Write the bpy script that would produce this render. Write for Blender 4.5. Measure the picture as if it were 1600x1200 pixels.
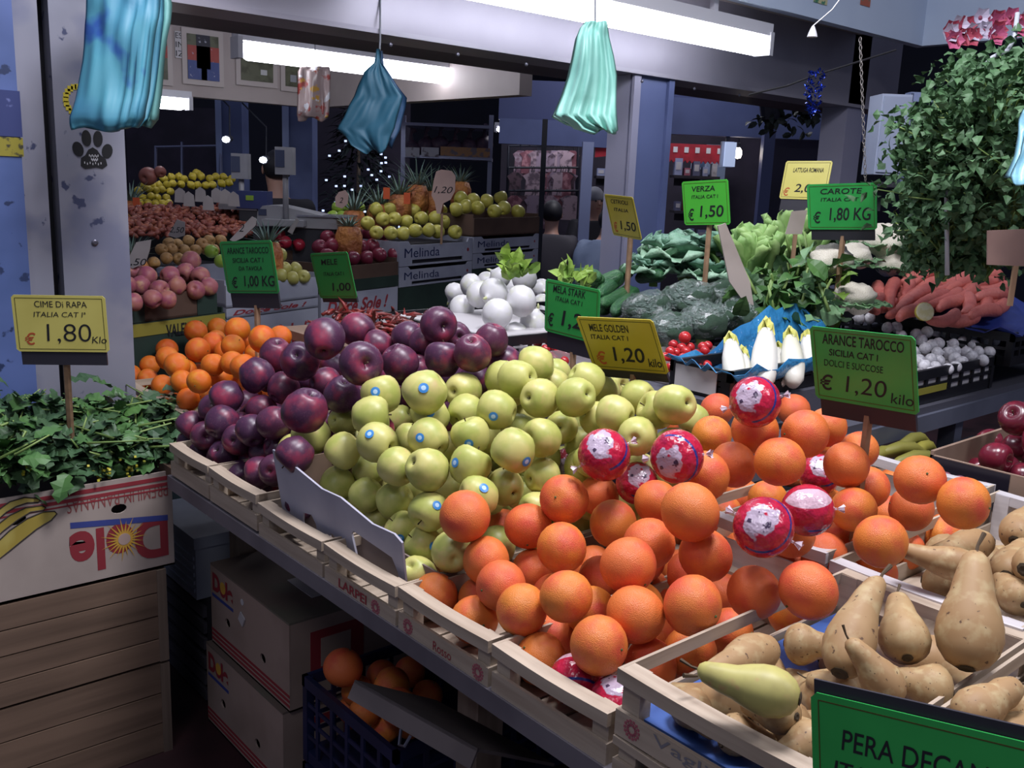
import bpy, bmesh, math, random
import numpy as np
from mathutils import Vector, Matrix, Euler

for _o in list(bpy.data.objects):
    bpy.data.objects.remove(_o)
random.seed(7)
SC = bpy.context.scene
COL = SC.collection

# ------------------------------------------------------------------ camera
F = 1480.0                                    # focal length in pixels of a 1600 x 1200 frame
def _axes():
    dx = np.array([2550 - 800, 600 - 355, -F]); dx /= np.linalg.norm(dx)
    dy = np.array([-504 - 800, 600 - 230, -F]); dy /= np.linalg.norm(dy)
    dz = np.cross(dx, dy); dz /= np.linalg.norm(dz)
    s = dx + dy; s /= np.linalg.norm(s); t = np.cross(dz, s); c = math.sqrt(.5)
    return np.stack([c * s - c * t, c * s + c * t, dz])
R = _axes()
EYE = np.array([0., 0., 1.62])
cam_d = bpy.data.cameras.new('camera'); cam = bpy.data.objects.new('camera', cam_d); COL.objects.link(cam)
cam_d.sensor_fit = 'HORIZONTAL'; cam_d.sensor_width = 36.0; cam_d.lens = F / 1600 * 36.0
cam_d.clip_start = .02; cam_d.clip_end = 100
mw = Matrix([list(R[i]) + [EYE[i]] for i in range(3)] + [[0, 0, 0, 1]])
cam.matrix_world = mw
SC.camera = cam

# ------------------------------------------------------------------ world, exposure
w = bpy.data.worlds.new('hall_air'); SC.world = w; w.use_nodes = True
w.node_tree.nodes['Background'].inputs[0].default_value = (.42, .46, .68, 1)
w.node_tree.nodes['Background'].inputs[1].default_value = .30
vs = SC.view_settings
vs.view_transform = 'Standard'; vs.look = 'None'; vs.gamma = 1; vs.use_curve_mapping = False
vs.exposure = 0.0

LAMP_FRONT = 11.0      # tube over the counter (in view)
LAMP_REAR = 12.0       # tube over the far stand (in view)
LAMP_FILL = 90.0       # added fill pendants out of view (watts each)

# ------------------------------------------------------------------ ray helpers (a photo pixel to a place in the hall)
def ray(px, py): return R @ np.array([px - 800, 600 - py, -F]) / F
def at(px, py, Z): r = ray(px, py); return EYE + (Z - EYE[2]) / r[2] * r
def atd(px, py, d): return EYE + d * ray(px, py)
def atx(px, py, X): r = ray(px, py); return EYE + X / r[0] * r
def aty(px, py, Y): r = ray(px, py); return EYE + Y / r[1] * r
def pj(P):
    v = R.T @ (np.array(P, float) - EYE); return 800 - F * v[0] / v[2], 600 + F * v[1] / v[2], -v[2]

# ------------------------------------------------------------------ materials
def lin(c):
    if isinstance(c, str):
        c = [int(c[i:i + 2], 16) for i in (0, 2, 4)]
    o = []
    for v in c[:3]:
        v = v / 255
        o.append(v / 12.92 if v <= .04045 else ((v + .055) / 1.055) ** 2.4)
    return tuple(o) + (1,)
_M = {}
def mat(name, col, rough=.55, rnd=None, noise=None, bump=None, metal=0, emit=0, spec=.5, sub=0, alpha=1, coat=0, trans=0, wood=None, hard=None, blot=None, graze=None):
    """procedural material: rnd = second colour mixed by object random, noise = (scale, colour, lo, hi),
    blot = a second noise layer, hard = (scale, colour, threshold) hard-edged patches, bump = (scale, strength)"""
    if name in _M: return _M[name]
    m = bpy.data.materials.new(name); m.use_nodes = True; _M[name] = m
    N = m.node_tree.nodes; L = m.node_tree.links; b = N['Principled BSDF']
    b.inputs['Roughness'].default_value = rough; b.inputs['Metallic'].default_value = metal
    b.inputs['Specular IOR Level'].default_value = spec
    b.inputs['Coat Weight'].default_value = coat; b.inputs['Coat Roughness'].default_value = .15
    b.inputs['Transmission Weight'].default_value = trans
    b.inputs['Alpha'].default_value = alpha
    if sub:
        b.inputs['Subsurface Weight'].default_value = sub; b.inputs['Subsurface Radius'].default_value = (.01, .006, .003)
        b.inputs['Subsurface Scale'].default_value = .5
    c = None
    tc = N.new('ShaderNodeTexCoord'); crd = tc.outputs['Object']
    oi = N.new('ShaderNodeObjectInfo')
    add = N.new('ShaderNodeVectorMath'); add.operation = 'ADD'; L.new(crd, add.inputs[0])
    sc_ = N.new('ShaderNodeVectorMath'); sc_.operation = 'SCALE'; sc_.inputs[0].default_value = (37, 71, 13); L.new(oi.outputs['Random'], sc_.inputs['Scale'])
    L.new(sc_.outputs[0], add.inputs[1]); vec = add.outputs[0]
    def mix(fac, a, bcol):
        x = N.new('ShaderNodeMix'); x.data_type = 'RGBA'
        L.new(fac, x.inputs['Factor'])
        if isinstance(a, tuple): x.inputs['A'].default_value = a
        else: L.new(a, x.inputs['A'])
        x.inputs['B'].default_value = bcol
        return x.outputs['Result']
    base = lin(col); c = base
    if rnd: c = mix(oi.outputs['Random'], c, lin(rnd))
    def nz(scale, detail=3.):
        n = N.new('ShaderNodeTexNoise'); n.inputs['Scale'].default_value = scale; n.inputs['Detail'].default_value = detail
        L.new(vec, n.inputs['Vector']); return n.outputs['Fac']
    for layer in (noise, blot):
        if layer:
            s, c2, lo, hi = layer
            r = N.new('ShaderNodeMapRange'); r.inputs[1].default_value = lo; r.inputs[2].default_value = hi
            L.new(nz(s), r.inputs[0]); c = mix(r.outputs[0], c, lin(c2))
    if hard:
        s, c2, th = hard
        r = N.new('ShaderNodeMapRange'); r.inputs[1].default_value = th; r.inputs[2].default_value = th + .03
        L.new(nz(s, 5.), r.inputs[0]); c = mix(r.outputs[0], c, lin(c2))
    if wood:
        ax, c2, s = wood       # grain along axis ax
        mp = N.new('ShaderNodeMapping'); sc = [s, s, s]; sc[ax] = s * .06; mp.inputs['Scale'].default_value = sc
        L.new(vec, mp.inputs['Vector'])
        n = N.new('ShaderNodeTexNoise'); n.inputs['Scale'].default_value = 1; n.inputs['Detail'].default_value = 5
        L.new(mp.outputs[0], n.inputs['Vector'])
        r = N.new('ShaderNodeMapRange'); r.inputs[1].default_value = .35; r.inputs[2].default_value = .7
        L.new(n.outputs['Fac'], r.inputs[0]); c = mix(r.outputs[0], c, lin(c2))
    if isinstance(c, tuple): b.inputs['Base Color'].default_value = c
    else: L.new(c, b.inputs['Base Color'])
    if bump:
        bp = N.new('ShaderNodeBump'); bp.inputs['Strength'].default_value = bump[1]; bp.inputs['Distance'].default_value = .002 if len(bump) < 3 else bump[2]
        L.new(nz(bump[0]), bp.inputs['Height']); L.new(bp.outputs[0], b.inputs['Normal'])
    if emit:
        if isinstance(c, tuple): b.inputs['Emission Color'].default_value = c
        else: L.new(c, b.inputs['Emission Color'])
        b.inputs['Emission Strength'].default_value = emit
    return m

# ------------------------------------------------------------------ mesh builder
class MB:
    def __init__(s): s.v = []; s.f = []; s.mi = []; s.m = 0
    def add(s, vs, fs):
        o = len(s.v); s.v += [tuple(map(float, p)) for p in vs]; s.f += [tuple(i + o for i in q) for q in fs]; s.mi += [s.m] * len(fs)
        return s
    def box(s, c, d, M=None, taper=1.0):
        x, y, z = d[0] / 2, d[1] / 2, d[2] / 2; vs = []
        for k, t in ((-1, 1.0), (1, taper)):
            for i, j in ((-1, -1), (1, -1), (1, 1), (-1, 1)):
                p = Vector((i * x * t, j * y * t, k * z))
                if M: p = M @ p
                vs.append(p + Vector(c))
        return s.add(vs, [(3, 2, 1, 0), (4, 5, 6, 7), (0, 1, 5, 4), (1, 2, 6, 5), (2, 3, 7, 6), (3, 0, 4, 7)])
    def bb(s, a, b):
        return s.box([(a[i] + b[i]) / 2 for i in range(3)], [abs(b[i] - a[i]) for i in range(3)])
    def tube(s, pts, r, n=8, cap=True, flat=1.0):
        pts = [Vector(p) for p in pts]; m = len(pts)
        rs = r if isinstance(r, (list, tuple)) else [r] * m
        vs = []; fs = []; prev = None
        for i, p in enumerate(pts):
            t = (pts[min(i + 1, m - 1)] - pts[max(i - 1, 0)])
            if t.length < 1e-9: t = Vector((0, 0, 1))
            t.normalize()
            if prev is None:
                a = Vector((0, 0, 1)) if abs(t.z) < .9 else Vector((1, 0, 0)); u = t.cross(a).normalized()
            else:
                u = prev - t * prev.dot(t); u.normalize()
            prev = u; v = t.cross(u)
            for k in range(n):
                an = 2 * math.pi * k / n; vs.append(p + (u * math.cos(an) + v * math.sin(an) * flat) * rs[i])
        for i in range(m - 1):
            for k in range(n):
                fs.append((i * n + k, i * n + (k + 1) % n, (i + 1) * n + (k + 1) % n, (i + 1) * n + k))
        if cap:
            fs.append(tuple(range(n))[::-1]); fs.append(tuple((m - 1) * n + k for k in range(n)))
        return s.add(vs, fs)
    def lathe(s, prof, n=16, fn=None, M=None):
        """profile of (radius, z); closed when the radius is 0"""
        rows = []; vs = []; fs = []
        for r, z in prof:
            if r < 1e-6: rows.append([len(vs)]); vs.append(Vector((0, 0, z)))
            else:
                rows.append([len(vs) + k for k in range(n)])
                for k in range(n):
                    a = 2 * math.pi * k / n; vs.append(Vector((r * math.cos(a), r * math.sin(a), z)))
        for a, b in zip(rows, rows[1:]):
            for k in range(n):
                k2 = (k + 1) % n
                if len(a) == 1 and len(b) == 1: continue
                if len(a) == 1: fs.append((a[0], b[k2], b[k]))
                elif len(b) == 1: fs.append((a[k], a[k2], b[0]))
                else: fs.append((a[k], a[k2], b[k2], b[k]))
        if fn: vs = [fn(p) for p in vs]
        if M: vs = [M @ p for p in vs]
        return s.add(vs, fs)
    def poly(s, pts, d, M=None):
        """flat outline in local x, y pulled to thickness d along z (centred)"""
        n = len(pts); vs = [Vector((x, y, -d / 2)) for x, y in pts] + [Vector((x, y, d / 2)) for x, y in pts]
        if M: vs = [M @ p for p in vs]
        return s.add(vs, [tuple(range(n))[::-1], tuple(range(n, 2 * n))] + [(i, (i + 1) % n, n + (i + 1) % n, n + i) for i in range(n)])
    def mesh(s, name, mats, smooth=False):
        me = bpy.data.meshes.new(name); me.from_pydata(s.v, [], s.f)
        if not isinstance(mats, (list, tuple)): mats = [mats]
        for m in mats: me.materials.append(m)
        if len(mats) > 1: me.polygons.foreach_set('material_index', s.mi)
        if smooth: me.polygons.foreach_set('use_smooth', [True] * len(me.polygons))
        me.update(); return me

def obj(name, me, parent=None, loc=(0, 0, 0), rot=None, label=None, M=None):
    o = bpy.data.objects.new(name, me); COL.objects.link(o)
    if M is not None: o.matrix_basis = M
    else:
        o.location = loc
        if rot is not None: o.rotation_euler = rot
    if parent is not None: o.parent = parent
    if label: o['label'] = label
    return o
def part(name, mb, m, parent, smooth=False, label=None, stuff=False, loc=(0, 0, 0), rot=None):
    o = obj(name, mb.mesh(name, m, smooth), parent, loc, rot, label)
    if stuff: o['kind'] = 'stuff'
    return o
def tag(o, label, cat, group=None):
    o['label'] = label; o['category'] = cat
    if group: o['group'] = group
    return o
def thing(name, label, cat, loc=(0, 0, 0), rz=0, group=None, rot=None):
    o = bpy.data.objects.new(name, None); COL.objects.link(o); o.empty_display_size = .05
    o.location = loc; o.rotation_euler = rot if rot is not None else (0, 0, rz)
    return tag(o, label, cat, group)
def struct(name, mb, m, smooth=False, parent=None):
    o = obj(name, mb.mesh(name, m, smooth), parent)
    if parent is None: o['kind'] = 'structure'
    return o
def sub(o, mod='SUBSURF', lv=1):
    x = o.modifiers.new('subdivision', 'SUBSURF'); x.levels = lv; x.render_levels = lv; return o

# panel with holes: outline and holes are loops of (x, y); thickness d along +z
def panel(outer, holes, d, M=None):
    bm = bmesh.new(); edges = []
    for lp in [outer] + holes:
        vs = [bm.verts.new((x, y, 0)) for x, y in lp]
        for i in range(len(vs)): edges.append(bm.edges.new((vs[i], vs[(i + 1) % len(vs)])))
    r = bmesh.ops.triangle_fill(bm, use_beauty=True, use_dissolve=False, edges=edges)
    fs = [g for g in bm.faces]
    bmesh.ops.recalc_face_normals(bm, faces=fs)
    e = bmesh.ops.extrude_face_region(bm, geom=fs)
    bmesh.ops.translate(bm, vec=(0, 0, d), verts=[g for g in e['geom'] if isinstance(g, bmesh.types.BMVert)])
    bmesh.ops.recalc_face_normals(bm, faces=bm.faces[:])
    bm.verts.ensure_lookup_table()
    mb = MB()
    idx = {v: i for i, v in enumerate(bm.verts)}
    vs = [Vector(v.co) for v in bm.verts]
    if M: vs = [M @ v for v in vs]
    mb.add(vs, [tuple(idx[v] for v in f.verts) for f in bm.faces]); bm.free()
    return mb
def rect(x0, y0, x1, y1): return [(x0, y0), (x1, y0), (x1, y1), (x0, y1)]
def ell(cx, cy, a, b, n=14): return [(cx + a * math.cos(-2 * math.pi * k / n), cy + b * math.sin(-2 * math.pi * k / n)) for k in range(n)]

# ------------------------------------------------------------------ lettering
_T = {}
def text_mesh(body, shear=0., bold=0.):
    k = (body, shear, bold)
    if k in _T: return _T[k]
    cu = bpy.data.curves.new('lettering', 'FONT'); cu.body = body; cu.size = 1; cu.shear = shear; cu.offset = bold
    cu.resolution_u = 5; cu.fill_mode = 'FRONT'
    o = bpy.data.objects.new('lettering', cu); COL.objects.link(o)
    me = bpy.data.meshes.new_from_object(o)
    co = np.empty(len(me.vertices) * 3); me.vertices.foreach_get('co', co); co = co.reshape(-1, 3)
    lo, hi = co.min(0), co.max(0)
    fs = [tuple(p.vertices) for p in me.polygons]
    bpy.data.objects.remove(o); bpy.data.curves.remove(cu); bpy.data.meshes.remove(me)
    _T[k] = (co, fs, lo, hi); return _T[k]
def text(body, rects, m, parent, M=None, name='lettering', shear=0., bold=0., flip=False, bow=None, label=None):
    """lettering fitted into rects = (x0, y0, x1, y1) in the local x, y plane of matrix M, standing 0.4 mm proud"""
    co, fs, lo, hi = text_mesh(body, shear, bold)
    x0, y0, x1, y1 = rects; s = (co - lo) / np.maximum(hi - lo, 1e-6)
    if flip: s[:, :2] = 1 - s[:, :2]
    P = np.stack([x0 + s[:, 0] * (x1 - x0), y0 + s[:, 1] * (y1 - y0), np.full(len(s), .0006)], 1)
    vs = [Vector(p) for p in P]
    if bow: vs = [bow(p) for p in vs]
    if M is not None: vs = [M @ p for p in vs]
    mb = MB(); mb.add(vs, fs)
    return part(name, mb, m, parent, label=label)

INK = mat('marker_ink', '14141c', .7)

# ================================================================== STRUCTURE
RIGHT = Vector((.7595, -.6505, 0)); FWD = Vector((.6505, .7595, 0)); UP = Vector((0, 0, 1))
FACE = Matrix((RIGHT, FWD, UP)).transposed()          # local x right, y away, z up, for far things facing the aisle
def span(px0, py0, px1, py1, d):
    """width, height and centre of an upright rectangle at distance d"""
    a = Vector(atd(px0, (py0 + py1) / 2, d)); b = Vector(atd(px1, (py0 + py1) / 2, d))
    t = Vector(atd((px0 + px1) / 2, py0, d)); q = Vector(atd((px0 + px1) / 2, py1, d))
    return (b - a).length, (t - q).length, (a + b) / 2

PAINT = mat('chipped_white_paint', '8d8d9a', .5, noise=(3, '7f818f', .4, .65), blot=(5, '72758a', .58, .70), hard=(18, '3c4260', .665), bump=(14, .25))
PAINT_SHADE = mat('peeling_paint_shade_blue', '54679c', .5, noise=(4, '455888', .4, .65), hard=(18, '243256', .66), bump=(14, .3))  # blue base paints in the shade of this side; the peeling is real
STEEL = mat('brushed_beam_metal', '9a97a2', .42, metal=.4, noise=(2, '86838f', .4, .7), bump=(60, .06))
GREYP = mat('grey_column_paint', '8e8da0', .45, noise=(2, '7d7f96', .4, .7))
BLUEP = mat('blue_grey_column_paint', '59648c', .42, noise=(2, '4d577c', .4, .7))
GAPSHADE = mat('gap_shade', '11111a', .8)
SOFFIT = mat('cream_fascia', 'a79c98', .6, noise=(3, '988d8a', .4, .7))
FASCW = mat('pale_blue_fascia', 'c2d0e2', .5, noise=(2, 'b2c2d8', .4, .7))
NIGHT = mat('unlit_hall_wall', '191b2c', .8, noise=(1.2, '11121d', .4, .7))  # near-black colour stands in for the unlit hall
NAVY = mat('navy_shutter', '39436a', .55, noise=(2, '2e3658', .4, .7))
FLOORM = mat('dark_red_tile_floor', '3a2226', .5, noise=(5, '241519', .4, .7), bump=(20, .15))

struct('floor', MB().bb((-4, -4, -.05), (14, 14, 0)), FLOORM)

# left pillar: two painted channels, gap filled shade-dark, plus a peeling face coloured shade-blue
pl = MB().bb((.775, 2.80, 0), (.957, 2.90, 3.2)); pillar = struct('wall_pillar', pl, PAINT)
struct('channel_face', MB().bb((.682, 2.80, 0), (.748, 2.90, 3.2)), PAINT, parent=pillar)
struct('blue_face', MB().bb((.36, 2.775, 0), (.682, 2.90, 3.2)), PAINT_SHADE, parent=pillar)
struct('gap_shade_strip', MB().bb((.748, 2.86, 0), (.775, 2.90, 3.2)), GAPSHADE, parent=pillar)  # near-black strip stands in for shade within the gap
def disc(cx, cz, a, b, rot=0, n=16, t=.0015):
    return [(cx + a * math.cos(k * 2 * math.pi / n) * math.cos(rot) - b * math.sin(k * 2 * math.pi / n) * math.sin(rot),
             cz + a * math.cos(k * 2 * math.pi / n) * math.sin(rot) + b * math.sin(k * 2 * math.pi / n) * math.cos(rot)) for k in range(n)]
ONY = Matrix(((1, 0, 0, 0), (0, 0, -1, 0), (0, 1, 0, 0), (0, 0, 0, 1)))   # local x, y -> world x, z; proud towards -Y
pc = aty(145, 240, 2.80)
paw = thing('paw_sticker', 'black paw print sticker on the white pillar', 'sticker', (pc[0], 2.7985, pc[2]))
kk = .00168                                             # metres per photo pixel on that face
for dx, dy, a, b, r in ((-23, -6, 8.5, 12, .25), (-9, -24, 7.5, 13, .05), (9, -24, 7.5, 13, -.05), (23, -5, 8.5, 12, -.25)):
    part('toe', MB().poly(disc(dx * kk, -dy * kk, a * kk, b * kk, r), .001, ONY), mat('sticker_black', '101014', .5), paw)
pad = [(-20, 20), (-19, 8), (-12, 3), (-7, -6), (0, -10), (7, -6), (12, 2), (20, 8), (22, 18), (14, 24), (4, 22), (-6, 24), (-14, 25)]
pd = part('pad', MB().poly([(x * kk, -y * kk) for x, y in pad], .001, ONY), mat('sticker_black', '101014', .5), paw)
for k, (x0, x1, y) in enumerate(((-6, 10, 3), (-3, 8, 9), (-14, 16, 15))):
    mbz = MB(); nn = 7
    for q in range(nn):
        xx = x0 + (x1 - x0) * q / nn
        mbz.box((xx * kk, -.0012, -(y + (q % 2) * 1.6) * kk), (1.2 * kk, .0004, 3.4 * kk))
    part('white_scribble', mbz, mat('sticker_white', 'c8c8cc', .5), pd)
yc = aty(122, 157, 2.80)
mbz = MB()
for k in range(20):
    a = 2 * math.pi * k / 20; mbz.box((.032 * math.cos(a), 0, .036 * math.sin(a)), (.014, .001, .014))
st = tag(part('ring_sticker', mbz, mat('sticker_yellow', 'c9b83a', .5), None, loc=(yc[0], 2.7993, yc[2])), 'yellow ring sticker half hidden behind the big turquoise bag', 'sticker')
bc = aty(148, 379, 2.80)
tag(part('bolt_head', MB().lathe([(0, -.0), (.009, 0), (.009, .004), (.005, .006), (0, .006)], 10, M=Matrix.Translation((bc[0], 2.80, bc[2])) @ Matrix.Rotation(math.pi / 2, 4, 'X')), mat('dull_bolt', '6d6c78', .4, metal=.8), None), 'round bolt head in the white pillar', 'bolt')
# small dark poster on the shade-blue face
p0 = aty(0, 140, 2.775); p1 = aty(37, 245, 2.775)
po = thing('wall_poster', 'dark blue poster with a yellow strip on the peeling blue pillar face', 'poster', (p0[0], 2.774, p1[2]))
part('sheet', MB().bb((-.06, -.002, .05), (p1[0] - p0[0], 0, p0[2] - p1[2])), mat('poster_night', '3c4470', .3, noise=(30, '7d86b8', .62, .75)), po)
part('yellow_strip', MB().bb((-.06, -.002, 0), (p1[0] - p0[0], 0, .048)), mat('poster_yellow', '8d8432', .4, noise=(60, '3f3d2c', .55, .65)), po)

# near beam along the counter wing, column, right pillar
zb = aty(800, 84, 2.8)[2]
beam = struct('wall_beam', MB().bb((.6, 2.80, zb), (5.2, 2.95, zb + .45)), STEEL)
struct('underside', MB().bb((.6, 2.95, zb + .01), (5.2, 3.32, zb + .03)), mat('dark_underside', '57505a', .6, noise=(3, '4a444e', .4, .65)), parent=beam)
struct('bottom_flange', MB().bb((.6, 2.785, zb - .004), (5.2, 2.965, zb + .012)), STEEL, parent=beam)
for px in (610, 715, 822, 1003, 1085, 1155):
    q = aty(px, 60 + (px - 610) * .145 + 10, 2.8)
    part('rivet', MB().lathe([(0, 0), (.008, 0), (.006, .004), (0, .006)], 8, M=Matrix.Translation((q[0], 2.80, q[2])) @ Matrix.Rotation(math.pi / 2, 4, 'X')), mat('dull_bolt', '6d6c78', .4), beam)
colm = struct('wall_column', MB().bb((3.06, 2.815, 0), (3.30, 2.945, zb)), BLUEP)
struct('column_side', MB().bb((3.05, 2.83, 0), (3.06, 2.945, zb)), GREYP, parent=colm)
struct('column_rib', MB().bb((3.045, 2.80, 0), (3.085, 2.815, zb)), GREYP, parent=colm)
struct('column_rib', MB().bb((3.265, 2.80, 0), (3.30, 2.815, zb)), BLUEP, parent=colm)
struct('column_wing', MB().bb((3.30, 2.86, 0), (3.37, 2.90, zb)), BLUEP, parent=colm)
ra = aty(1318, 230, 2.8)[0]; rb = aty(1362, 230, 2.8)[0]
struct('wall_post', MB().bb((ra, 2.8, 0), (rb - .12, 2.95, zb + .45)), GREYP)
# pale fascia of the stall roof with its corner
fc = aty(1440, 75, 2.45); fl = aty(1160, 15, 2.45)
fas = struct('wall_fascia', MB().bb((1.2, 2.45, fc[2] + .01), (fc[0], 2.50, fc[2] + .6)), FASCW)
struct('fascia_return', MB().bb((fc[0], .3, fc[2] + .01), (fc[0] + .05, 2.50, fc[2] + .6)), FASCW, parent=fas)
struct('fascia_soffit', MB().bb((1.2, 2.50, fc[2] + .09), (fc[0], 2.80, fc[2] + .12)), SOFFIT, parent=fas)

# far cream fascia with two wings
ZF = aty(400, 160, 5.6)[2]; XF = aty(490, 163, 5.6)[0]
ff = struct('wall_far_fascia', MB().bb((-1.5, 5.6, ZF), (XF, 5.68, ZF + .55)), SOFFIT)
struct('far_fascia_return', MB().bb((XF, 3.6, ZF), (XF + .08, 5.68, ZF + .55)), SOFFIT, parent=ff)
struct('ledge', MB().bb((-1.5, 5.57, ZF + .47), (XF, 5.6, ZF + .50)), SOFFIT, parent=ff)
# posters on it (plain stand-ins of the same colours)
def poster(px0, py0, px1, py1, label, blocks, strip=None):
    a = aty(px0, py0, 5.6); b = aty(px1, py1, 5.6); wd, hg = b[0] - a[0], a[2] - b[2]
    t = thing('framed_poster', label, 'poster', (a[0], 5.598, b[2]), group=None)
    part('frame', MB().bb((-.03, -.012, -.03), (wd + .03, 0, hg + .03)), mat('poster_frame', 'b0a6a2', .5), t)
    part('sheet', MB().bb((0, -.016, 0), (wd, -.012, hg)), mat('poster_green', '5a5c48', .5, noise=(16, '454634', .45, .6)), t)
    for x0, y0, x1, y1, c in blocks:
        part('print_block', MB().bb((x0 * wd, -.0185, y0 * hg), (x1 * wd, -.016, y1 * hg)), mat('print_' + c, c, .5, noise=(40, 'a0a0b0', .62, .7)), t)
poster(290, 52, 341, 128, 'poster with a dark standing figure over red and blue blocks', ((0, .42, 1, .75, '9a4038'), (0, 0, 1, .42, '39477e'), (.28, .25, .72, 1, '20202e'), (.42, 0, .6, .3, '2a2630')), )
poster(248, 48, 261, 125, 'narrow poster beside the big turquoise bag', ((0, .45, 1, .7, '9a4038'),))
poster(374, 70, 425, 130, 'green poster behind the left end of the rear tube lamp', ((.6, .2, .8, .35, 'b8b8b8'),))
poster(444, 98, 468, 137, 'green poster next to the striped packet', ((.3, .2, .7, .5, '8f9298'),))
a = aty(272, 48, 5.6); b = aty(288, 92, 5.6)
tp = thing('vertical_notice', 'narrow white notice with black lettering on the far fascia', 'notice', (a[0], 5.597, b[2]))
part('sheet', MB().bb((0, -.004, 0), (b[0] - a[0], 0, a[2] - b[2])), mat('paper_white', 'b9b6b8', .6), tp)
for k, s_ in enumerate(('ESI', 'IN', 'IZ')):
    hh = (a[2] - b[2]) / 3
    text(s_, (.004, hh * (2 - k) + .01, b[0] - a[0] - .004, hh * (3 - k) - .008), INK, tp, Matrix.Translation((0, -.0042, 0)) @ ONY)

# ------------------------------------------------------------------ tube lamps (the light of the place)
def tube_lamp(name, label, x0, x1, y, z, r, strength, hous=True, rz=0):
    t = thing(name, label, 'lamp', ((x0 + x1) / 2, y, z), rz); hl = (x1 - x0) / 2
    em = mat('tube_glow_%d' % int(strength * 10), 'f2f4ff', .4, emit=strength)
    mb = MB()
    prof = [(-hl, .25), (-hl + .012, .7), (-hl + .04, 1), (hl - .04, 1), (hl - .012, .7), (hl, .25)]
    mb.tube([(x, 0, 0) for x, q in prof], [r * q for x, q in prof], 14)
    part('diffuser', mb, em, t, smooth=True)
    part('housing', MB().bb((-hl - .02, -r * .8, r * .95), (hl + .02, r * .8, r * 2.1)), mat('lamp_housing', 'c2c2c8', .4), t)
    for s in (-1, 1): part('end_cap', MB().box((s * (hl + .012), 0, r * .2), (.024, r * 1.9, r * 2.2)), mat('lamp_cap', 'b2b2b8', .4), t)
    for s in (-.6, .6): part('hanger', MB().bb((s * hl - .012, -.012, r * 2.1), (s * hl + .012, .012, r * 2.1 + .12)), mat('lamp_housing', 'c2c2c8', .4), t)
    return t
q = aty(1000, 33, 2.5)
tube_lamp('tube_lamp', 'long lit tube lamp in front of the steel beam above the mint bag', 1.80, aty(1192, 60, 2.5)[0], 2.5, q[2], .042, LAMP_FRONT)
q = aty(540, 99, 4.2)
tube_lamp('tube_lamp', 'lit tube lamp behind the steel beam over the far fruit stand', aty(374, 80, 4.2)[0], aty(708, 118, 4.2)[0], 4.2, q[2], .042, LAMP_REAR)
q = aty(262, 161, 5.62)
tube_lamp('bulkhead_lamp', 'short lit bulkhead lamp under the far cream fascia', aty(231, 158, 5.62)[0], aty(292, 162, 5.62)[0], 5.62, q[2], .035, 14.0)
# rail that carries the rear lamp
q = aty(540, 72, 4.2)
tag(part('lamp_rail', MB().bb((aty(300, 45, 4.2)[0], 4.17, q[2] + .02), (aty(760, 90, 4.2)[0], 4.23, q[2] + .06)), mat('rail_metal', '8c8a98', .4, metal=.6), None), 'grey metal rail that carries the rear tube lamp', 'rail')
# unseen pendant lamps, added to light the fronts of the heaps
for k, (x, y, wt) in enumerate(((1.35, .7, .95), (.95, 1.9, .42), (2.2, -1.2, .45), (-1.2, .0, .22), (6.0, 5.5, .5))):
    t = thing('fill_pendant', 'round pendant lamp hung high over the market aisle', 'lamp', (x, y, 3.6), group='pendant lamps of the hall')
    part('shade', MB().lathe([(.03, .20), (.16, .17), (.44, .02), (.46, 0), (.44, 0), (.15, .15), (.03, .18)], 28), mat('fill_pendant_shade', 'b0b4b8', .4, metal=.5), t, smooth=True)
    part('cord', MB().tube([(0, 0, .19), (0, 0, 1.4)], .006, 6), mat('cord_black', '15151a', .7), t)
    ld = bpy.data.lights.new('fill_pendant_light', 'AREA'); ld.shape = 'DISK'; ld.size = .80; ld.energy = LAMP_FILL * wt; ld.color = (.93, .92, 1.0)
    lo_ = bpy.data.objects.new('fill_pendant_light', ld); COL.objects.link(lo_); lo_.parent = t; lo_.location = (0, 0, -.01)

# ------------------------------------------------------------------ hall beyond: walls coloured dark as if unlit, shop fronts
struct('wall_back', MB().bb((-4, 12, 0), (14, 12.2, 5)), NIGHT)
struct('wall_right', MB().bb((12, -4, 0), (12.2, 12.2, 5)), NIGHT)

# ================================================================== FRONT COUNTER
PALE = mat('pale_crate_wood', 'b7a794', .6, wood=(1, '9d8c7a', 60))
PALEX = mat('pale_crate_wood_long', 'b7a794', .6, wood=(0, '9d8c7a', 60))
WHITEW = mat('white_crate_wood', 'c6c2c4', .55, wood=(1, 'b0aaac', 60))
TIMBER = mat('rough_timber', '6d5746', .75, wood=(0, '4f3e33', 30))
TIMBERZ = mat('rough_timber_upright', '9c8873', .7, wood=(2, '7c6a58', 30))
CARDB = mat('brown_cardboard', '8e7767', .8, noise=(6, '7d6757', .4, .65))
CARDG = mat('grey_white_cardboard', 'aba9b6', .7, noise=(6, '9997a6', .4, .65))
REDP = mat('red_print', '8e2f37', .6); BLUEPR = mat('blue_print', '3a4588', .6); GREYPR = mat('grey_print', '77757c', .7); ORPR = mat('orange_print', 'b46a45', .7)
XF0 = .865
ct = thing('display_counter', 'timber trestle counter under the fruit crates', 'counter', (XF0, 1.2, 0))
for k in range(5):
    xa_ = .035 + k * .23; part('plank', MB().bb((xa_, -1.7, .815), (xa_ + .225, 1.55 if k < 3 else -.03, .842)), TIMBER, ct)
part('front_ledge', MB().bb((-.01, -1.7, .822), (.03, 1.1, .856)), mat('grey_ledge', '6f6a70', .6, noise=(5, '565158', .4, .7)), ct)
for y in (.215, -.35, -.95, 1.355):
    part('leg', MB().bb((.28, y - .035, 0), (.35, y + .035, .815)), TIMBERZ, ct)
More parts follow.
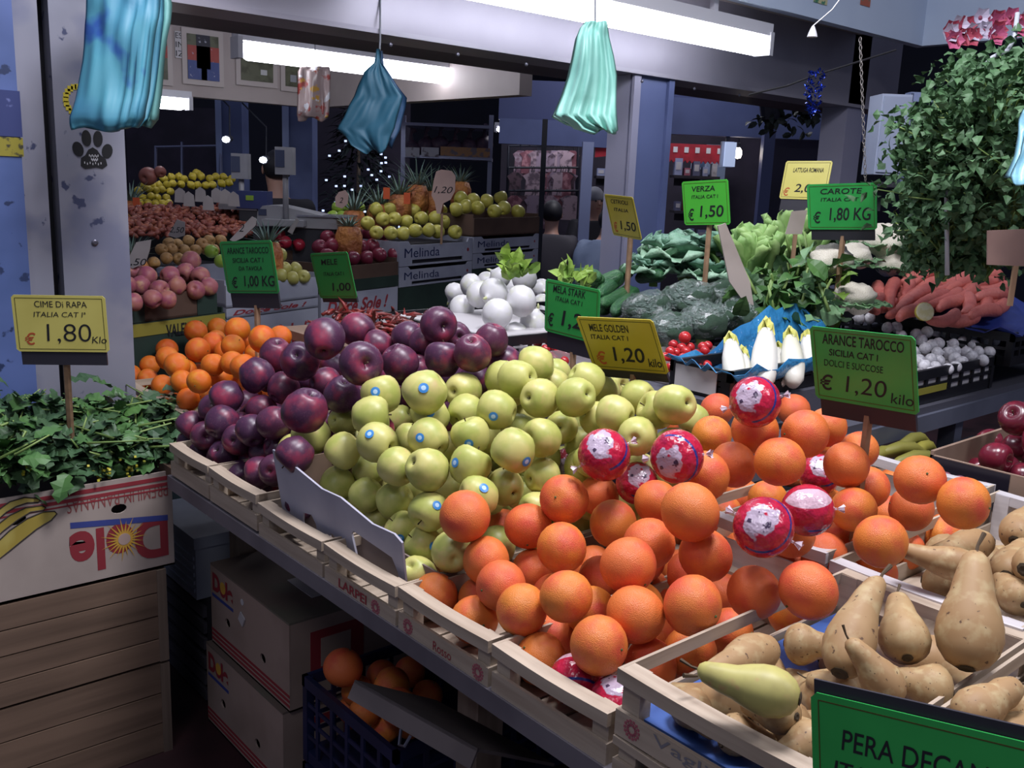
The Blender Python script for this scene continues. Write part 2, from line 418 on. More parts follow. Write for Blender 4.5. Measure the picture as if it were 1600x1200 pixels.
for y in (-.09, -1.6):
    part('leg', MB().bb((1.1, y - .04, 0), (1.17, y + .04, .815)), TIMBERZ, ct)
part('shade_board', MB().bb((.70, -1.7, .05), (.715, 1.3, .815)), mat('under_counter_shade', '1f1a1c', .8), ct)  # dark sheet standing in for the shade below the counter

_crate = {}
def crate(y0, y1, z0, label, x0=XF0, ln=.55, h=.082, mt=PALE, mtx=PALEX, rim=.02, low=.036, group=None, tilt=0):
    wd = y1 - y0 - .004
    t = thing('wooden_crate', label, 'crate', (x0, y0 + .002, z0), group=group)
    def p(name, key, fn, m, loc):
        k = (name, key, round(wd, 3), ln, h, m.name, rim, low)
        if k not in _crate: _crate[k] = fn().mesh(name, m)
        return obj(name, _crate[k], t, loc)
    for i, x in enumerate((0, ln - .024)):
        for j, y in enumerate((.004, wd - .034)):
            p('post', 0, lambda: MB().bb((0, 0, 0), (.022, .030, h - .002)), mt, (x + .001, y, 0))
    sl = []
    for i, x in enumerate((-.006, ln - .004)):
        def rail():
            mb = MB(); n = 6; vs = []; fs = []
            for q in range(n + 1):
                y = wd * q / n; sag = -.004 * math.sin(math.pi * q / n)
                vs += [(-.002, y, sag), (.026, y, sag), (.026, y, rim + sag), (-.002, y, rim + sag)]
            for q in range(n):
                for e in range(4): fs.append((q * 4 + e, q * 4 + (e + 1) % 4, q * 4 + 4 + (e + 1) % 4, q * 4 + 4 + e))
            fs += [(3, 2, 1, 0), (n * 4, n * 4 + 1, n * 4 + 2, n * 4 + 3)]
            return mb.add(vs, fs)
        p('end_rail', 0, rail, mt, (x - (0 if i == 0 else .016), 0, h - rim))
        sl.append(p('end_slat', 0, lambda: MB().bb((0, 0, 0), (.006, wd, low)), mt, (x, 0, .0)))
    for y in (0, wd - .005):
        p('side_slat', 0, lambda: MB().bb((0, 0, 0), (ln, .005, low)), mtx, (0, y, .0))
        p('side_rail', 1, lambda: MB().bb((0, 0, 0), (ln, .005, rim)), mtx, (0, y, h - rim))
    nb = 4
    for k in range(nb):
        bw = (wd - .012) / nb
        p('bottom_slat', 0, lambda: MB().bb((0, 0, 0), (ln - .004, bw - .006, .004)), mtx, (.002, .006 + bw * k + .003, 0))
    return t, sl
NEGX = Matrix(((0, 0, -1, 0), (-1, 0, 0, 0), (0, 1, 0, 0), (0, 0, 0, 1)))     # local x, y -> world -y, z; proud towards -X
CR = {}
CR['p1'] = crate(2.05, 2.285, .862, 'pale wooden crate of purple apples, the one beside the leafy greens box')
CR['p2'] = crate(1.80, 2.047, .862, 'pale wooden crate of purple apples touching the yellow apple crates')
CR['y1'] = crate(1.52, 1.795, .848, 'wooden crate with faded orange print under the grey cardboard flap')
CR['y2'] = crate(1.267, 1.515, .848, 'wooden crate printed with red letters and a fruit emblem below the yellow apples')
CR['o1'] = crate(1.013, 1.262, .852, 'wooden crate of oranges with a red round stamp, next to the yellow apples')
CR['o2'] = crate(.762, 1.008, .852, 'wooden crate of oranges holding red wrapped fruit, next to the pear crate')
CR['pe'] = crate(.452, .754, .912, 'raised wooden crate of pears with grey lettering on its end slat', h=.095)
crl = part('blue_tray_liner', MB().bb((.012, .012, .006), (.53, .285, .03)), mat('blue_liner', '3c5c9c', .5, noise=(20, '304a84', .45, .6)), CR['pe'][0])
CR['pn'] = crate(.14, .448, .912, 'raised wooden pear crate beside the crate with grey lettering', h=.095)
CR['pr'] = crate(.468, .786, .905, 'white wooden crate of pears behind the lettered pear crate', x0=1.425, ln=.66, h=.105, mt=WHITEW, mtx=PALEX)
CR['pq'] = crate(.14, .464, .905, 'white wooden crate of pears in the rear row beside another white pear crate', x0=1.425, ln=.66, h=.105, mt=WHITEW, mtx=PALEX)
CR['or'] = crate(.79, 1.10, .86, 'rear wooden crate of oranges in front of the dark red apple box', x0=1.425, ln=.66, h=.16, mt=WHITEW, mtx=PALEX, low=.12)
for k, (y, z) in enumerate(((.452, .86), (.14, .86))):      # lower crates that carry the raised pear crates
    crate(y, y + .302, .846, 'empty wooden crate standing under the raised pear crates', h=.064, rim=.012, low=.03, group='crates under the raised pear crates')
for y in (.468, .14):
    crate(y, y + .318, .846, 'empty wooden crate standing under the white pear crates', x0=1.425, ln=.66, h=.058, rim=.012, low=.03, group='crates under the white pear crates')
crate(2.34, 3.02, .862, 'wooden crate heaped with small oranges beside the white pillar', x0=1.0, ln=.5, h=.09)

def print_end(key, items):
    """items: (text, y from crate left seen from the aisle, width, z, height, material)"""
    t, sl = CR[key]; s = sl[0]; wd = t_w[key]
    for body, a, b, z0, z1, m, kw in items:
        text(body, (a * wd, z0, b * wd, z1), m, s, Matrix.Translation((-.0005, wd, 0)) @ NEGX, **kw)
t_w = dict(p1=.231, p2=.243, y1=.271, y2=.244, o1=.245, o2=.242, pe=.298)
print_end('y2', [('LARPEI', .22, .62, .012, .030, REDP, dict(bold=.02))])
print_end('o1', [('Rosso', .42, .62, .008, .024, REDP, {})])
print_end('pe', [('Vagliano', .22, .75, .014, .033, GREYPR, {})])
for key, pos in (('o1', .12), ('o1', .90), ('pe', .10), ('y2', .74)):
    t, sl = CR[key]; wd = t_w[key]
    mb = MB(); Mx = Matrix.Translation((-.0006, wd, 0)) @ NEGX
    for rr in (.012, .007):
        for k in range(14):
            a = 2 * math.pi * k / 14; mb.box(Mx @ Vector((pos * wd + rr * math.cos(a), .019 + rr * math.sin(a), 0)), (.0008, .0035, .0035))
    part('round_stamp', mb, mat('stamp_pink', 'a05560', .7), sl[0])

# grey-white carton with a cut-out front flap around the yellow apples
tl = Vector(atx(424, 712, .93)); tr = Vector(atx(612, 812, .93)); br = Vector(atx(622, 884, .905)); bl_ = Vector(atx(432, 792, .905))
cart = thing('apple_carton', 'grey white cardboard carton with a cut front flap around the yellow apples', 'carton', (.93, 1.5, .87))
uy = Vector((0, -1, 0)); flen = 0.52
def flap(outer, holes, Mx, m, name): return part(name, panel(outer, holes, .004, Mx), m, cart)
ang = math.radians(-9)
Mf = Matrix.Translation((-.015, .275, .005)) @ Matrix.Rotation(ang, 4, 'Y') @ NEGX
H = .175
FX = .90
out = [(a * FX, b) for a, b in [(0, 0), (.10, 0), (.10, .035), (.11, .06), (.15, .066), (.165, .05), (.168, .0), (.335, 0), (.335, .02), (.325, .075), (.335, .085), (.48, .075), (.495, .05), (.50, 0), (.52, 0), (.52, .03), (.525, .118), (.50, .128), (.42, .124), (.30, .145), (.22, .142), (.10, .162), (.03, H), (0, H)]]
flap(out, [ell(.212, .04, .012, .009)], Mf, CARDG, 'front_flap')
flap(rect(0, 0, .42, .15), [], Matrix.Translation((.0, .262, .005)) @ Matrix.Rotation(math.pi / 2, 4, 'X'), CARDB, 'side_panel')
flap(rect(0, 0, .42, .06), [], Matrix.Translation((.0, -.262, .005)) @ Matrix.Rotation(math.pi / 2, 4, 'X'), CARDB, 'side_panel')
flap(rect(0, 0, .50, .07), [], Matrix.Translation((.012, .25, .0)) @ NEGX, mat('inner_cardboard', '7f7068', .8), 'inner_panel')

# ================================================================== FRUIT
def ico(n=24, m=14, fn=None):
    mb = MB(); prof = [(math.sin(math.pi * k / m), -math.cos(math.pi * k / m)) for k in range(m + 1)]
    prof[0] = (0, -1); prof[-1] = (0, 1)
    return mb.lathe(prof, n, fn)
def orange_fn(seed):
    rr = random.Random(seed); a = [rr.uniform(-1, 1) for _ in range(6)]
    def fn(p):
        th = math.atan2(p.y, p.x); k = 1 + .012 * math.sin(2 * th + a[0] * 3) * (1 - p.z ** 2) + .012 * a[1] * p.z + .01 * math.sin(3 * p.z + a[2] * 3)
        q = p * k; q.z *= .95
        if p.z > .93: q.z -= .05 * (p.z - .93) / .07
        if p.z < -.95: q.z += .03
        return q
    return fn
ORSK = mat('orange_skin', 'da683c', .42, rnd='da8434', noise=(1.0, 'd0543a', .45, .7), bump=(30, .25, .02), spec=.4)
ORFAR = mat('mandarin_skin', 'd9701c', .4, rnd='d45c1c', noise=(1.5, 'd98a1e', .5, .75), bump=(26, .3, .02), spec=.45)
ORANGE = [ico(24, 16, orange_fn(i)).mesh('orange', ORSK, True) for i in range(3)]
MANDA = [ico(20, 12, orange_fn(i + 7)).mesh('small_orange', ORFAR, True) for i in range(2)]
CALYX = MB()
CALYX.tube([(0, 0, .84), (0, 0, .94), (0, 0, .955)], [.05, .045, .03], 6)
CALYX = CALYX.mesh('calyx', mat('calyx_green', '4d5a2c', .7))

def apple_prof(h=.9, dim=.22, low=.78):
    # (radius, z), from bottom dimple to top dimple
    pts = [(0, -h * .72), (.10, -h * .80), (.22, -h * .92), (.36, -h * .96), (.56, -h * .88), (low, -h * .66), (.93, -h * .30), (1.0, h * .06), (.985, h * .36), (.90, h * .64), (.74, h * .85), (.55, h * .95), (.36, h * .96), (.22, h * .88), (.10, h * .74), (0, h * .66)]
    return pts
def apple_mesh(name, m, seed, h=.9, low=.78, n=20):
    rr = random.Random(seed); ph = rr.uniform(0, 6); ks = rr.uniform(-.05, .05)
    def fn(p):
        th = math.atan2(p.y, p.x); t = max(0, -p.z)
        k = 1 + .03 * math.cos(5 * th + ph) * t + .015 * math.cos(2 * th + ph)
        return Vector((p.x * k + ks * p.z, p.y * k, p.z))
    return MB().lathe(apple_prof(h, low=low), n, fn).mesh(name, m, True)
YELM = mat('golden_apple_skin', 'bcbb6c', .40, rnd='c6bd74', noise=(.9, 'a9af5a', .42, .62), blot=(1.1, 'c9ab78', .62, .82), hard=None, spec=.45, bump=(50, .04))
PURM = mat('purple_apple_skin', '562a42', .36, rnd='432742', noise=(.9, '963048', .50, .72), blot=(14, '6a4256', .55, .8), spec=.5)
YELLOW = [apple_mesh('golden_apple', YELM, i, .92, .76) for i in range(3)]
PURPLE = [apple_mesh('purple_apple', PURM, i + 5, .92, .74) for i in range(3)]
STEM = MB().tube([(0, 0, .58), (.02, 0, .75), (.07, .02, 1.02)], [.035, .025, .04], 6).mesh('stem', mat('stem_brown', '4a3a26', .8))
BLOSSOM = MB()
for k in range(5):
    a = k * 1.2566; BLOSSOM.tube([(.02 * math.cos(a), .02 * math.sin(a), -.66), (.10 * math.cos(a), .10 * math.sin(a), -.76)], [.03, .012], 4)
BLOSSOM = BLOSSOM.mesh('blossom_end', mat('blossom_brown', '3d3222', .9))
STK = [mat('sticker_blue', '3f86c8', .3), mat('sticker_pale', 'b4d2ee', .3)]

def relax(P, r, rays, n=80, pull=.55, floor=None, xmin=None):
    P = np.array(P); r = np.array(r); rays = np.array([q / np.linalg.norm(q) for q in rays])
    for it in range(n):
        D = P[:, None] - P[None]; d = np.linalg.norm(D, axis=2); np.fill_diagonal(d, 9)
        ov = (r[:, None] + r[None]) * .985 - d; ov[ov < 0] = 0
        mv = (D / d[..., None] * ov[..., None] * .5).sum(1) * .7
        P = P + mv
        if it < n - 12:
            t = ((P - EYE) * rays).sum(1); Q = EYE + t[:, None] * rays
            P = P + (Q - P) * pull
        if xmin is not None: P[:, 0] = np.maximum(P[:, 0], xmin + r)
        if floor is not None: P[:, 2] = np.maximum(P[:, 2], floor + r)
    return P
def heap(lst, D, surf, wsize=.5, lim=(.88, 1.12), floor=None, n=80, raw=False):
    """lst of (px, py, r_px); surf = (x0, y0, z0, gx, gy): plane z = z0 + gx (x - x0) + gy (y - y0)"""
    x0, y0, z0, gx, gy = surf; P = []; rr = []; rays = []
    for px, py, rp in lst:
        q = ray(px, py); den = q[2] - gx * q[0] - gy * q[1]
        t = (z0 + gx * (0 - x0) + gy * (0 - y0) - EYE[2]) / den
        ts = F * D / 2 / rp
        if t < .3 or t > 8: t = ts
        t = (1 - wsize) * t + wsize * ts
        P.append(EYE + t * q); rays.append(q)
        rr.append(min(max(rp * t / F, D / 2 * lim[0]), D / 2 * lim[1]))
    if raw: return P, rr, rays
    return relax(P, rr, rays, floor=floor, n=n), rr
def under(P, r, D, zmin, box, layers=1, keep=60, seed=1):
    """further fruit of the heap, resting beneath the ones on top"""
    rr = random.Random(seed); out = []; n0 = len(P); A0 = np.array(P)
    P, r = ALLP, ALLR
    x0, x1, y0, y1 = box
    for tries in range(6000):
        if len(out) >= keep: break
        k = rr.randrange(n0)
        c = A0[k] + np.array([rr.uniform(-.06, .06), rr.uniform(-.06, .06), -D * rr.uniform(.55, 1.0 + .9 * layers)])
        if c[2] < zmin + D / 2 or not (x0 < c[0] < x1 and y0 < c[1] < y1): continue
        A = np.array(P); d = np.linalg.norm(A - c, axis=1)
        if (d < (np.array(r) + D / 2) * .95).any(): continue
        # must lie behind what is on top, never in front of it
        h = np.linalg.norm((A0 - c)[:, :2], axis=1)
        if A0[h < .09, 2].size and c[2] > A0[h < .09, 2].min() - .2 * D: continue
        P.append(c); r.append(D / 2 * rr.uniform(.92, 1.02)); out.append((c, r[-1]))
    return out
def rand_rot(rr): return Euler((rr.uniform(0, 6.28), rr.uniform(0, 6.28), rr.uniform(0, 6.28)))
_rng = random.Random(11)
def put(name, me, c, r, label, cat, group, parts=(), rot=None, up=None):
    e = rot or rand_rot(_rng)
    if rot is None and 'apple' in name:                      # most lie with the stem turned away from the aisle
        ax = e.to_matrix() @ Vector((0, 0, 1))
        if ax.dot(Vector(EYE - np.array(c)).normalized()) > .1 and _rng.random() < .8: e = (e.to_matrix() @ Matrix.Rotation(math.pi, 3, 'X')).to_euler()
    o = obj(name, me, None, c); o.rotation_euler = e; o.scale = (r, r, r)
    tag(o, label, cat, group)
    for pn, pm in parts: obj(pn, pm, o)
    return o

MAND = [(306, 518, 19), (371, 515, 20), (340, 512, 16), (338, 530, 15), (364, 541, 19), (261, 546, 17), (309, 547, 20), (262, 560, 19), (277, 572, 21), (234, 571, 16), (206, 590, 13), (333, 570, 19), (363, 567, 18), (410, 530, 22), (438, 526, 18), (399, 553, 16), (404, 575, 16),
        (253, 602, 18), (231, 592, 16), (205, 588, 14), (207, 615, 21), (285, 597, 19), (311, 596, 20), (360, 590, 14), (292, 627, 19), (325, 620, 14), (295, 660, 16), (380, 600, 15), (255, 640, 17), (280, 545, 13), (310, 690, 14), (430, 545, 16)]
PURL = [(507, 531, 37), (560, 516, 28), (563, 568, 38), (432, 553, 26), (468, 563, 31), (507, 597, 24), (535, 615, 29), (592, 540, 25), (624, 565, 29), (650, 578, 25), (636, 526, 25), (664, 537, 26), (684, 507, 29), (712, 527, 25), (738, 550, 30), (692, 562, 30), (768, 530, 27), (792, 566, 24), (748, 580, 18),
        (400, 585, 28), (420, 590, 22), (442, 607, 25), (355, 622, 27), (385, 630, 22), (477, 640, 36), (330, 648, 24), (346, 668, 27), (430, 660, 27), (395, 650, 22), (375, 690, 24), (400, 680, 25), (430, 700, 24), (450, 672, 20), (325, 680, 18), (350, 705, 20), (405, 715, 22), (385, 725, 22), (310, 690, 22), (335, 712, 23), (362, 738, 23), (395, 745, 23), (420, 735, 24), (300, 668, 20), (322, 722, 20), (350, 735, 20), (380, 755, 20), (408, 760, 20), (298, 700, 18), (372, 665, 24), (410, 640, 24), (365, 655, 22),
        (590, 600, 20), (520, 570, 20), (570, 620, 22), (450, 580, 22), (540, 655, 24), (500, 665, 22), (610, 590, 22), (660, 600, 22), (760, 560, 22), (700, 590, 22), (480, 590, 22)]
YELL = [(487, 680, 33), (450, 708, 26), (486, 728, 27), (537, 703, 29), (526, 757, 30), (536, 658, 24), (579, 650, 32), (596, 618, 32, -8, -1), (591, 692, 32, -22, -20), (575, 735, 26), (573, 772, 26), (622, 730, 31), (618, 782, 32), (626, 656, 24), (665, 612, 35, -9, -2), (673, 650, 32, -2, -5), (640, 686, 25), (671, 686, 32, -22, -6), (666, 733, 34), (734, 729, 34, -31, -15), (736, 682, 31, -5, 8), (727, 645, 29), (722, 610, 29), (777, 641, 32, -12, 10), (803, 702, 35, 31, 25), (671, 797, 33, 17, -12), (748, 776, 33, 12, -17), (790, 762, 30), (630, 828, 28, -3, 15), (660, 858, 34, 14, -2),
        (842, 622, 31), (901, 620, 31), (944, 612, 24), (848, 684, 31), (877, 668, 26), (900, 666, 22), (932, 654, 28), (962, 648, 31), (998, 620, 27), (1026, 642, 31, 16, -4), (1056, 632, 32), (1082, 656, 22), (1000, 676, 28), (974, 690, 24), (906, 692, 25), (846, 744, 28), (816, 770, 24), (800, 612, 24),
        (838, 570, 30), (868, 582, 22), (915, 594, 29), (958, 600, 23), (866, 602, 27), (810, 592, 30), (787, 592, 29), (765, 606, 24), (890, 640, 22), (700, 620, 22), (700, 760, 26), (640, 765, 24), (555, 690, 22), (600, 740, 22), (700, 700, 24), (760, 700, 22), (820, 650, 22), (690, 830, 26), (850, 715, 24), (880, 720, 22), (940, 690, 22), (470, 752, 20), (560, 800, 20), (590, 815, 22)]
ORL = [(882, 780, 39), (935, 774, 32), (958, 818, 37), (877, 856, 40), (1014, 849, 41), (1078, 800, 46), (1026, 785, 35), (1100, 744, 41), (1146, 726, 36), (1070, 668, 26), (1112, 680, 31), (1180, 672, 38), (1160, 777, 26), (1102, 868, 43), (982, 887, 45), (825, 822, 37), (832, 892, 35), (930, 884, 28), (727, 808, 40), (786, 826, 30), (702, 880, 33), (760, 878, 37),
       (885, 932, 38), (922, 955, 32), (989, 968, 47), (1075, 947, 47), (1178, 926, 43), (1140, 988, 32), (1075, 1018, 34), (1018, 1036, 30), (920, 1040, 46), (866, 1008, 35), (815, 974, 40), (1030, 1004, 25), (818, 1052, 28), (780, 930, 40), (675, 952, 37), (716, 986, 31), (740, 965, 26),
       (1258, 678, 38), (1292, 668, 30), (1218, 721, 40), (1322, 727, 36), (1356, 762, 33), (1437, 750, 39), (1505, 786, 41), (1333, 795, 35), (1392, 757, 20), (1424, 795, 34), (1390, 806, 30), (1376, 846, 42), (1472, 834, 28), (1426, 854, 24), (1302, 832, 31), (1288, 868, 34), (1263, 922, 47), (1236, 884, 32), (1180, 868, 30), (1200, 780, 28), (1130, 800, 26), (1160, 860, 26), (1060, 890, 24), (1010, 800, 22), (1130, 930, 26), (950, 990, 24), (1120, 640, 24), (1345, 700, 22), (1150, 690, 22), (1240, 640, 22), (880, 900, 22), (1060, 730, 22)]
WRL = [(944, 711, 42, -.15, .55), (889, 728, 27, -.4, -.2), (995, 755, 34, .15, .5), (1058, 713, 42, -.35, -.3), (1193, 824, 48, -.1, .25), (1180, 628, 40, -.3, .3), (830, 770, 20, 0, 0), (1280, 742, 31, .1, .6), (1262, 797, 42, 0, -1.9), (880, 1108, 30, 0, -.9), (940, 1112, 22, 0, 1.2), (1338, 692, 18, .4, .4)]
# all the heaps of the counter settle together
_H = [heap(MAND, .078, (1.03, 2.4, 1.12, .35, -.25), .45, raw=True), heap(PURL, .086, (.95, 1.9, 1.07, .55, -.10), .35, raw=True),
      heap([x[:3] for x in YELL], .080, (.93, 1.5, 1.06, .42, .02), .4, raw=True), heap(ORL + [x[:3] for x in WRL], .090, (.93, .9, .985, .50, .12), .5, (.9, 1.1), raw=True)]
_A = [p for h in _H for p in h[0]]; _B = [q for h in _H for q in h[1]]; _C = [q for h in _H for q in h[2]]
_N = [len(h[0]) for h in _H]
_fl = np.array([.87] * _N[0] + [.87] * _N[1] + [.885] * _N[2] + [.86] * _N[3]); _xm = np.array([1.0] * _N[0] + [.895] * _N[1] + [.955] * _N[2] + [.888] * _N[3])
_S = relax(_A, _B, _C, n=140, floor=_fl, xmin=_xm)
_cut = np.cumsum([0] + _N); SET = [(_S[_cut[k]:_cut[k + 1]], _B[_cut[k]:_cut[k + 1]]) for k in range(4)]
ALLP = [np.array(p) for p in _S]; ALLR = list(_B)

def where_orange(c):
    if c[0] > 1.43: return 'orange in the rear crate beside the white pear crate'
    if c[1] > 1.06: return 'orange in the heap bordering the yellow apples'
    if c[2] > 1.165: return 'orange on top of the heap below the green tarocco card'
    if c[1] < .84: return 'orange in the heap against the side of the pear crate'
    return 'orange in the front heap below the red wrapped fruit'
def where_purple(c):
    if c[0] < 1.0: return 'purple apple low behind the front crate rails'
    if c[1] > 2.0: return 'purple apple bordering the small oranges'
    if c[0] > 1.3: return 'purple apple at the back of its heap near the white onions'
    return 'purple apple in its heap bordering the yellow apples'
def where_yellow(c):
    if c[0] < 1.05: return 'yellow green apple just behind the grey cardboard flap'
    if c[1] < 1.22: return 'yellow green apple bordering the oranges'
    if c[0] > 1.25: return 'yellow green apple at the back under the yellow price card'
    return 'yellow green apple in the middle of its heap'
def cluster(k): return ('red wrapped orange in the cluster bordering the yellow apples', 'red wrapped orange in the cluster amid the orange heap', 'single red wrapped orange in front of the blue lined endive crate', 'red wrapped orange low behind the slats of the crate beside the pears', 'red wrapped orange half hidden behind the topmost oranges')[(0, 0, 0, 0, 1, 2, 0, 1, 1, 3, 3, 4)[k]]

# ---- small oranges beside the pillar
P, r = SET[0]
for p, q in zip(P, r):
    put('small_orange', _rng.choice(MANDA), p, q, 'small glossy orange heaped between the pillar and the purple apples', 'orange', 'small oranges by the pillar', [('calyx', CALYX)])
for c, q in under(P, r, .075, .868, (1.0, 1.62, 2.16, 2.98), 2, 50):
    put('small_orange', _rng.choice(MANDA), c, q, 'small glossy orange heaped between the pillar and the purple apples', 'orange', 'small oranges by the pillar')

# ---- purple apples
P, r = SET[1]
PP_, PR_ = P, r
for p, q in zip(P, r):
    put('purple_apple', _rng.choice(PURPLE), p, q, where_purple(p), 'apple', where_purple(p), [('stem', STEM), ('blossom_end', BLOSSOM)])
for c, q in under(P, r, .08, .868, (.89, 1.6, 1.56, 2.28), 2, 60):
    put('purple_apple', _rng.choice(PURPLE), c, q, where_purple(c), 'apple', where_purple(c), [('stem', STEM)])

# ---- yellow apples, some with a blue sticker (dx, dy in px from the centre)
P, r = SET[2]
ap = apple_prof(.92, low=.76); _th = np.array([math.atan2(a, b) for a, b in ap])[::-1]; _rd = np.array([math.hypot(a, b) for a, b in ap])[::-1]
def sticker(o, dloc, r):
    mb = MB(); z = dloc.normalized(); a = z.orthogonal().normalized(); b = z.cross(a); vs = []; n = 12
    for rad in (0, .11, .23):
        for k in range(n if rad else 1):
            q = (z + (a * math.cos(6.2832 * k / n) + b * math.sin(6.2832 * k / n)) * rad).normalized()
            th = math.acos(max(-1, min(1, q.z))); vs.append(q * (float(np.interp(th, _th, _rd)) * 1.03 + .006))
    mb.m = 1; mb.add(vs, [(0, 1 + k, 1 + (k + 1) % n) for k in range(n)])
    mb.m = 0; o0 = len(mb.v); mb.f += [(1 + k, 1 + n + k, 1 + n + (k + 1) % n, 1 + (k + 1) % n) for k in range(n)]; mb.mi += [0] * n
    return obj('sticker', mb.mesh('sticker', STK, True), o)
for i, (p, q) in enumerate(zip(P, r)):
    x = YELL[i]; st = len(x) > 3
    o = put('golden_apple', _rng.choice(YELLOW), p, q, where_yellow(p) + (', with a blue sticker' if st else ', without sticker'), 'apple', where_yellow(p) + (' stickered' if st else ' plain'), [('stem', STEM), ('blossom_end', BLOSSOM)])
    if st:
        # turn the apple so that its waist carries the sticker towards the aisle
        v = Vector(EYE - p).normalized(); rt = Vector(R[:, 0]); upv = Vector(R[:, 1])
        d = (v + rt * (x[3] / x[2] * .95) - upv * (x[4] / x[2] * .95)).normalized()
        ax = d.cross(Vector((_rng.uniform(-1, 1), _rng.uniform(-1, 1), _rng.uniform(.3, 1)))).normalized()
        M3 = Matrix((d, ax.cross(d).normalized(), ax)).transposed()
        o.rotation_euler = M3.to_euler(); sticker(o, Vector((1, 0, _rng.uniform(-.2, .3))), q)
YP, YR = P, r
for c, q in under(P, r, .074, .875, (.94, 1.45, 1.06, 1.75), 2, 60):
    put('golden_apple', _rng.choice(YELLOW), c, q, where_yellow(c) + ', without sticker', 'apple', where_yellow(c) + ' plain', [('stem', STEM)])

# ---- oranges and red wrapped oranges
P, r = SET[3]
for i in range(len(ORL)):
    put('orange', _rng.choice(ORANGE), P[i], r[i], where_orange(P[i]), 'orange', where_orange(P[i]), [('calyx', CALYX)])
for c, q in under(P, r, .084, .862, (.89, 2.0, .78, 1.25), 2, 75):
    put('orange', _rng.choice(ORANGE), c, q, where_orange(c), 'orange', where_orange(c))

def wrapper_material():
    m = bpy.data.materials.new('red_printed_wrapper'); m.use_nodes = True; N = m.node_tree.nodes; L = m.node_tree.links; b = N['Principled BSDF']
    b.inputs['Roughness'].default_value = .22; b.inputs['Coat Weight'].default_value = .3; b.inputs['Coat Roughness'].default_value = .1
    tc = N.new('ShaderNodeTexCoord'); sp = N.new('ShaderNodeSeparateXYZ'); L.new(tc.outputs['Object'], sp.inputs[0])
    def mr(src, a, bb):
        x = N.new('ShaderNodeMapRange'); x.inputs[1].default_value = a; x.inputs[2].default_value = bb; L.new(src, x.inputs[0]); return x.outputs[0]
    def mth(op, a, bb):
        x = N.new('ShaderNodeMath'); x.operation = op
        for i, s in enumerate((a, bb)):
            if isinstance(s, (int, float)): x.inputs[i].default_value = s
            else: L.new(s, x.inputs[i])
        return x.outputs[0]
    def mx(f, a, bb):
        x = N.new('ShaderNodeMix'); x.data_type = 'RGBA'; L.new(f, x.inputs['Factor'])
        for k, s in (('A', a), ('B', bb)):
            if isinstance(s, tuple): x.inputs[k].default_value = s
            else: L.new(s, x.inputs[k])
        return x.outputs['Result']
    n1 = N.new('ShaderNodeTexNoise'); n1.inputs['Scale'].default_value = 2.2; L.new(tc.outputs['Object'], n1.inputs['Vector'])
    n2 = N.new('ShaderNodeTexNoise'); n2.inputs['Scale'].default_value = 3; L.new(tc.outputs['Object'], n2.inputs['Vector'])
    zz = mth('ADD', sp.outputs['Z'], mth('MULTIPLY', mth('SUBTRACT', n1.outputs['Fac'], .5), .55))
    c = mx(mr(n1.outputs['Fac'], .45, .7), lin('b81c3c'), lin('98143a'))
    ring = mth('MULTIPLY', mr(sp.outputs['Z'], .36, .38), mr(sp.outputs['Z'], .47, .45)); ring = mth('MULTIPLY', ring, mr(sp.outputs['X'], -.2, -.1))
    c = mx(ring, c, lin('27317e'))
    lower = mth('MULTIPLY', mr(sp.outputs['Z'], -.45, -.47), mr(sp.outputs['Y'], .1, .12)); c = mx(lower, c, lin('c9a9b6'))
    c = mx(mr(zz, .80, .83), c, lin('b8a6b8'))
    dark = mth('MULTIPLY', mr(zz, .90, .92), mr(n2.outputs['Fac'], .55, .57)); c = mx(dark, c, lin('4a3a52'))
    L.new(c, b.inputs['Base Color'])
    bp = N.new('ShaderNodeBump'); bp.inputs['Strength'].default_value = .25; bp.inputs['Distance'].default_value = .02; L.new(n2.outputs['Fac'], bp.inputs['Height']); L.new(bp.outputs[0], b.inputs['Normal'])
    return m
WRM = wrapper_material()
WRAP = ico(24, 16, orange_fn(3)).mesh('wrapped_orange', WRM, True)
tw = MB()
for k in range(7):
    a = k * 6.283 / 7; tw.add([(.93, .05 * math.cos(a), .05 * math.sin(a)), (.93, .05 * math.cos(a + .9), .05 * math.sin(a + .9)), (1.08, .045 * math.cos(a + .4), .045 * math.sin(a + .4)), (1.3 + .05 * (k % 2), .17 * math.cos(a + .9), .17 * math.sin(a + .9)), (1.3, .17 * math.cos(a), .17 * math.sin(a))], [(0, 1, 2), (2, 3, 4)])
TWIST = tw.mesh('twist', mat('clear_wrapper_twist', 'cfc0cc', .25, coat=.5))
for i, x in enumerate(WRL):
    p, q = P[len(ORL) + i], r[len(ORL) + i]
    v = Vector(EYE - p).normalized(); rt = Vector(R[:, 0]); upv = Vector(R[:, 1])
    d = (v * math.cos(x[4]) + upv * math.sin(x[4]) + rt * x[3]).normalized()
    ax = (rt + upv * _rng.uniform(-.7, .7)).cross(d); ax = d.cross(ax).normalized() if ax.length > .1 else d.orthogonal()
    M3 = Matrix((ax, d.cross(ax).normalized(), d)).transposed()
    o = put('wrapped_orange', WRAP, p, q, cluster(i), 'orange', cluster(i), rot=M3.to_euler())
    obj('twist', TWIST, o); obj('twist', TWIST, o, rot=(0, 0, math.pi))

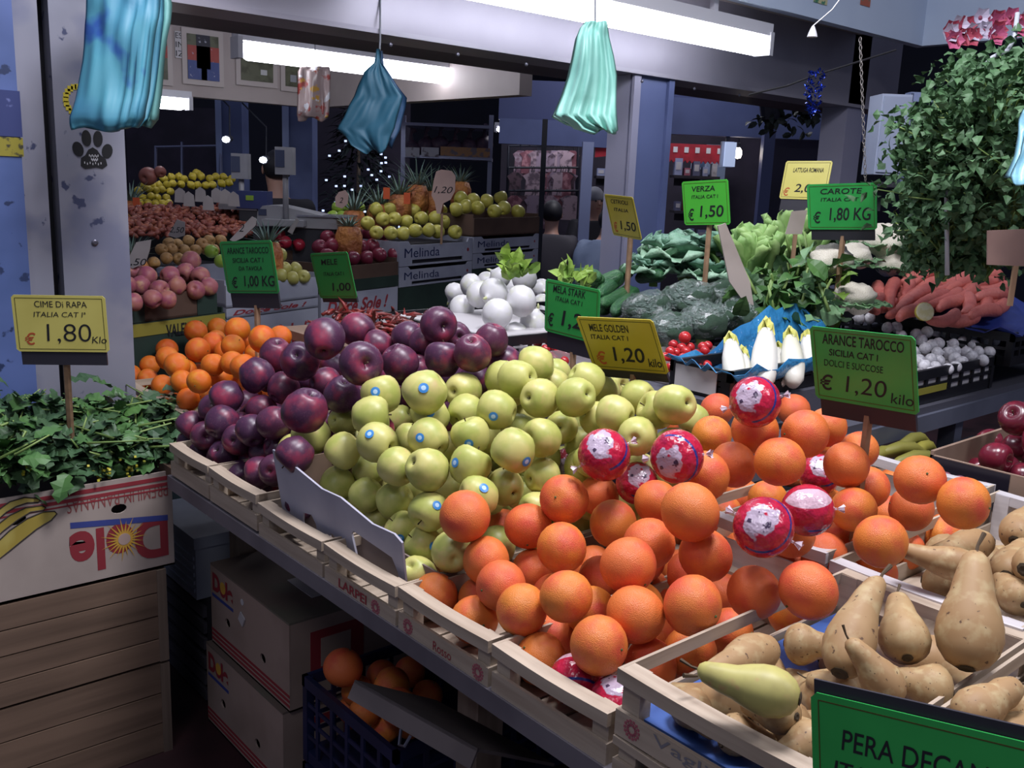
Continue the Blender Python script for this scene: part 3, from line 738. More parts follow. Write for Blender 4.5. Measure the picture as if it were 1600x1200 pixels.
# ---- pears
PEARM = mat('pear_skin', 'a88c64', .55, rnd='a0805a', noise=(2, '977752', .45, .65), blot=(7, 'b09a72', .5, .7), hard=(16, '604836', .66), spec=.3)
PEARG = mat('green_pear_skin', 'b4ac66', .45, noise=(3, 'a39a5e', .45, .65), blot=(5, 'b99266', .6, .75), hard=(12, '6b5a3c', .74), spec=.35)
def pear_mesh(ratio, neck, bend, m, n=18):
    pts = [(0, .015), (.10, .0), (.35, .012), (.65, .06), (.88, .15), (1.0, .27), (.97, .38), (.84, .50), (.66, .62), (.50 * neck + .08, .74), (.42 * neck + .06, .85), (.36 * neck + .04, .93), (.24 * neck, .98), (0, 1.0)]
    fn = lambda p: Vector((p.x + bend * max(0, p.z - .35) ** 2, p.y + .03 * math.sin(p.z * 6), p.z))
    return MB().lathe([(a * ratio, b) for a, b in pts], n, fn).mesh('pear', m, True)
PSTEM = MB().tube([(0, 0, .95), (.01, 0, 1.06), (.05, .01, 1.18)], [.02, .014, .022], 6).mesh('stem', mat('stem_brown', '4a3a26', .8))
PEND = MB().lathe([(0, .03), (.05, .012), (.07, -.004), (.04, -.014), (0, .0)], 8).mesh('blossom_end', mat('blossom_brown', '3d3222', .9))
def pear(b, zb_, t, zt, wpx, label, group=None, bend=0, neck=1, m=PEARM, stem=True):
    B = Vector(at(b[0], b[1], zb_)); T = Vector(at(t[0], t[1], zt)); ln = (T - B).length
    dep = pj((B + T) / 2)[2]; ratio = max(.20, min(.46, wpx * dep / F / 2 / ln))
    z = (T - B).normalized(); x = z.cross(Vector(EYE) - B).normalized(); y = z.cross(x)
    M3 = Matrix((x, y, z)).transposed()
    o = obj('pear', pear_mesh(ratio, neck, bend, m), None, B); o.rotation_euler = M3.to_euler(); o.scale = (ln,) * 3
    tag(o, label, 'pear', group)
    if stem: obj('stem', PSTEM, o, (bend * .42, 0, 0))
    obj('blossom_end', PEND, o)
    return o
G = 'pears in the lettered crate'; LB = 'brown russet pear lying in the lettered wooden crate'
pear((1312, 1052), 1.035, (1362, 900), 1.115, 70, 'tall russet pear standing upright against the white crate rail', bend=.15)
pear((1402, 1100), 1.02, (1330, 995), 1.09, 66, 'long necked pear with its stem pointing up beside the green pear card', bend=-.12)
pear((1418, 1028), 1.03, (1402, 930), 1.075, 78, LB, G)
pear((1510, 1045), 1.03, (1525, 862), 1.15, 100, 'big upright russet pear leaning on the white crate rail')
pear((1490, 1085), 1.0, (1390, 1060), 1.0, 80, LB, G, bend=.1)
pear((1225, 1005), 1.0, (1310, 1010), 1.01, 66, LB, G)
pear((1250, 1092), 1.06, (1088, 1052), 1.06, 80, 'large green yellow pear lying across the crate rail', m=PEARG, bend=.1)
pear((1210, 1010), 1.03, (1095, 1055), 1.03, 62, LB, G)
pear((1245, 1120), 1.02, (1160, 1100), 1.0, 66, LB, G, m=PEARM)
pear((1060, 1085), .97, (1120, 1150), .965, 66, LB, G)
pear((1120, 1140), .97, (1215, 1165), .965, 66, LB, G)
pear((1290, 1150), 1.0, (1210, 1180), .99, 70, LB, G)
pear((1350, 1090), .985, (1260, 1060), .985, 70, LB, G)
pear((1500, 1125), 1.03, (1590, 1070), 1.05, 72, 'pear with its broad end towards the green pear card', neck=1.2)
pear((1560, 1090), 1.0, (1640, 1140), .99, 90, 'pear in the raised crate beside the lettered crate', 'pears in the raised crate')
pear((1560, 1170), 1.0, (1640, 1120), 1.0, 80, 'pear in the raised crate beside the lettered crate', 'pears in the raised crate')
G2 = 'pears in the white rear crate'; LB2 = 'pale russet pear in the white wooden crate behind'
pear((1535, 890), 1.06, (1398, 862), 1.06, 54, LB2, G2, bend=.15)
pear((1548, 845), 1.04, (1445, 868), 1.03, 50, LB2, G2)
pear((1585, 845), 1.06, (1625, 790), 1.09, 62, LB2, G2)
pear((1572, 900), 1.05, (1600, 850), 1.06, 60, LB2, G2)
pear((1600, 945), 1.03, (1560, 900), 1.04, 60, LB2, G2)
pear((1600, 890), 1.08, (1680, 860), 1.08, 66, LB2, G2)
pear((1500, 900), 1.0, (1600, 905), 1.0, 56, LB2, G2)
pear((1440, 905), .98, (1540, 925), .98, 56, LB2, G2)

# more pears filling the crates that run on beyond
_pm = [pear_mesh(.30, 1, .08, PEARM), pear_mesh(.33, 1.1, -.06, PEARM)]
rp_ = random.Random(8)
for (xa, xb, ya, yb, zz, n, lb, gp) in ((.92, 1.36, .49, .71, .955, 10, 'brown russet pear lying in the lettered wooden crate', 'pears in the lettered crate'), (.93, 1.36, .19, .40, .965, 11, 'pear in the raised crate beside the lettered crate', 'pears in the raised crate'), (1.50, 2.02, .19, .42, .965, 12, 'pear in the second white crate of the rear row', 'pears in the second white crate'), (1.66, 2.03, .52, .74, .965, 7, 'pale russet pear in the white wooden crate behind', 'pears in the white rear crate')):
    nx = max(2, int(n ** .5) + 1)
    for k in range(n):
        i, j = k % nx, k // nx
        x = xa + (xb - xa) * (i + .5) / nx; y = ya + (yb - ya) * (j + .5) / max(1, -(-n // nx))
        o = obj('pear', _pm[k % 2], None, (x, y - .05, zz)); a = rp_.uniform(-.5, .5) + (math.pi if k % 3 == 0 else 0)
        if k % 3 == 0: o.location.y += .11
        o.rotation_euler = (math.pi / 2 + .08, 0, math.pi + a); o.scale = (.125,) * 3
        tag(o, lb, 'pear', gp); obj('stem', PSTEM, o); obj('blossom_end', PEND, o)

# ================================================================== PRICE CARDS
GREENC = mat('green_card', '35a850', .32, noise=(8, '2f9a49', .4, .7)); YELC = mat('yellow_card', 'cdbf3c', .3, noise=(8, 'c3b436', .4, .7))
PALEY = mat('pale_yellow_card', 'cfc56a', .32, noise=(8, 'c5ba60', .4, .7)); HOLD = mat('dark_card_holder', '2c2a33', .5); EDGE = mat('card_border', '4a4a1c', .5)
REDINK = mat('red_marker', 'b4502c', .6)
STAKE = mat('wooden_stake', '9a7a5e', .7, wood=(2, '7d624a', 40))
def price_card(label, loc, eul, w, h, m, lines, holder=.035, stake_z=None, border=True, dark_back=False, stake=None):
    E3 = Euler([math.radians(a) for a in eul])
    t = thing('price_card', label, 'price card', loc, rot=E3)
    rc = .006
    part('card', MB().poly([(-w / 2 + rc, -h / 2), (w / 2 - rc, -h / 2), (w / 2, -h / 2 + rc), (w / 2, h / 2 - rc), (w / 2 - rc, h / 2), (-w / 2 + rc, h / 2), (-w / 2, h / 2 - rc), (-w / 2, -h / 2 + rc)], .002), m, t)
    if border:
        mb = MB(); a, b = w / 2 - .008, h / 2 - .007
        for s in (-1, 1): mb.box((0, s * b, .0013), (2 * a, .0012, .0004)); mb.box((s * a, 0, .0013), (.0012, 2 * b, .0004))
        part('border_line', mb, EDGE, t)
    for body, x0, y0, x1, y1, mk, kw in lines:
        text(body, ((x0 - .5) * w, (.5 - y1) * h, (x1 - .5) * w, (.5 - y0) * h), mk, t, Matrix.Translation((0, 0, .0011)), **dict(dict(shear=.15, bold=.012), **kw))
    if dark_back: part('backing', MB().box((0, .012, -.004), (w * .98, h, .003)), HOLD, t)
    if holder: part('holder', MB().box((0, -h / 2 - holder / 2 + .006, -.005), (w * .92, holder, .006)), HOLD, t)
    if stake_z is not None:
        Mi = (Matrix.Translation(loc) @ E3.to_matrix().to_4x4()).inverted()
        a = Mi @ (Matrix.Translation(loc) @ E3.to_matrix().to_4x4() @ Vector((0, -h / 2 - holder * .3, -.012)))
        wp = Vector(loc); top = (Matrix.Translation(loc) @ E3.to_matrix().to_4x4()) @ a
        bot = Mi @ Vector((top.x + (stake or (0, 0))[0], top.y + (stake or (0, 0))[1], stake_z))
        part('stake', MB().tube([a + Vector((0, .03, 0)), a, bot], .009, 6), STAKE, t)
    return t
K = {}
price_card('yellow card reading cime di rapa, price 1,80, over the leafy greens', (.663, 2.443, 1.237), (93.2, -.9, -36.3), .22, .14, PALEY,
    [('CIME Di RAPA', .24, .10, .80, .21, INK, dict(shear=0, bold=0)), ('ITALIA CAT Iª', .22, .29, .78, .38, INK, dict(bold=0)), ('1,80', .34, .50, .82, .86, INK, dict(shear=.05, bold=-.01)), ('Klo', .82, .72, .98, .84, INK, dict(bold=0)), ('€', .10, .66, .22, .88, REDINK, {})], .04, .88, stake=(.02, .07))
price_card('green card reading arance, price 1,00, above the small oranges', (1.2, 2.538, 1.351), (96, -4.9, -69.6), .2, .15, mat('dark_green_card', '2c8a42', .35), [('ARANCE TAROCCO', .12, .12, .92, .24, INK, {}), ('SICILIA CAT I', .2, .32, .8, .41, INK, {}), ('DA TAVOLA', .3, .48, .75, .56, INK, {}), ('1,00 KG', .36, .66, .95, .90, INK, {}), ('€', .12, .68, .24, .90, INK, {})], .05, .95)
price_card('green card with faint writing standing behind the purple apples', (1.558, 2.685, 1.301), (100.9, -6.3, -83.9), .2, .15, mat('dark_green_card', '2c8a42', .35), [('MELE', .25, .14, .7, .26, INK, {}), ('ITALIA CAT I', .25, .42, .8, .50, INK, {}), ('1,00', .4, .66, .9, .86, INK, {})], .02, .95)
price_card('green card reading mela stark behind the yellow card', (1.698, 1.729, 1.301), (95, 2.8, -87), .19, .14, GREENC, [('MELA STARK', .15, .08, .75, .22, INK, {}), ('ITALIA CAT I', .2, .28, .7, .37, INK, {}), ('1,20', .32, .52, .9, .86, INK, {}), ('€', .06, .62, .18, .88, INK, {})], .05, .95)
price_card('yellow card reading mele golden, price 1,20, over the yellow apples', (1.464, 1.335, 1.293), (118.6, -4.9, -80.3), .19, .135, mat('dull_yellow_card', 'b4a432', .35, noise=(8, 'aa9a2c', .4, .7)), [('MELE GOLDEN', .14, .12, .66, .26, INK, {}), ('ITALIA CAT I', .12, .32, .62, .41, INK, {}), ('1,20', .34, .54, .76, .86, INK, {}), ('kilo', .78, .72, .95, .88, INK, {}), ('€', .10, .64, .24, .90, REDINK, {})], .03, .95)
price_card('tilted narrow looking yellow card in front of the grey column', (2.291, 2.121, 1.523), (108.8, 1.3, -108.2), .19, .14, mat('dull_yellow_card', 'b4a432', .35), [('CETRIOLI', .2, .1, .8, .2, INK, {}), ('ITALIA', .25, .3, .75, .38, INK, {}), ('1,50', .35, .6, .9, .85, INK, {}), ('€', .1, .65, .25, .9, REDINK, {})], 0, 1.15)
price_card('bright green card with price 1,50 above the lettuce', (2.469, 1.932, 1.578), (98, -3.9, -93), .19, .14, mat('bright_green_card', '4cb83e', .32), [('VERZA', .22, .12, .72, .24, INK, {}), ('ITALIA CAT I', .2, .32, .78, .40, INK, {}), ('1,50', .36, .56, .88, .86, INK, {}), ('€', .10, .62, .24, .90, INK, {})], 0, 1.15)
price_card('pale yellow card standing behind the green carrot card', (3.111, 1.99, 1.667), (79.3, -.8, -88.8), .19, .14, PALEY, [('LATTUGA ROMANA', .2, .18, .85, .3, INK, {}), ('2,00', .3, .6, .8, .85, INK, {}), ('€', .06, .7, .2, .92, REDINK, {})], .05, 1.3)
price_card('green card reading carote, price 1,80, on a stake among the cauliflowers', (2.658, 1.567, 1.585), (102.7, -3.4, -78.3), .21, .14, GREENC, [('CAROTE', .2, .1, .8, .22, INK, {}), ('ITALIA CAT I', .2, .3, .8, .38, INK, {}), ('1,80 KG', .32, .52, .92, .84, INK, {}), ('€', .08, .6, .2, .86, INK, {})], .04, 1.2)
price_card('green card reading arance tarocco, price 1,20, over the oranges', (1.532, .828, 1.324), (104.2, -2.9, -91.8), .2, .14, GREENC, [('ARANCE TAROCCO', .12, .08, .90, .22, INK, {}), ('SICILIA CAT I', .18, .28, .66, .37, INK, {}), ('DOLCI E SUCCOSE', .12, .43, .70, .52, INK, dict(bold=0)), ('1,20', .32, .62, .72, .88, INK, dict(bold=-.005)), ('kilo', .75, .76, .96, .90, INK, dict(bold=0)), ('€', .06, .64, .20, .86, INK, {})], .04, 1.0)
price_card('big green card reading pera decana leaning on the pear crate', (.81, .326, 1.08), (86.4, -9.9, -83.7), .22, .15, GREENC, [('PERA DECANA', .14, .20, .82, .34, INK, dict(bold=.004)), ('ITALIA CAT I', .10, .42, .70, .52, INK, {}), ('2,00', .34, .66, .8, .92, INK, {})], 0, .93, dark_back=True)

# ================================================================== LEAVES
def leaf(mb, base, dirv, up, ln, wd, curl=.25, fold=.25, n=4, shape='oval', wav=0., rr=random):
    d = Vector(dirv).normalized(); u = Vector(up) - d * Vector(up).dot(d)
    if u.length < .05: u = d.orthogonal()
    u.normalize(); s = d.cross(u); vs = []; fs = []
    for i in range(n + 1):
        t = i / n
        if shape == 'oval': w_ = math.sin(math.pi * min(1, .12 + .88 * t)) ** .8
        elif shape == 'lobed': w_ = (.35 + .65 * math.sin(math.pi * t)) * (1 if i % 2 else .6) if i < n else .05
        elif shape == 'blade': w_ = 1 - t * .95
        else: w_ = .35 + .65 * math.sin(math.pi * (.08 + .70 * t))
        c = Vector(base) + d * (ln * (t - curl * .35 * t * t)) - u * (curl * ln * t * t)
        e = wd * .5 * w_
        jz = [rr.uniform(-wav, wav) * ln for _ in range(2)]
        vs += [c - s * e + u * (fold * e + jz[0]), c, c + s * e + u * (fold * e + jz[1])]
    for i in range(n):
        a = i * 3; fs += [(a, a + 1, a + 4, a + 3), (a + 1, a + 2, a + 5, a + 4)]
    mb.add(vs, fs)
def frilly(mb, base, dirv, up, ln, wd, curl=.25, fold=.25, ruf=.08, shape='cab', rr=random, ny=9, nx=3):
    """broad leaf with a ruffled rim"""
    d = Vector(dirv).normalized(); u = Vector(up) - d * Vector(up).dot(d)
    if u.length < .05: u = d.orthogonal()
    u.normalize(); s = d.cross(u); vs = []; fs = []; ph = rr.uniform(0, 6)
    for i in range(ny + 1):
        t = i / ny
        w_ = {'cab': (.30 + .75 * math.sin(math.pi * (.05 + .72 * t)) ** 1.2), 'rom': (.28 + .6 * math.sin(math.pi * (.02 + .68 * t)) ** 1.3)}[shape] * (1 if i < ny else .45)
        c = Vector(base) + d * (ln * (t - curl * .3 * t * t)) - u * (curl * ln * t * t)
        for j in range(-nx, nx + 1):
            q = j / nx
            z = fold * q * q * wd * .5 + ruf * ln * abs(q) ** 1.5 * math.sin(t * 19 + ph + (2.1 if q > 0 else 0)) * (.3 + t) + ruf * .35 * ln * math.sin(t * 11 + q * 7 + ph)
            vs.append(c + s * (q * wd * .5 * w_) + u * z + d * (ruf * .5 * ln * abs(q) * math.sin(t * 15 + ph)))
    W_ = 2 * nx + 1
    for i in range(ny):
        for j in range(W_ - 1): a = i * W_ + j; fs.append((a, a + 1, a + W_ + 1, a + W_))
    mb.add(vs, fs)
def rv(rr, s=1.): return Vector((rr.gauss(0, s), rr.gauss(0, s), rr.gauss(0, s)))
LEAFD = mat('dark_green_leaf', '46643e', .55, noise=(12, '34502f', .4, .65), rnd='3d5e40')
LEAFM = mat('mid_green_leaf', '527a3c', .5, noise=(12, '3d6434', .4, .65), rnd='4b7340')
STALK = mat('pale_green_stalk', '8aa25c', .5, noise=(10, '6c8a48', .4, .65))
BUD = mat('yellow_bud', 'b8b030', .6, noise=(60, '6a8030', .5, .6))

# ================================================================== LEFT: BANANA BOX OF GREENS ON WOODEN BINS
BINW = mat('bin_plank', '7a6352', .75, wood=(0, '5d4a3c', 26), hard=(7, '3a2c24', .74))
def bin_(x0, x1, y0, y1, z0, z1, nplank, label):
    t = thing('wooden_bin', label, 'crate', (x0, y0, z0)); W_, D_, H_ = x1 - x0, y1 - y0, z1 - z0; ph = H_ / nplank
    rr = random.Random(int(z0 * 100) + 3)
    for k in range(nplank):
        for yy in (0, D_ - .014):
            part('plank', MB().bb((0, yy + rr.uniform(-.002, .002), k * ph + .002), (W_ - .001, yy + .014, (k + 1) * ph - .002)), BINW, t)
        for xx in (W_ - .013,):
            part('side_plank', MB().bb((xx, .018, k * ph + .003), (xx + .012, D_ - .018, (k + 1) * ph - .003)), mat('bin_plank_side', '7a6352', .75, wood=(1, '5d4a3c', 26)), t)
    for xx in (W_ - .046,):
        for yy in (-.004 + .02, D_ - .05): part('corner_post', MB().bb((xx, yy, 0), (xx + .03, yy + .03, H_)), TIMBERZ, t)
    part('corner_batten', MB().bb((W_ - .001, -.004, 0), (W_ + .024, .03, H_ - .003)), mat('batten_wood', '7f6e60', .7, wood=(2, '64564a', 40)), t)
    part('bottom_board', MB().bb((0, .015, 0), (W_, D_ - .015, .01)), BINW, t)
bin_(.22, .865, 2.43, 2.77, 0, .275, 3, 'wooden plank bin standing on the floor under another bin')
bin_(.22, .865, 2.43, 2.77, .28, .553, 4, 'wooden plank bin directly under the upside down banana box')

BX = mat('banana_box_card', 'ab9d94', .75, noise=(5, '9d8f86', .4, .65)); 
def fz(px, py):
    q = aty(px, py, 2.43); return q[0] - .36, q[2] - .556
bb_ = thing('banana_box', 'upside down banana box with red stripes and a sun logo, full of leafy greens', 'box', (.36, 2.43, .556))
BW, BH, BD = .555, .268, .345
h1 = fz(186, 795); h2 = fz(26, 812)
part('front_panel', panel(rect(0, 0, BW, BH), [ell(h1[0], h1[1], .020, .013), ell(h2[0], h2[1], .022, .015)], .005, Matrix.Translation((0, .005, 0)) @ ONY), BX, bb_)
part('back_panel', MB().bb((0, BD - .005, 0), (BW, BD, BH)), BX, bb_)
part('side_panel', MB().bb((0, .005, 0), (.005, BD - .005, BH)), BX, bb_)
sp_ = part('side_panel', MB().bb((BW - .005, .005, 0), (BW, BD - .005, BH)), BX, bb_)
part('bottom_panel', MB().bb((0, 0, 0), (BW, BD, .005)), BX, bb_)
part('inside_shade_block', MB().bb((.006, .02, .02), (BW - .006, BD - .006, BH - .06)), mat('box_inside_shade', '2a211d', .9), bb_)  # dark block paints the shade inside the box
Mfr = ONY
ys = fz(268, 742)[1]
for k, (o_, hgt) in enumerate(((0, .011), (.018, .009), (.033, .004))):
    part('red_stripe', MB().bb((0, -.0009, ys - o_ - hgt), (BW - .006, -.0001, ys - o_)), REDP, bb_)
a = (fz(104, 790)[0], fz(183, 789)[1]); b = (fz(262, 764)[0], fz(183, 767)[1])
text('PREMIUM BANANAS', (a[0], a[1], b[0], b[1]), mat('red_brown_print', '8a4a48', .7), bb_, Mfr, flip=True)
a = fz(110, 826); b = fz(262, 803)
part('blue_bar', MB().add([(a[0], -.0008, a[1]), (b[0], -.0008, b[1] - .018), (b[0], -.0008, b[1] - .002), (a[0], -.0008, a[1] + .016)], [(0, 1, 2, 3)]), BLUEPR, bb_)
a = (fz(110, 884)[0], fz(186, 884)[1]); b = (fz(262, 822)[0], fz(186, 818)[1])
text('Dole', (a[0], a[1], b[0], b[1]), REDP, bb_, Mfr, flip=True, bold=.035)
c = fz(194, 842); mb = MB(); n = 22; pts = []
for k in range(n * 2):
    rad = (.062 if k % 4 == 0 else .05) if k % 2 == 0 else .020
    pts.append((c[0] + rad * math.cos(math.pi * k / n), c[1] + rad * math.sin(math.pi * k / n)))
vs = [(c[0], -.0016, c[1])] + [(x, -.0016, z) for x, z in pts]
part('sun_rays', MB().add(vs, [(0, 1 + k, 1 + (k + 1) % (2 * n)) for k in range(2 * n)]), mat('sun_yellow', 'c79a3c', .7), bb_)
part('sun_disc', MB().poly(disc(c[0], c[1], .016, .016), .0006, Matrix.Translation((0, -.0020, 0)) @ ONY), mat('sun_pink', 'b39a90', .7), bb_)
def pxl(pts): return [fz(u / 4, 600 + v / 4) for u, v in pts]
BAN = [[(-30, 800), (60, 735), (150, 708), (225, 712), (250, 722), (240, 738), (170, 742), (100, 765), (40, 800), (-30, 860)],
       [(-30, 890), (60, 820), (160, 772), (260, 758), (285, 772), (270, 788), (190, 800), (110, 850), (30, 910), (-30, 960)],
       [(-30, 1000), (60, 915), (170, 840), (270, 798), (340, 795), (355, 810), (320, 850), (230, 905), (130, 985), (50, 1050), (-30, 1110)]]
for bn in BAN:
    q = pxl(bn); vs = [(x, -.0012, z) for x, z in q]
    o = part('banana_print', MB().add(vs, [tuple(range(len(vs)))]), mat('banana_print_yellow', 'a89440', .7, noise=(10, 'b8a858', .5, .65)), bb_)
    part('outline', MB().tube([(x, -.0014, z) for x, z in q + q[:1]], .0018, 4, cap=False), mat('print_dark', '2c2420', .7), o)

# turnip greens: separate bunches, leaves hanging over the rim
rg = random.Random(5)
gi = 0
BUN = [(15, 680), (70, 690), (128, 682), (185, 675), (240, 665), (45, 645), (105, 648), (215, 640), (262, 645), (0, 715), (150, 705), (90, 712), (200, 700), (-10, 645), (245, 690), (160, 650), (40, 705)]
for px, py in BUN:
    dep = .02 + .22 * max(0, (715 - py) / 75)
    q = aty(px, py + 8, 2.43 + dep); zc = max(q[2], .80)
    t = thing('turnip_greens_bunch', 'leafy bunch of turnip greens spilling out of the banana box', 'greens', (q[0], q[1], zc), group='turnip greens in the banana box')
    mb = MB(); ms = MB(); my = MB()
    for k in range(44):
        b0 = Vector((rg.gauss(0, .045), rg.gauss(.01, .03), rg.gauss(.01, .03)))
        d = Vector((rg.gauss(0, .7), -abs(rg.gauss(.6, .4)), rg.gauss(.15, .45)))
        leaf(mb, b0, d, (rg.gauss(0, .4), -.3, 1), rg.uniform(.045, .08), rg.uniform(.035, .06), rg.uniform(.1, .6), rg.uniform(-.2, .5), 6, 'lobed', .07, rg)
    for k in range(7):
        b0 = Vector((rg.gauss(0, .05), .02, rg.gauss(.0, .02)))
        ms.tube([b0, b0 + Vector((rg.gauss(0, .04), rg.uniform(-.08, .06), rg.uniform(.0, .05))), b0 + Vector((rg.gauss(.02, .08), rg.uniform(-.1, .14), rg.uniform(.02, .07)))], [.004, .0035, .002], 5)
    part('foliage', mb, LEAFD if gi % 3 else LEAFM, t, stuff=True)
    part('stalks', ms, STALK, t, True, stuff=True)
    if gi % 3 == 1 or px in (130, 200):
        for k in range(14): my.box(Vector((rg.gauss(0, .012), -.05 + rg.gauss(0, .01), -.03 + rg.gauss(0, .012))), (.006, .006, .006), Matrix.Rotation(rg.uniform(0, 3), 3, 'X'))
        part('flower_buds', my, BUD, t, stuff=True)
    gi += 1

# ================================================================== UNDER THE COUNTER
BXD = mat('banana_box_card_b', 'a08c80', .75, noise=(5, '8f7c70', .4, .65))
def dole_box(x0, y0, y1, z0, h, label, ln=.4):
    t = thing('banana_box', label, 'box', (x0, y0, z0)); wd = y1 - y0
    M_ = Matrix.Translation((.005, wd, 0)) @ NEGX
    part('end_panel', panel(rect(0, 0, wd, h), [ell(.11, h * .42, .016, .014), ell(.33, h * .36, .016, .014)], .005, M_), BXD, t)
    part('side_panel', MB().bb((.005, 0, 0), (ln, .005, h)), BXD, t); part('side_panel', MB().bb((.005, wd - .005, 0), (ln, wd, h)), BXD, t)
    part('back_panel', MB().bb((ln - .005, .005, 0), (ln, wd - .005, h)), BXD, t); part('bottom_panel', MB().bb((0, 0, 0), (ln, wd, .005)), BXD, t)
    part('lid', MB().bb((.0, 0, h), (ln, wd, h + .006)), mat('box_lid_card', '6f6259', .75, noise=(4, '5f6a58', .5, .7)), t)
    part('lid_paper', MB().bb((.12, .10, h + .006), (.30, .24, h + .0075)), mat('paper_white', 'b9b6b8', .6), t)
    part('inside', MB().bb((.02, .01, .01), (ln - .01, wd - .01, h - .005)), mat('box_inside_shade', '2a211d', .9), t)  # dark fill for the shade seen through the hand holes
    Mp = Matrix.Translation((-.0006, wd, 0)) @ NEGX
    text('Dole', (.015, h * .70, .15, h * .93), REDP, t, Mp, bold=.05)
    part('sun_disc', MB().poly(disc(.085, h * .82, .018, .018), .0006, Matrix.Translation((-.0012, wd, 0)) @ NEGX), mat('sun_yellow', 'c79a3c', .7), t)
    for k in range(3): part('red_stripe', MB().bb((-.0008, .0, .012 + k * .014), (-.0001, wd, .012 + k * .014 + .008)), REDP, t)
    part('blue_bar', MB().bb((-.0008, wd - .15, h * .62), (-.0001, wd - .01, h * .66)), BLUEPR, t)
    part('side_print', MB().bb((.06, -.0008, h * .3), (.22, -.0001, h * .85)), REDP, t)
    part('side_print_panel', MB().bb((.09, -.0016, h * .42), (.18, -.0009, h * .75)), BXD, t)
    return t
bt = dole_box(1.045, 2.02, 2.50, .256, .243, 'banana box with red stripes under the counter, topmost of its stack')
part('torn_label', MB().box((-.003, .27, .155), (.004, .03, .03), Matrix.Rotation(.5, 3, 'X')), mat('paper_white', 'b9b6b8', .6), bt)
part('round_label', MB().poly(disc(0, 0, .009, .009), .001, Matrix.Translation((-.001, .27, .205)) @ NEGX), mat('sticker_white', 'c8c8cc', .5), bt)
dole_box(1.03, 2.03, 2.51, 0, .25, 'banana box standing on the floor under another banana box')
WH = mat('white_foam_box', '9fa5b0', .6, noise=(4, '8b929e', .4, .7))
for k, (x0, y0, z0, sx, sy, sz, lb) in enumerate(((1.05, 2.62, .34, .3, .36, .20, 'white grooved foam box behind the banana boxes'), (1.38, 2.56, .34, .28, .36, .17, 'white foam box next to the grooved foam box'))):
    t = thing('foam_box', lb, 'box', (x0, y0, z0))
    part('body', MB().bb((0, 0, 0), (sx, sy, sz * .82)), WH, t); part('lid', MB().bb((-.006, -.006, sz * .82), (sx + .006, sy + .006, sz)), WH, t)
    for q in range(5): part('rib', MB().bb((-.004, .01, sz * (.1 + .13 * q)), (0, sy - .01, sz * (.16 + .13 * q))), WH, t)
for k, z0 in enumerate((0, .17)):
    t = thing('slatted_tray', 'dark slatted tray under the white foam boxes, ' + ('on the floor' if k == 0 else 'on another tray'), 'tray', (1.06, 2.6, z0))
    for q in range(3): part('slat', MB().bb((0, 0, .01 + q * .053), (.012, .40, .045 + q * .053)), mat('tray_board', '4d4a52', .7, wood=(1, '3a383e', 30)), t)
    part('tray_body', MB().bb((.014, 0, 0), (.6, .40, .168)), mat('tray_dark', '24222a', .8), t)

# dark blue plastic crates with oranges
PLB = mat('navy_plastic', '1c2548', .4, noise=(8, '161d38', .4, .7))
def basket(x0, y0, z0, lx, ly, h, m, label, group=None, bars=6, rows=4, rz=0):
    t = thing('plastic_crate', label, 'crate', (x0, y0, z0), rz, group)
    part('rim', MB().bb((0, 0, h - .028), (lx, .012, h)).bb((0, ly - .012, h - .028), (lx, ly, h)).bb((0, 0, h - .028), (.012, ly, h)).bb((lx - .012, 0, h - .028), (lx, ly, h)), m, t)
    part('base', MB().bb((.004, .004, 0), (lx - .004, ly - .004, .03)), m, t)
    for x in (.0, lx - .022):
        for y in (.0, ly - .022): part('corner_post', MB().bb((x + .001, y + .001, .0), (x + .021, y + .021, h - .004)), m, t)
    for k in range(1, bars):
        y = ly * k / bars
        for x in (.002, lx - .008): part('bar', MB().bb((x, y - .006, .03), (x + .006, y + .006, h - .028)), m, t)
        x = lx * k / bars
        for y in (.002, ly - .008): part('bar', MB().bb((x - .006, y, .03), (x + .006, y + .006, h - .028)), m, t)
    for q in range(1, rows):
        z = .03 + (h - .058) * q / rows
        for x in (.003, lx - .007): part('cross_bar', MB().bb((x, .01, z - .005), (x + .004, ly - .01, z + .005)), m, t)
        for y in (.003, ly - .007): part('cross_bar', MB().bb((.01, y, z - .005), (lx - .01, y + .004, z + .005)), m, t)
    return t
basket(1.0, 1.47, .0, .5, .40, .215, PLB, 'navy plastic crate on the floor under the crate of oranges')
basket(1.0, 1.47, .222, .5, .40, .225, PLB, 'navy plastic crate of oranges under the counter, topmost of its pair')
lw = [(526, 1040, 31), (556, 1078, 24), (612, 1072, 30), (622, 1104, 30), (668, 1086, 24), (575, 1100, 24), (590, 1050, 24), (640, 1050, 24), (530, 1090, 22), (560, 1120, 24), (600, 1135, 24), (640, 1130, 22)]
P, r = heap(lw, .084, (1.05, 1.7, .44, 0.15, 0), .2, floor=.30)
for p, q in zip(P, r):
    p[0] = max(p[0], 1.02 + q); p[1] = min(max(p[1], 1.5 + q), 1.84 - q)
P = relax(P, r, [p - EYE for p in P], n=60, pull=.2, floor=.27)
for i, (p, q) in enumerate(zip(P, r)):
    put('orange', _rng.choice(ORANGE), p, q, 'dull orange in the navy plastic crate under the counter', 'orange', 'oranges under the counter', [('calyx', CALYX)])
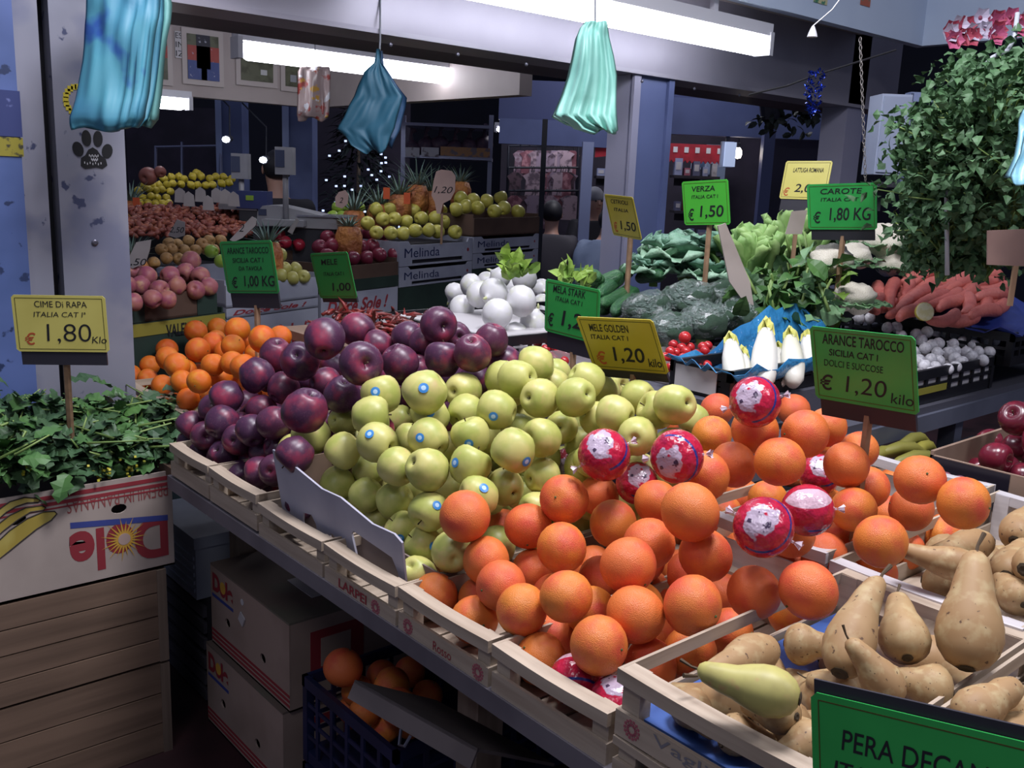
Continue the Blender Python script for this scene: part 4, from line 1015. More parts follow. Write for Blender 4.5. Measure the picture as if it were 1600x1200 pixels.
# cardboard tray leaning under the counter
t = thing('cardboard_tray', 'grey cardboard tray tilted under the counter edge', 'tray', (.98, 1.28, .62), rot=(0, .55, .15))
part('panel', MB().bb((-.10, -.16, 0), (.16, .16, .006)), mat('grey_card', '6e6462', .8, noise=(6, '5c5352', .4, .7)), t)
part('edge_fold', MB().bb((-.10, -.16, -.03), (-.095, .16, .006)), mat('grey_card', '6e6462', .8), t)
part('clip', MB().tube([(-.105, -.02, -.03), (-.11, -.02, -.05), (-.10, 0, -.055), (-.10, .01, -.03)], .003, 5), mat('dull_bolt', '6d6c78', .4), t)

# ================================================================== VEGETABLE WING
GMET = mat('grey_shelf_metal', '6c7080', .45, metal=.3, noise=(4, '5a5e6e', .4, .7))
vw = thing('vegetable_stand', 'grey stepped metal stand that carries the vegetable crates', 'stand', (1.6, 1.2, 0))
part('shelf_board', MB().bb((0, .0, 1.02), (2.55, .30, 1.045)), mat('shelf_top', '4a4a54', .6), vw)
part('step_board', MB().bb((0, .30, 1.09), (2.55, 1.56, 1.115)), mat('shelf_top', '4a4a54', .6), vw)
part('step_riser', MB().bb((0, .29, 1.045), (2.55, .30, 1.115)), mat('shelf_top', '4a4a54', .6), vw)
for z in (1.0, .88, .62): part('edge_rail', MB().bb((.0, -.012, z - .025), (2.55, .0, z + .025)), GMET, vw)
part('lower_shelf', MB().bb((0, 0, .60), (2.55, .5, .62)), mat('shelf_top', '4a4a54', .6), vw)
for x in (.02, 1.25, 2.48):
    for y in (.02, 1.5): part('leg', MB().bb((x, y, 0), (x + .05, y + .05, 1.02)), GMET, vw)
BLK = mat('black_plastic', '17181d', .35, noise=(8, '0f1014', .4, .7))
BLUEPAPER = mat('blue_wrap_paper', '3078a8', .22, noise=(5, '245f90', .4, .65), bump=(20, 1., .02), coat=.5)
NAVYPAPER = mat('deep_blue_paper', '2f4192', .4, noise=(5, '263577', .4, .65), bump=(14, .6, .01))
def crumple(x0, x1, y0, y1, z, amp, m, parent, name, rim=.05, seed=3, nx=14, ny=12, lift=None):
    rr = random.Random(seed); vs = []; fs = []
    for j in range(ny + 1):
        for i in range(nx + 1):
            u, v = i / nx, j / ny
            e = min(u, 1 - u, v, 1 - v); k = max(0, 1 - e / .16)
            x = x0 + (x1 - x0) * u; y = y0 + (y1 - y0) * v
            zz = z + rim * k ** 1.5 + rr.uniform(-amp, amp) * (.4 + k)
            if lift: zz += lift(u, v)
            vs.append((x + rr.uniform(-amp, amp) * .6, y + rr.uniform(-amp, amp) * .6, zz))
    for j in range(ny):
        for i in range(nx):
            a = j * (nx + 1) + i; fs.append((a, a + 1, a + nx + 2, a + nx + 1))
    o = part(name, MB().add(vs, fs), m, parent, True)
    md = o.modifiers.new('thickness', 'SOLIDIFY'); md.thickness = .0015
    return o

# ---- endive crate with blue paper
part('crate_riser', MB().bb((.24, .13, 1.045), (.88, .30, 1.115)), mat('shelf_top', '4a4a54', .6), vw)
t = basket(1.87, 1.345, 1.117, .58, .19, .075, BLK, 'black plastic crate lined with bright blue paper holding endives', bars=8, rows=2)
part('white_label', MB().bb((-.002, .04, .008), (0, .17, .068)), mat('paper_white', 'b9b6b8', .6), t)
crumple(-.015, .61, -.02, .205, .03, .010, BLUEPAPER, t, 'paper_lining', .05, 4, lift=lambda u, v: .22 * max(0, v - .55) * min(1, max(0, u - .28) * 2.5) + .03 * max(0, u - .6))
ENDM = mat('endive_white', 'd8d6cc', .42, noise=(3, 'cfcdb0', .45, .65)); ENDY = mat('endive_tip', 'c2c06a', .45, noise=(5, 'a9b058', .45, .6))
def endive(a, za, b, zb2, wpx, label='pale endive with a yellow tip in the blue lined crate'):
    A = Vector(at(a[0], a[1], za)); B = Vector(at(b[0], b[1], zb2)); ln = (B - A).length; z = (B - A).normalized(); x = z.orthogonal().normalized(); M3 = Matrix((x, z.cross(x), z)).transposed()
    t = thing('endive', label, 'endive', A, rot=M3.to_euler(), group='endives in the blue lined crate')
    r0 = wpx / 2 * pj((A + B) / 2)[2] / F; body = MB(); tip = MB()
    body.lathe([(0, 0), (r0 * .45, .004), (r0 * .75, ln * .10), (r0 * .9, ln * .28), (r0 * .84, ln * .5), (r0 * .6, ln * .72), (r0 * .45, ln * .80)], 12, lambda p: Vector((p.x * (1 + .08 * math.cos(3 * math.atan2(p.y, p.x))), p.y, p.z)))
    part('body', body, ENDM, t, True)
    for k in range(5):
        an = k * 1.257; leaf(tip, Vector((math.cos(an), math.sin(an), 0)) * r0 * .45 + Vector((0, 0, ln * .62)), Vector((-.18 * math.cos(an), -.18 * math.sin(an), 1)), (math.cos(an), math.sin(an), 0), ln * .42, r0 * 1.3, .05, -.3, 3, 'oval')
    part('leaf_tip', tip, ENDY, t, True)
for a, za, b, zb2, w_ in (((1150, 602), 1.14, (1140, 520), 1.245, 40), ((1192, 604), 1.15, (1198, 500), 1.28, 46), ((1240, 602), 1.14, (1234, 512), 1.26, 42), ((1268, 584), 1.15, (1262, 515), 1.25, 40), ((1165, 615), 1.13, (1160, 545), 1.2, 34), ((1292, 575), 1.15, (1288, 515), 1.24, 36), ((1216, 604), 1.13, (1216, 535), 1.22, 36)):
    endive(a, za, b, zb2, w_)

# ---- small white onions in a black crate
t = basket(2.40, 1.215, 1.047, .66, .28, .10, BLK, 'black plastic crate of small white onions under the carrots', bars=9, rows=2)
part('yellow_print', MB().bb((.16, -.0006, .03), (.34, 0, .05)), mat('crate_yellow_print', '8a8430', .6), t)
def scatter(poly, step, surf, rr, jit=.25):
    """evenly spread pixel spots inside an outline"""
    xs = [p[0] for p in poly]; ys = [p[1] for p in poly]; out = []; y = min(ys); row = 0
    while y < max(ys):
        x = min(xs) + (step / 2 if row % 2 else 0)
        while x < max(xs):
            px, py = x + rr.uniform(-jit, jit) * step, y + rr.uniform(-jit, jit) * step
            ins = False; n = len(poly)
            for i in range(n):
                (x1, y1), (x2, y2) = poly[i], poly[(i + 1) % n]
                if (y1 > py) != (y2 > py) and px < (x2 - x1) * (py - y1) / (y2 - y1) + x1: ins = not ins
            if ins: out.append((px, py, step * .56))
            x += step
        y += step * surf; row += 1
    return out
rs = random.Random(21)
ONM = mat('white_onion_skin', 'e4e2e6', .35, noise=(2, 'c2c0c6', .45, .65), spec=.5)
def onion_mesh(m, name): return MB().lathe([(0, -.82), (.25, -.84), (.62, -.70), (.92, -.32), (1, .05), (.92, .42), (.66, .70), (.34, .86), (.16, 1.0), (.10, 1.15), (0, 1.17)], 16).mesh(name, m, True)
SON = onion_mesh(ONM, 'small_onion')
lst = scatter([(1318, 490), (1345, 485), (1420, 512), (1520, 515), (1562, 536), (1545, 566), (1452, 590), (1425, 560), (1400, 520)], 17, .74, rs)
P, r = heap(lst, .040, (2.7, 1.3, 1.155, .03, .12), .15, floor=1.08)
for p, q in zip(P, r): put('small_onion', SON, p, q, 'small round white onion in the black crate below the carrots', 'onion', 'small white onions')
part('paper_lining', MB().bb((.01, .01, .03), (.65, .27, .075)), mat('paper_white', 'b9b6b8', .6), t)

# ---- carrots
t = basket(3.08, 1.18, 1.117, .58, .62, .105, BLK, 'black plastic crate lined with deep blue paper and heaped with carrots', bars=9, rows=2)
crumple(-.01, .60, -.02, .64, .06, .012, NAVYPAPER, t, 'paper_lining', .05, 8, lift=lambda u, v: .17 * math.sin(math.pi * min(1, u)) * math.sin(math.pi * v) + .10 * max(0, u - .7))
CAM = mat('carrot_skin', 'd27a70', .5, rnd='cc6e62', noise=(3, 'bd6058', .45, .65), bump=(20, .4, .01))
def carrot_mesh(seed):
    rr = random.Random(seed); be = rr.uniform(-.06, .06)
    pr = [(0, 0), (.55, .005), (.9, .03), (1, .10), (.95, .3), (.86, .55), (.74, .75), (.6, .9), (.38, .97), (0, 1.0)]
    return MB().lathe([(a * .075, b) for a, b in pr], 10, lambda p: Vector((p.x + be * math.sin(p.z * 3.14), p.y, p.z))).mesh('carrot', CAM, True)
CAR = [carrot_mesh(k) for k in range(4)]
CRL = [(680, 580, 745, 640), (795, 560, 765, 745), (870, 475, 850, 650), (1160, 440, 860, 600), (1330, 485, 1000, 585), (1450, 515, 1110, 620), (1490, 585, 1330, 600), (1010, 610, 800, 750), (1200, 625, 950, 710), (1210, 685, 1060, 740), (1355, 630, 1320, 760), (1490, 640, 1380, 655), (1485, 695, 1360, 730), (630, 720, 740, 690), (1250, 650, 1220, 760), (1070, 595, 820, 690), (960, 500, 900, 530), (960, 740, 810, 800), (1310, 770, 1060, 800), (1120, 640, 880, 760), (1300, 600, 1060, 700), (1420, 560, 1200, 640), (1240, 530, 960, 640), (700, 660, 680, 760), (900, 640, 740, 780), (1440, 740, 1250, 790), (1180, 760, 1000, 800)]
rc_ = random.Random(4)
for k in range(16):
    x = rc_.uniform(720, 1420); y = rc_.uniform(560, 760); CRL.append((x + 120, y - rc_.uniform(10, 60), x - 120, y + rc_.uniform(10, 50)))
for i, (x1, y1, x2, y2) in enumerate(CRL):
    dp = lambda yy: 3.02 + .42 * (800 - yy) / 360 - (.03 if i < 27 else -.05) - (i % 3) * .015
    A = Vector(atd(1200 + x1 / 4, 300 + y1 / 4, dp(y1))); B = Vector(atd(1200 + x2 / 4, 300 + y2 / 4, dp(y2)))
    ln = min(.30, max(.13, (B - A).length)); z = (B - A).normalized(); x = z.orthogonal().normalized()
    o = obj('carrot', CAR[i % 4], None, A); o.rotation_euler = Matrix((x, z.cross(x), z)).transposed().to_euler(); o.scale = (.31, .31, ln)
    tag(o, 'reddish carrot in the heap on the deep blue paper', 'carrot', 'carrots')
# half lemon
q = atd(1445, 487, 2.93)
lm = thing('lemon_half', 'cut lemon half lying on the carrots', 'lemon', q, rot=(1.25, .2, -.75))
rl = .030
part('peel', MB().lathe([(0, -rl * 1.1), (rl * .4, -rl), (rl * .85, -rl * .55), (rl, 0), (rl * .96, .002)], 16), mat('lemon_peel', 'c9b84a', .45), lm, True)
part('cut_face', MB().lathe([(rl * .97, .0015), (rl * .85, .003), (0, .003)], 16), mat('lemon_flesh', 'd8cf9a', .4, noise=(60, 'e0dab8', .45, .6)), lm)

# ---- cherry tomatoes in punnets
TOM = mat('tomato_skin', 'b62a2c', .25, rnd='a82228', spec=.6)
TOMM = ico(14, 10).mesh('cherry_tomato', TOM, True)
for (poly, sf, zf, lb, pn) in (([(1032, 545), (1080, 530), (1122, 540), (1118, 565), (1060, 592), (1038, 570)], (2.0, 1.56, 1.20, .1, .30), 1.12, 'small red tomato in the clear punnet beside the yellow price card', (1.90, 1.53, .32, .20)), ([(836, 530), (862, 522), (880, 540), (900, 560), (860, 575)], (1.75, 1.95, 1.17, .1, .1), 1.12, 'small red tomato half hidden behind the green stark card', (1.72, 1.83, .20, .20))):
    lst = scatter(poly, 14, .75, rs); P, r = heap(lst, .032, sf, .1, floor=zf)
    for p, q in zip(P, r): put('cherry_tomato', TOMM, p, q, lb, 'tomato', lb.split(' in ')[0].split(' half')[0] + ('s one' if sf[0] > 1.9 else 's two'))
    pt = thing('tomato_punnet', 'clear plastic tray under the small tomatoes ' + ('beside the yellow card' if sf[0] > 1.9 else 'behind the green stark card'), 'punnet', (pn[0], pn[1], 1.117))
    part('tray', MB().bb((0, 0, 0), (pn[2], pn[3], .006)).bb((0, 0, 0), (pn[2], .004, .06)).bb((0, pn[3] - .004, 0), (pn[2], pn[3], .06)).bb((0, 0, 0), (.004, pn[3], .06)).bb((pn[2] - .004, 0, 0), (pn[2], pn[3], .06)), mat('clear_punnet', 'b8b0b4', .2, alpha=.45), pt)
q = aty(1070, 527, 1.62)
put('cherry_tomato', TOMM, q, .017, 'single orange tomato on top of the red tomatoes', 'tomato', None).active_material = None if False else TOM

# ---- white bulb onions
ONL = [(722, 480, 20), (750, 460, 22), (772, 456, 23), (736, 446, 19), (736, 506, 18), (776, 490, 25), (782, 434, 18), (796, 470, 20), (820, 436, 20), (815, 470, 26), (830, 506, 21), (806, 524, 22), (846, 450, 15), (846, 474, 15), (810, 550, 18), (758, 520, 18), (712, 460, 16), (760, 440, 16), (800, 452, 16), (784, 520, 20), (844, 500, 16), (715, 505, 14), (806, 498, 18), (838, 528, 16), (752, 485, 16)]
BULB = onion_mesh(mat('bulb_onion_skin', 'd2d1d2', .35, noise=(1.4, 'c9cbb8', .5, .72), spec=.5), 'white_onion')
P, r = heap(ONL, .088, (1.85, 2.15, 1.22, .15, .10), .5, floor=1.12)
for p, q in zip(P, r):
    put('white_onion', BULB, p, q, 'large white onion in the heap behind the purple apples', 'onion', 'large white onions', [('neck', MB().tube([(0, 0, 1.0), (.02, .02, 1.25), (.10, .05, 1.45)], [.14, .10, .04], 7).mesh('neck', mat('onion_neck', 'b8bd8a', .5), True))])
for px, py, z in ((795, 418, 1.36), (885, 434, 1.34), (915, 442, 1.32), (810, 425, 1.34)):
    q = at(px, py, z); t = thing('lettuce_tuft', 'light green leafy tuft on top of the white onions', 'greens', q, group='leafy tufts on the onions'); mb = MB()
    for k in range(14): leaf(mb, rv(rs, .012), (rs.gauss(0, .7), rs.gauss(0, .7), 1), rv(rs), rs.uniform(.04, .07), .035, .4, .3, 3, 'oval', .04, rs)
    part('leaves', mb, mat('light_leaf', '8fae4a', .5, noise=(10, '6c9440', .4, .65)), t, stuff=True)
ont = basket(1.62, 1.95, 1.117, .50, .56, .085, BLK, 'black plastic crate under the large white onions', bars=7, rows=2)
part('paper_bed', MB().box((.25, .28, .055), (.46, .50, .05), taper=.9), mat('paper_white', 'b9b6b8', .6), ont)

# ---- dried chillies and white paper behind the purple apples
mb = MB()
for k in range(170):
    q = at(rs.uniform(500, 665), rs.uniform(488, 530), 1.16 + rs.uniform(0, .05)); d = rv(rs); d.z *= .3; d.normalize(); p = Vector(q) - Vector((1.62, 2.35, 1.1))
    mb.tube([p, p + d * .03 + Vector((0, 0, .006)), p + d * .06], [.006, .0055, .001], 5)
ch = thing('chilli_heap', 'heap of dried dark red chillies behind the purple apples', 'chillies', (1.62, 2.35, 1.1))
part('chillies', mb, mat('dried_chilli', '7a2420', .4, noise=(20, '56201c', .4, .65)), ch, True, stuff=True)
part('tray', MB().bb((-.25, -.12, .018), (-.012, .35, .045)), CARDB, ch)
part('tray_support', MB().bb((-.22, -.1, -.258), (-.04, .3, .018)), mat('tray_dark', '24222a', .8), ch)
q = at(668, 500, 1.2)
pw = thing('crumpled_paper', 'sheet of crumpled white paper beside the dried chillies', 'paper', (q[0], q[1], 1.165))
crumple(-.12, .14, -.10, .10, .0, .016, mat('paper_white', 'b9b6b8', .6), pw, 'sheet', .02, 9, 8, 8)
q = at(810, 575, 1.16)

# ---- cucumbers
CUM = mat('cucumber_skin', '2f5a3c', .35, rnd='3a6a3c', noise=(3, '4a7a4a', .5, .7), bump=(8, .4, .02), spec=.5)
def cuke_mesh(seed):
    rr = random.Random(seed); be = rr.uniform(-.08, .08); pr = [(0, 0), (.35, .008), (.75, .05), (.95, .14), (1, .4), (1, .65), (.92, .85), (.7, .95), (.3, .995), (0, 1)]
    return MB().lathe([(a, b) for a, b in pr], 12, lambda p: Vector((p.x + be * 5 * math.sin(p.z * 3.14), p.y, p.z))).mesh('cucumber', CUM, True)
CU = [cuke_mesh(k) for k in range(3)]
CUL = [(555, 640, 720, 515), (560, 700, 800, 565), (640, 755, 890, 585), (560, 745, 730, 650), (370, 520, 570, 535), (470, 590, 600, 540), (700, 480, 740, 520), (520, 600, 680, 520), (590, 720, 780, 620), (420, 560, 560, 545), (790, 540, 930, 520)]
for i, (x1, y1, x2, y2) in enumerate(CUL):
    zz = 1.20 + .12 * (760 - (y1 + y2) / 2) / 260
    A = Vector(at(800 + x1 / 4, 300 + y1 / 4, zz)); B = Vector(at(800 + x2 / 4, 300 + y2 / 4, zz + .03)); ln = max(.12, min(.32, (B - A).length)); z = (B - A).normalized(); x = z.orthogonal().normalized()
    o = obj('cucumber', CU[i % 3], None, A); o.rotation_euler = Matrix((x, z.cross(x), z)).transposed().to_euler(); o.scale = (.024, .024, ln)
    tag(o, 'dark green cucumber in the pile beside the wrapped broccoli', 'cucumber', 'cucumbers')
bk = basket(2.14, 1.78, 1.117, .46, .72, .085, BLK, 'black plastic crate under the cucumbers and wrapped broccoli', bars=8, rows=2)

# ---- broccoli heads under clear film
BRO = mat('broccoli_green', '4c6a54', .6, noise=(30, '38543f', .4, .65), bump=(60, .9, .01))
FILM = mat('clear_film', '9fb5ac', .10, noise=(4, 'd4dcda', .50, .66), bump=(7, 1.0, .05), alpha=.46, coat=.8, spec=.8)
def blob_mesh(seed, amp, freq, n=20, m=14):
    rr = random.Random(seed); ds = [Vector((rr.gauss(0, 1), rr.gauss(0, 1), rr.gauss(0, 1))).normalized() for _ in range(freq)]
    def fn(p):
        v = p.normalized(); k = max(max(0, v.dot(d)) ** 14 for d in ds); return v * (1 - amp + amp * 1.6 * k)
    return ico(n, m, fn)
for i, (px, py, rp, z) in enumerate(((1012, 484, 40, 1.9), (1076, 470, 44, 1.85), (1100, 502, 38, 1.72), (1046, 514, 38, 1.75), (1150, 492, 40, 1.68), (1132, 462, 34, 1.85))):
    q = aty(px, py, z); rad = rp * pj(q)[2] / F
    t = thing('wrapped_broccoli', 'broccoli head wrapped in shiny clear film', 'broccoli', q, group='wrapped broccoli heads', rz=i)
    o = part('head', blob_mesh(i, .22, 26), BRO, t, True); o.scale = (rad, rad * .95, rad * .7)
    part('film', blob_mesh(i + 40, .12, 9, 14, 10), FILM, t, False).scale = (rad * 1.12, rad * 1.05, rad * .82)
    part('stem', MB().tube([(0, 0, -rad * .5), (0, 0, -rad * .95)], rad * .3, 8), STALK, t)

# ---- savoy cabbage, romaine lettuces, cauliflowers
def big_leaf_obj(parent, base, d, up, ln, wd, m, curl=.4, fold=.3, wav=.05, n=7, shape='cab'):
    mb = MB(); frilly(mb, base, d, up, ln, wd, curl, fold, wav, shape, rs)
    o = part('leaf', mb, m, parent, True); md = o.modifiers.new('thickness', 'SOLIDIFY'); md.thickness = .0015
    return o
CABM = mat('savoy_leaf', '7da58c', .5, noise=(10, '64907a', .4, .65), bump=(30, .9, .012)); CABV = mat('cabbage_leaf_pale', '9fc2a6', .5, noise=(10, '86ad90', .4, .65), bump=(30, .9, .012))
for i, (px, py, z, rp, lb) in enumerate(((1072, 402, 2.1, 64, 'large savoy cabbage with wavy blue green leaves'), (1022, 424, 2.15, 42, 'smaller savoy cabbage beside the large one'), (1112, 432, 1.98, 46, 'savoy cabbage in front of the romaine lettuces'))):
    q = aty(px, py, z); rad = rp * pj(q)[2] / F * .8; t = thing('savoy_cabbage', lb, 'cabbage', q, rz=i * 1.3)
    o = part('head', blob_mesh(i + 9, .12, 12), CABV, t, True); o.scale = (rad * .6, rad * .6, rad * .55)
    for k in range(13):
        an = k * 2.4; tl_ = .5 + 1.3 * (k % 3) / 2
        big_leaf_obj(t, Vector((math.cos(an), math.sin(an), -.6)) * rad * .3, (math.cos(an), math.sin(an), tl_), (-math.cos(an), -math.sin(an), 1), rad * 1.3, rad * 1.5, CABM if k % 3 else CABV, .35, .45, .085)
    part('stem', MB().tube([(0, 0, -rad * .3), (0, 0, -rad * .7)], rad * .2, 8), STALK, t)
ROMM = mat('romaine_leaf', 'a6c67c', .5, noise=(9, '88b066', .4, .65), rnd='98bc70', bump=(20, .5, .01))
RIB = mat('romaine_rib', 'b4c68e', .5)
for i, (px, py, z, dx, dy) in enumerate(((1172, 435, 1.95, .02, .1), (1212, 432, 1.92, .15, .05), (1190, 455, 1.85, .1, .1), (1246, 440, 1.85, .3, -.1), (1158, 455, 1.9, -.1, .1), (1225, 410, 2.0, .2, 0))):
    q = aty(px, py, z); t = thing('romaine_lettuce', 'light green romaine lettuce standing beside the savoy cabbage', 'lettuce', q, group='romaine lettuces')
    for k in range(9):
        an = k * 2.4 + i; rr_ = .012 + .003 * k; b0 = Vector((rr_ * math.cos(an), rr_ * math.sin(an), 0)); dd = Vector((math.cos(an) * (.15 + .05 * k) + dx * .8, math.sin(an) * (.15 + .05 * k) + dy * .5, 1.0))
        lo2 = big_leaf_obj(t, b0, dd, (-math.cos(an), -math.sin(an), .2), rs.uniform(.17, .22), rs.uniform(.06, .08), ROMM, .15, .6, .035, shape='rom')
        obj('rib', MB().tube([b0 * .98, b0 + dd.normalized() * .07, b0 + dd.normalized() * .12 + Vector((math.cos(an), math.sin(an), 0)) * .008], [.006, .004, .002], 5).mesh('rib', RIB, True), lo2)
CAUM = mat('cauliflower_curd', 'e2dccc', .7, noise=(30, 'd2cab4', .45, .65), bump=(20, .5, .02))
CAUL = mat('cauliflower_leaf', '6f9468', .5, noise=(9, '5a8058', .4, .65))
for i, (px, py, z, rp) in enumerate(((1384, 376, 1.72, 34), (1300, 406, 1.62, 32), (1336, 400, 1.7, 26), (1396, 412, 1.68, 28), (1335, 466, 1.52, 32), (1350, 378, 1.85, 24))):
    q = aty(px, py, z); rad = rp * pj(q)[2] / F; t = thing('cauliflower', 'white cauliflower in pale green leaves behind the carrots', 'cauliflower', q, group='cauliflowers', rz=i)
    o = part('curd', blob_mesh(i + 3, .2, 40, 24, 16), CAUM, t, True); o.scale = (rad, rad, rad * .75)
    for k in range(9):
        an = k * 2.4; big_leaf_obj(t, Vector((math.cos(an), math.sin(an), -.6)) * rad * .75, (math.cos(an), math.sin(an), .8), (-math.cos(an), -math.sin(an), .4), rad * 1.1, rad * .9, CAUL, .45, .3, .06, 5)
# loose greens between lettuce, cauliflower and endives
for i, (px, py, z) in enumerate(((1195, 495, 1.62), (1240, 478, 1.62), (1285, 478, 1.6), (1265, 432, 1.72), (1215, 462, 1.7), (1420, 400, 1.75), (1455, 395, 1.75), (1180, 478, 1.7), (1250, 455, 1.62), (1270, 490, 1.55), (1430, 375, 1.85), (1290, 380, 1.9), (1475, 385, 1.8))):
    q = aty(px, py, z); t = thing('broccoli_greens_bunch', 'bunch of mixed green leaves between lettuce and cauliflowers', 'greens', q, group='mixed leaf bunches'); mb = MB(); ms = MB()
    for k in range(34): leaf(mb, rv(rs, .042), (rs.gauss(-.3, .7), rs.gauss(-.3, .7), rs.gauss(.5, .5)), rv(rs) + Vector((0, 0, 1)), rs.uniform(.05, .10), rs.uniform(.04, .065), rs.uniform(.1, .6), .3, 5, 'lobed' if k % 2 else 'oval', .07, rs)
    for k in range(6):
        b0 = rv(rs, .03); ms.tube([b0, b0 + Vector((rs.gauss(0, .03), rs.gauss(0, .03), .08))], [.006, .004], 6)
    part('foliage', mb, (LEAFM, CAUL, mat('yellowish_leaf', '7c9a3c', .5, noise=(10, '5f8436', .4, .65)), LEAFD)[i % 4], t, stuff=True); part('stalks', ms, STALK, t, True, stuff=True)

# ---- big parsley bunches hanging at the right
PARS = mat('parsley_leaf', '557a50', .6, rnd='4a6e48', noise=(14, '3f5f3c', .4, .65))
def parsley(px, py, d, n, spread, seed, label, hang):
    rr = random.Random(seed); q = atd(px, py, d); t = thing('parsley_bunch', label, 'herbs', q, group='hanging parsley bunches'); mb = MB(); ms = MB()
    for k in range(n):
        a = Vector((rr.gauss(0, spread * .3), rr.gauss(0, spread * .3), -spread * .9)) * .4; tip = Vector((rr.gauss(0, spread), rr.gauss(0, spread), rr.uniform(-.6, 1.1) * spread))
        ms.tube([a + Vector((0, 0, -spread * 1.1)), a * .5 + tip * .5, tip], [.0035, .003, .0015], 4)
        for j in range(15):
            c = tip + rv(rr, .028); leaf(mb, c, rv(rr), rv(rr) + Vector((0, 0, 1)), rr.uniform(.022, .04), rr.uniform(.02, .034), .4, .3, 3, 'lobed', .06, rr)
    part('foliage', mb, PARS, t, stuff=True); part('stalks', ms, STALK, t, True, stuff=True)
for i, (px, py, d, n, s_) in enumerate(((1475, 400, 2.75, 34, .05), (1470, 300, 2.65, 40, .055), (1540, 390, 2.7, 30, .06), (1555, 250, 2.6, 60, .09), (1560, 165, 2.5, 70, .10), (1520, 215, 2.55, 60, .08), (1590, 255, 2.5, 60, .10), (1492, 262, 2.6, 50, .065), (1520, 300, 2.6, 60, .09), (1580, 340, 2.6, 50, .09), (1478, 345, 2.65, 45, .06), (1600, 130, 2.55, 40, .08), (1490, 380, 2.75, 30, .06), (1475, 225, 2.6, 26, .045))):
    parsley(px, py, d, n, s_, i, 'bushy parsley bunch in the big green mass at the fascia corner', True)
for i, (px, py) in enumerate(((1425, 385), (1455, 380), (1490, 390), (1580, 300))):
    rr = random.Random(i); q = atd(px, py, 2.72); t = thing('celery_stalks', 'bundle of pale celery stalks below the parsley mass', 'celery', q, group='celery stalk bundles')
    for k in range(9):
        a = rv(rr, .02); part('stalk', MB().tube([a, a + Vector((rr.gauss(.02, .03), rr.gauss(-.02, .03), .07)), a + Vector((rr.gauss(.05, .06), rr.gauss(-.04, .06), .15))], [.007, .006, .004], 6), STALK, t, True)
pr_ = thing('parsley_rack', 'white curved rod that holds up the parsley bunches', 'rack', atd(1480, 165, 2.55))
o0 = Vector(atd(1480, 165, 2.55))
part('rod', MB().tube([Vector(atd(x, y, 2.55)) - o0 for x, y in ((1575, 78), (1550, 90), (1520, 122), (1495, 150), (1480, 168), (1478, 185), (1480, 430))], .006, 8), mat('white_rod', 'b8bcc4', .4), pr_, True)
part('hanger_hook', MB().tube([Vector(atd(x, y, 2.55)) - o0 for x, y in ((1575, 78), (1585, 60), (1590, 20))], .006, 8), mat('white_rod', 'b8bcc4', .4), pr_, True)

# ---- dark red apples in a low box at the right
t = thing('apple_box', 'open cardboard box of dark red apples with a black end label', 'box', (2.13, .50, .89))
part('floor_panel', MB().bb((0, 0, 0), (.56, .46, .008)), CARDB, t)
part('end_panel', MB().bb((0, 0, 0), (.008, .46, .15)), CARDB, t); part('end_panel', MB().bb((.552, 0, 0), (.56, .46, .15)), CARDB, t)
part('side_panel', MB().bb((0, .452, 0), (.56, .46, .16)), CARDB, t); part('side_panel', MB().bb((0, 0, 0), (.56, .008, .15)), CARDB, t)
lbp = part('black_label', MB().bb((-.0015, .28, .06), (0, .455, .148)), mat('label_black', '1c1a26', .3), t)
text('POM', (.03, .025, .13, .06), mat('label_pink', 'c08098', .4), lbp, Matrix.Translation((-.002, .455, .06)) @ NEGX)
part('support', MB().bb((.02, .02, -.048), (.54, .44, 0)), mat('tray_dark', '24222a', .8), t)
RAP = mat('dark_red_apple_skin', '6e1c2e', .25, rnd='581828', noise=(1.2, '8a2c3c', .5, .75), spec=.6)
RAM = [apple_mesh('red_apple', RAP, i + 15, .92, .76) for i in range(2)]
lst = [(1590, 655, 30), (1555, 715, 25), (1590, 700, 22), (1575, 735, 22), (1530, 735, 20), (1600, 745, 22), (1545, 690, 20), (1625, 690, 30), (1620, 650, 30), (1590, 770, 20), (1640, 730, 26), (1660, 700, 26), (1680, 660, 26), (1690, 720, 26), (1720, 690, 26), (1650, 770, 24), (1700, 760, 25), (1740, 730, 26), (1620, 720, 22)]
P, r = heap(lst, .074, (2.3, .75, 1.04, .12, 0), .3, floor=.90)
for p, q in zip(P, r): put('red_apple', _rng.choice(RAM), p, q, 'dark red apple in the open box behind the oranges', 'apple', 'dark red apples in the box', [('stem', STEM)])
part('box_prop', MB().bb((.02, .02, -.89), (.12, .12, -.048)), TIMBERZ, t); part('box_prop', MB().bb((.42, .32, -.89), (.52, .42, -.048)), TIMBERZ, t)
# bananas in the gap between oranges and vegetable stand
BANM = mat('green_banana', '8a8436', .5, noise=(3, '6f6c30', .45, .65))
bnm = MB().tube([(0, 0, 0), (.03, 0, .012), (.08, 0, .022), (.13, 0, .018), (.17, 0, 0), (.185, 0, -.008)], [.006, .014, .017, .016, .010, .005], 7).mesh('banana', BANM, True)
for k, (px, py, z, rz) in enumerate(((1340, 690, .97, .1), (1365, 715, .96, -.15), (1400, 705, .96, .2), (1345, 725, .95, .05), (1390, 730, .95, -.1), (1420, 720, .95, .3))):
    o = obj('banana', bnm, None, at(px, py, z)); o.rotation_euler = (0, 0, rz - .2); tag(o, 'greenish banana in the dark gap behind the oranges', 'banana', 'bananas in the gap')
tag(part('banana_tray', MB().bb((1.62, 1.105, .86), (2.35, 1.185, .93)), CARDB, None), 'narrow cardboard tray of bananas between oranges and vegetable stand', 'tray')
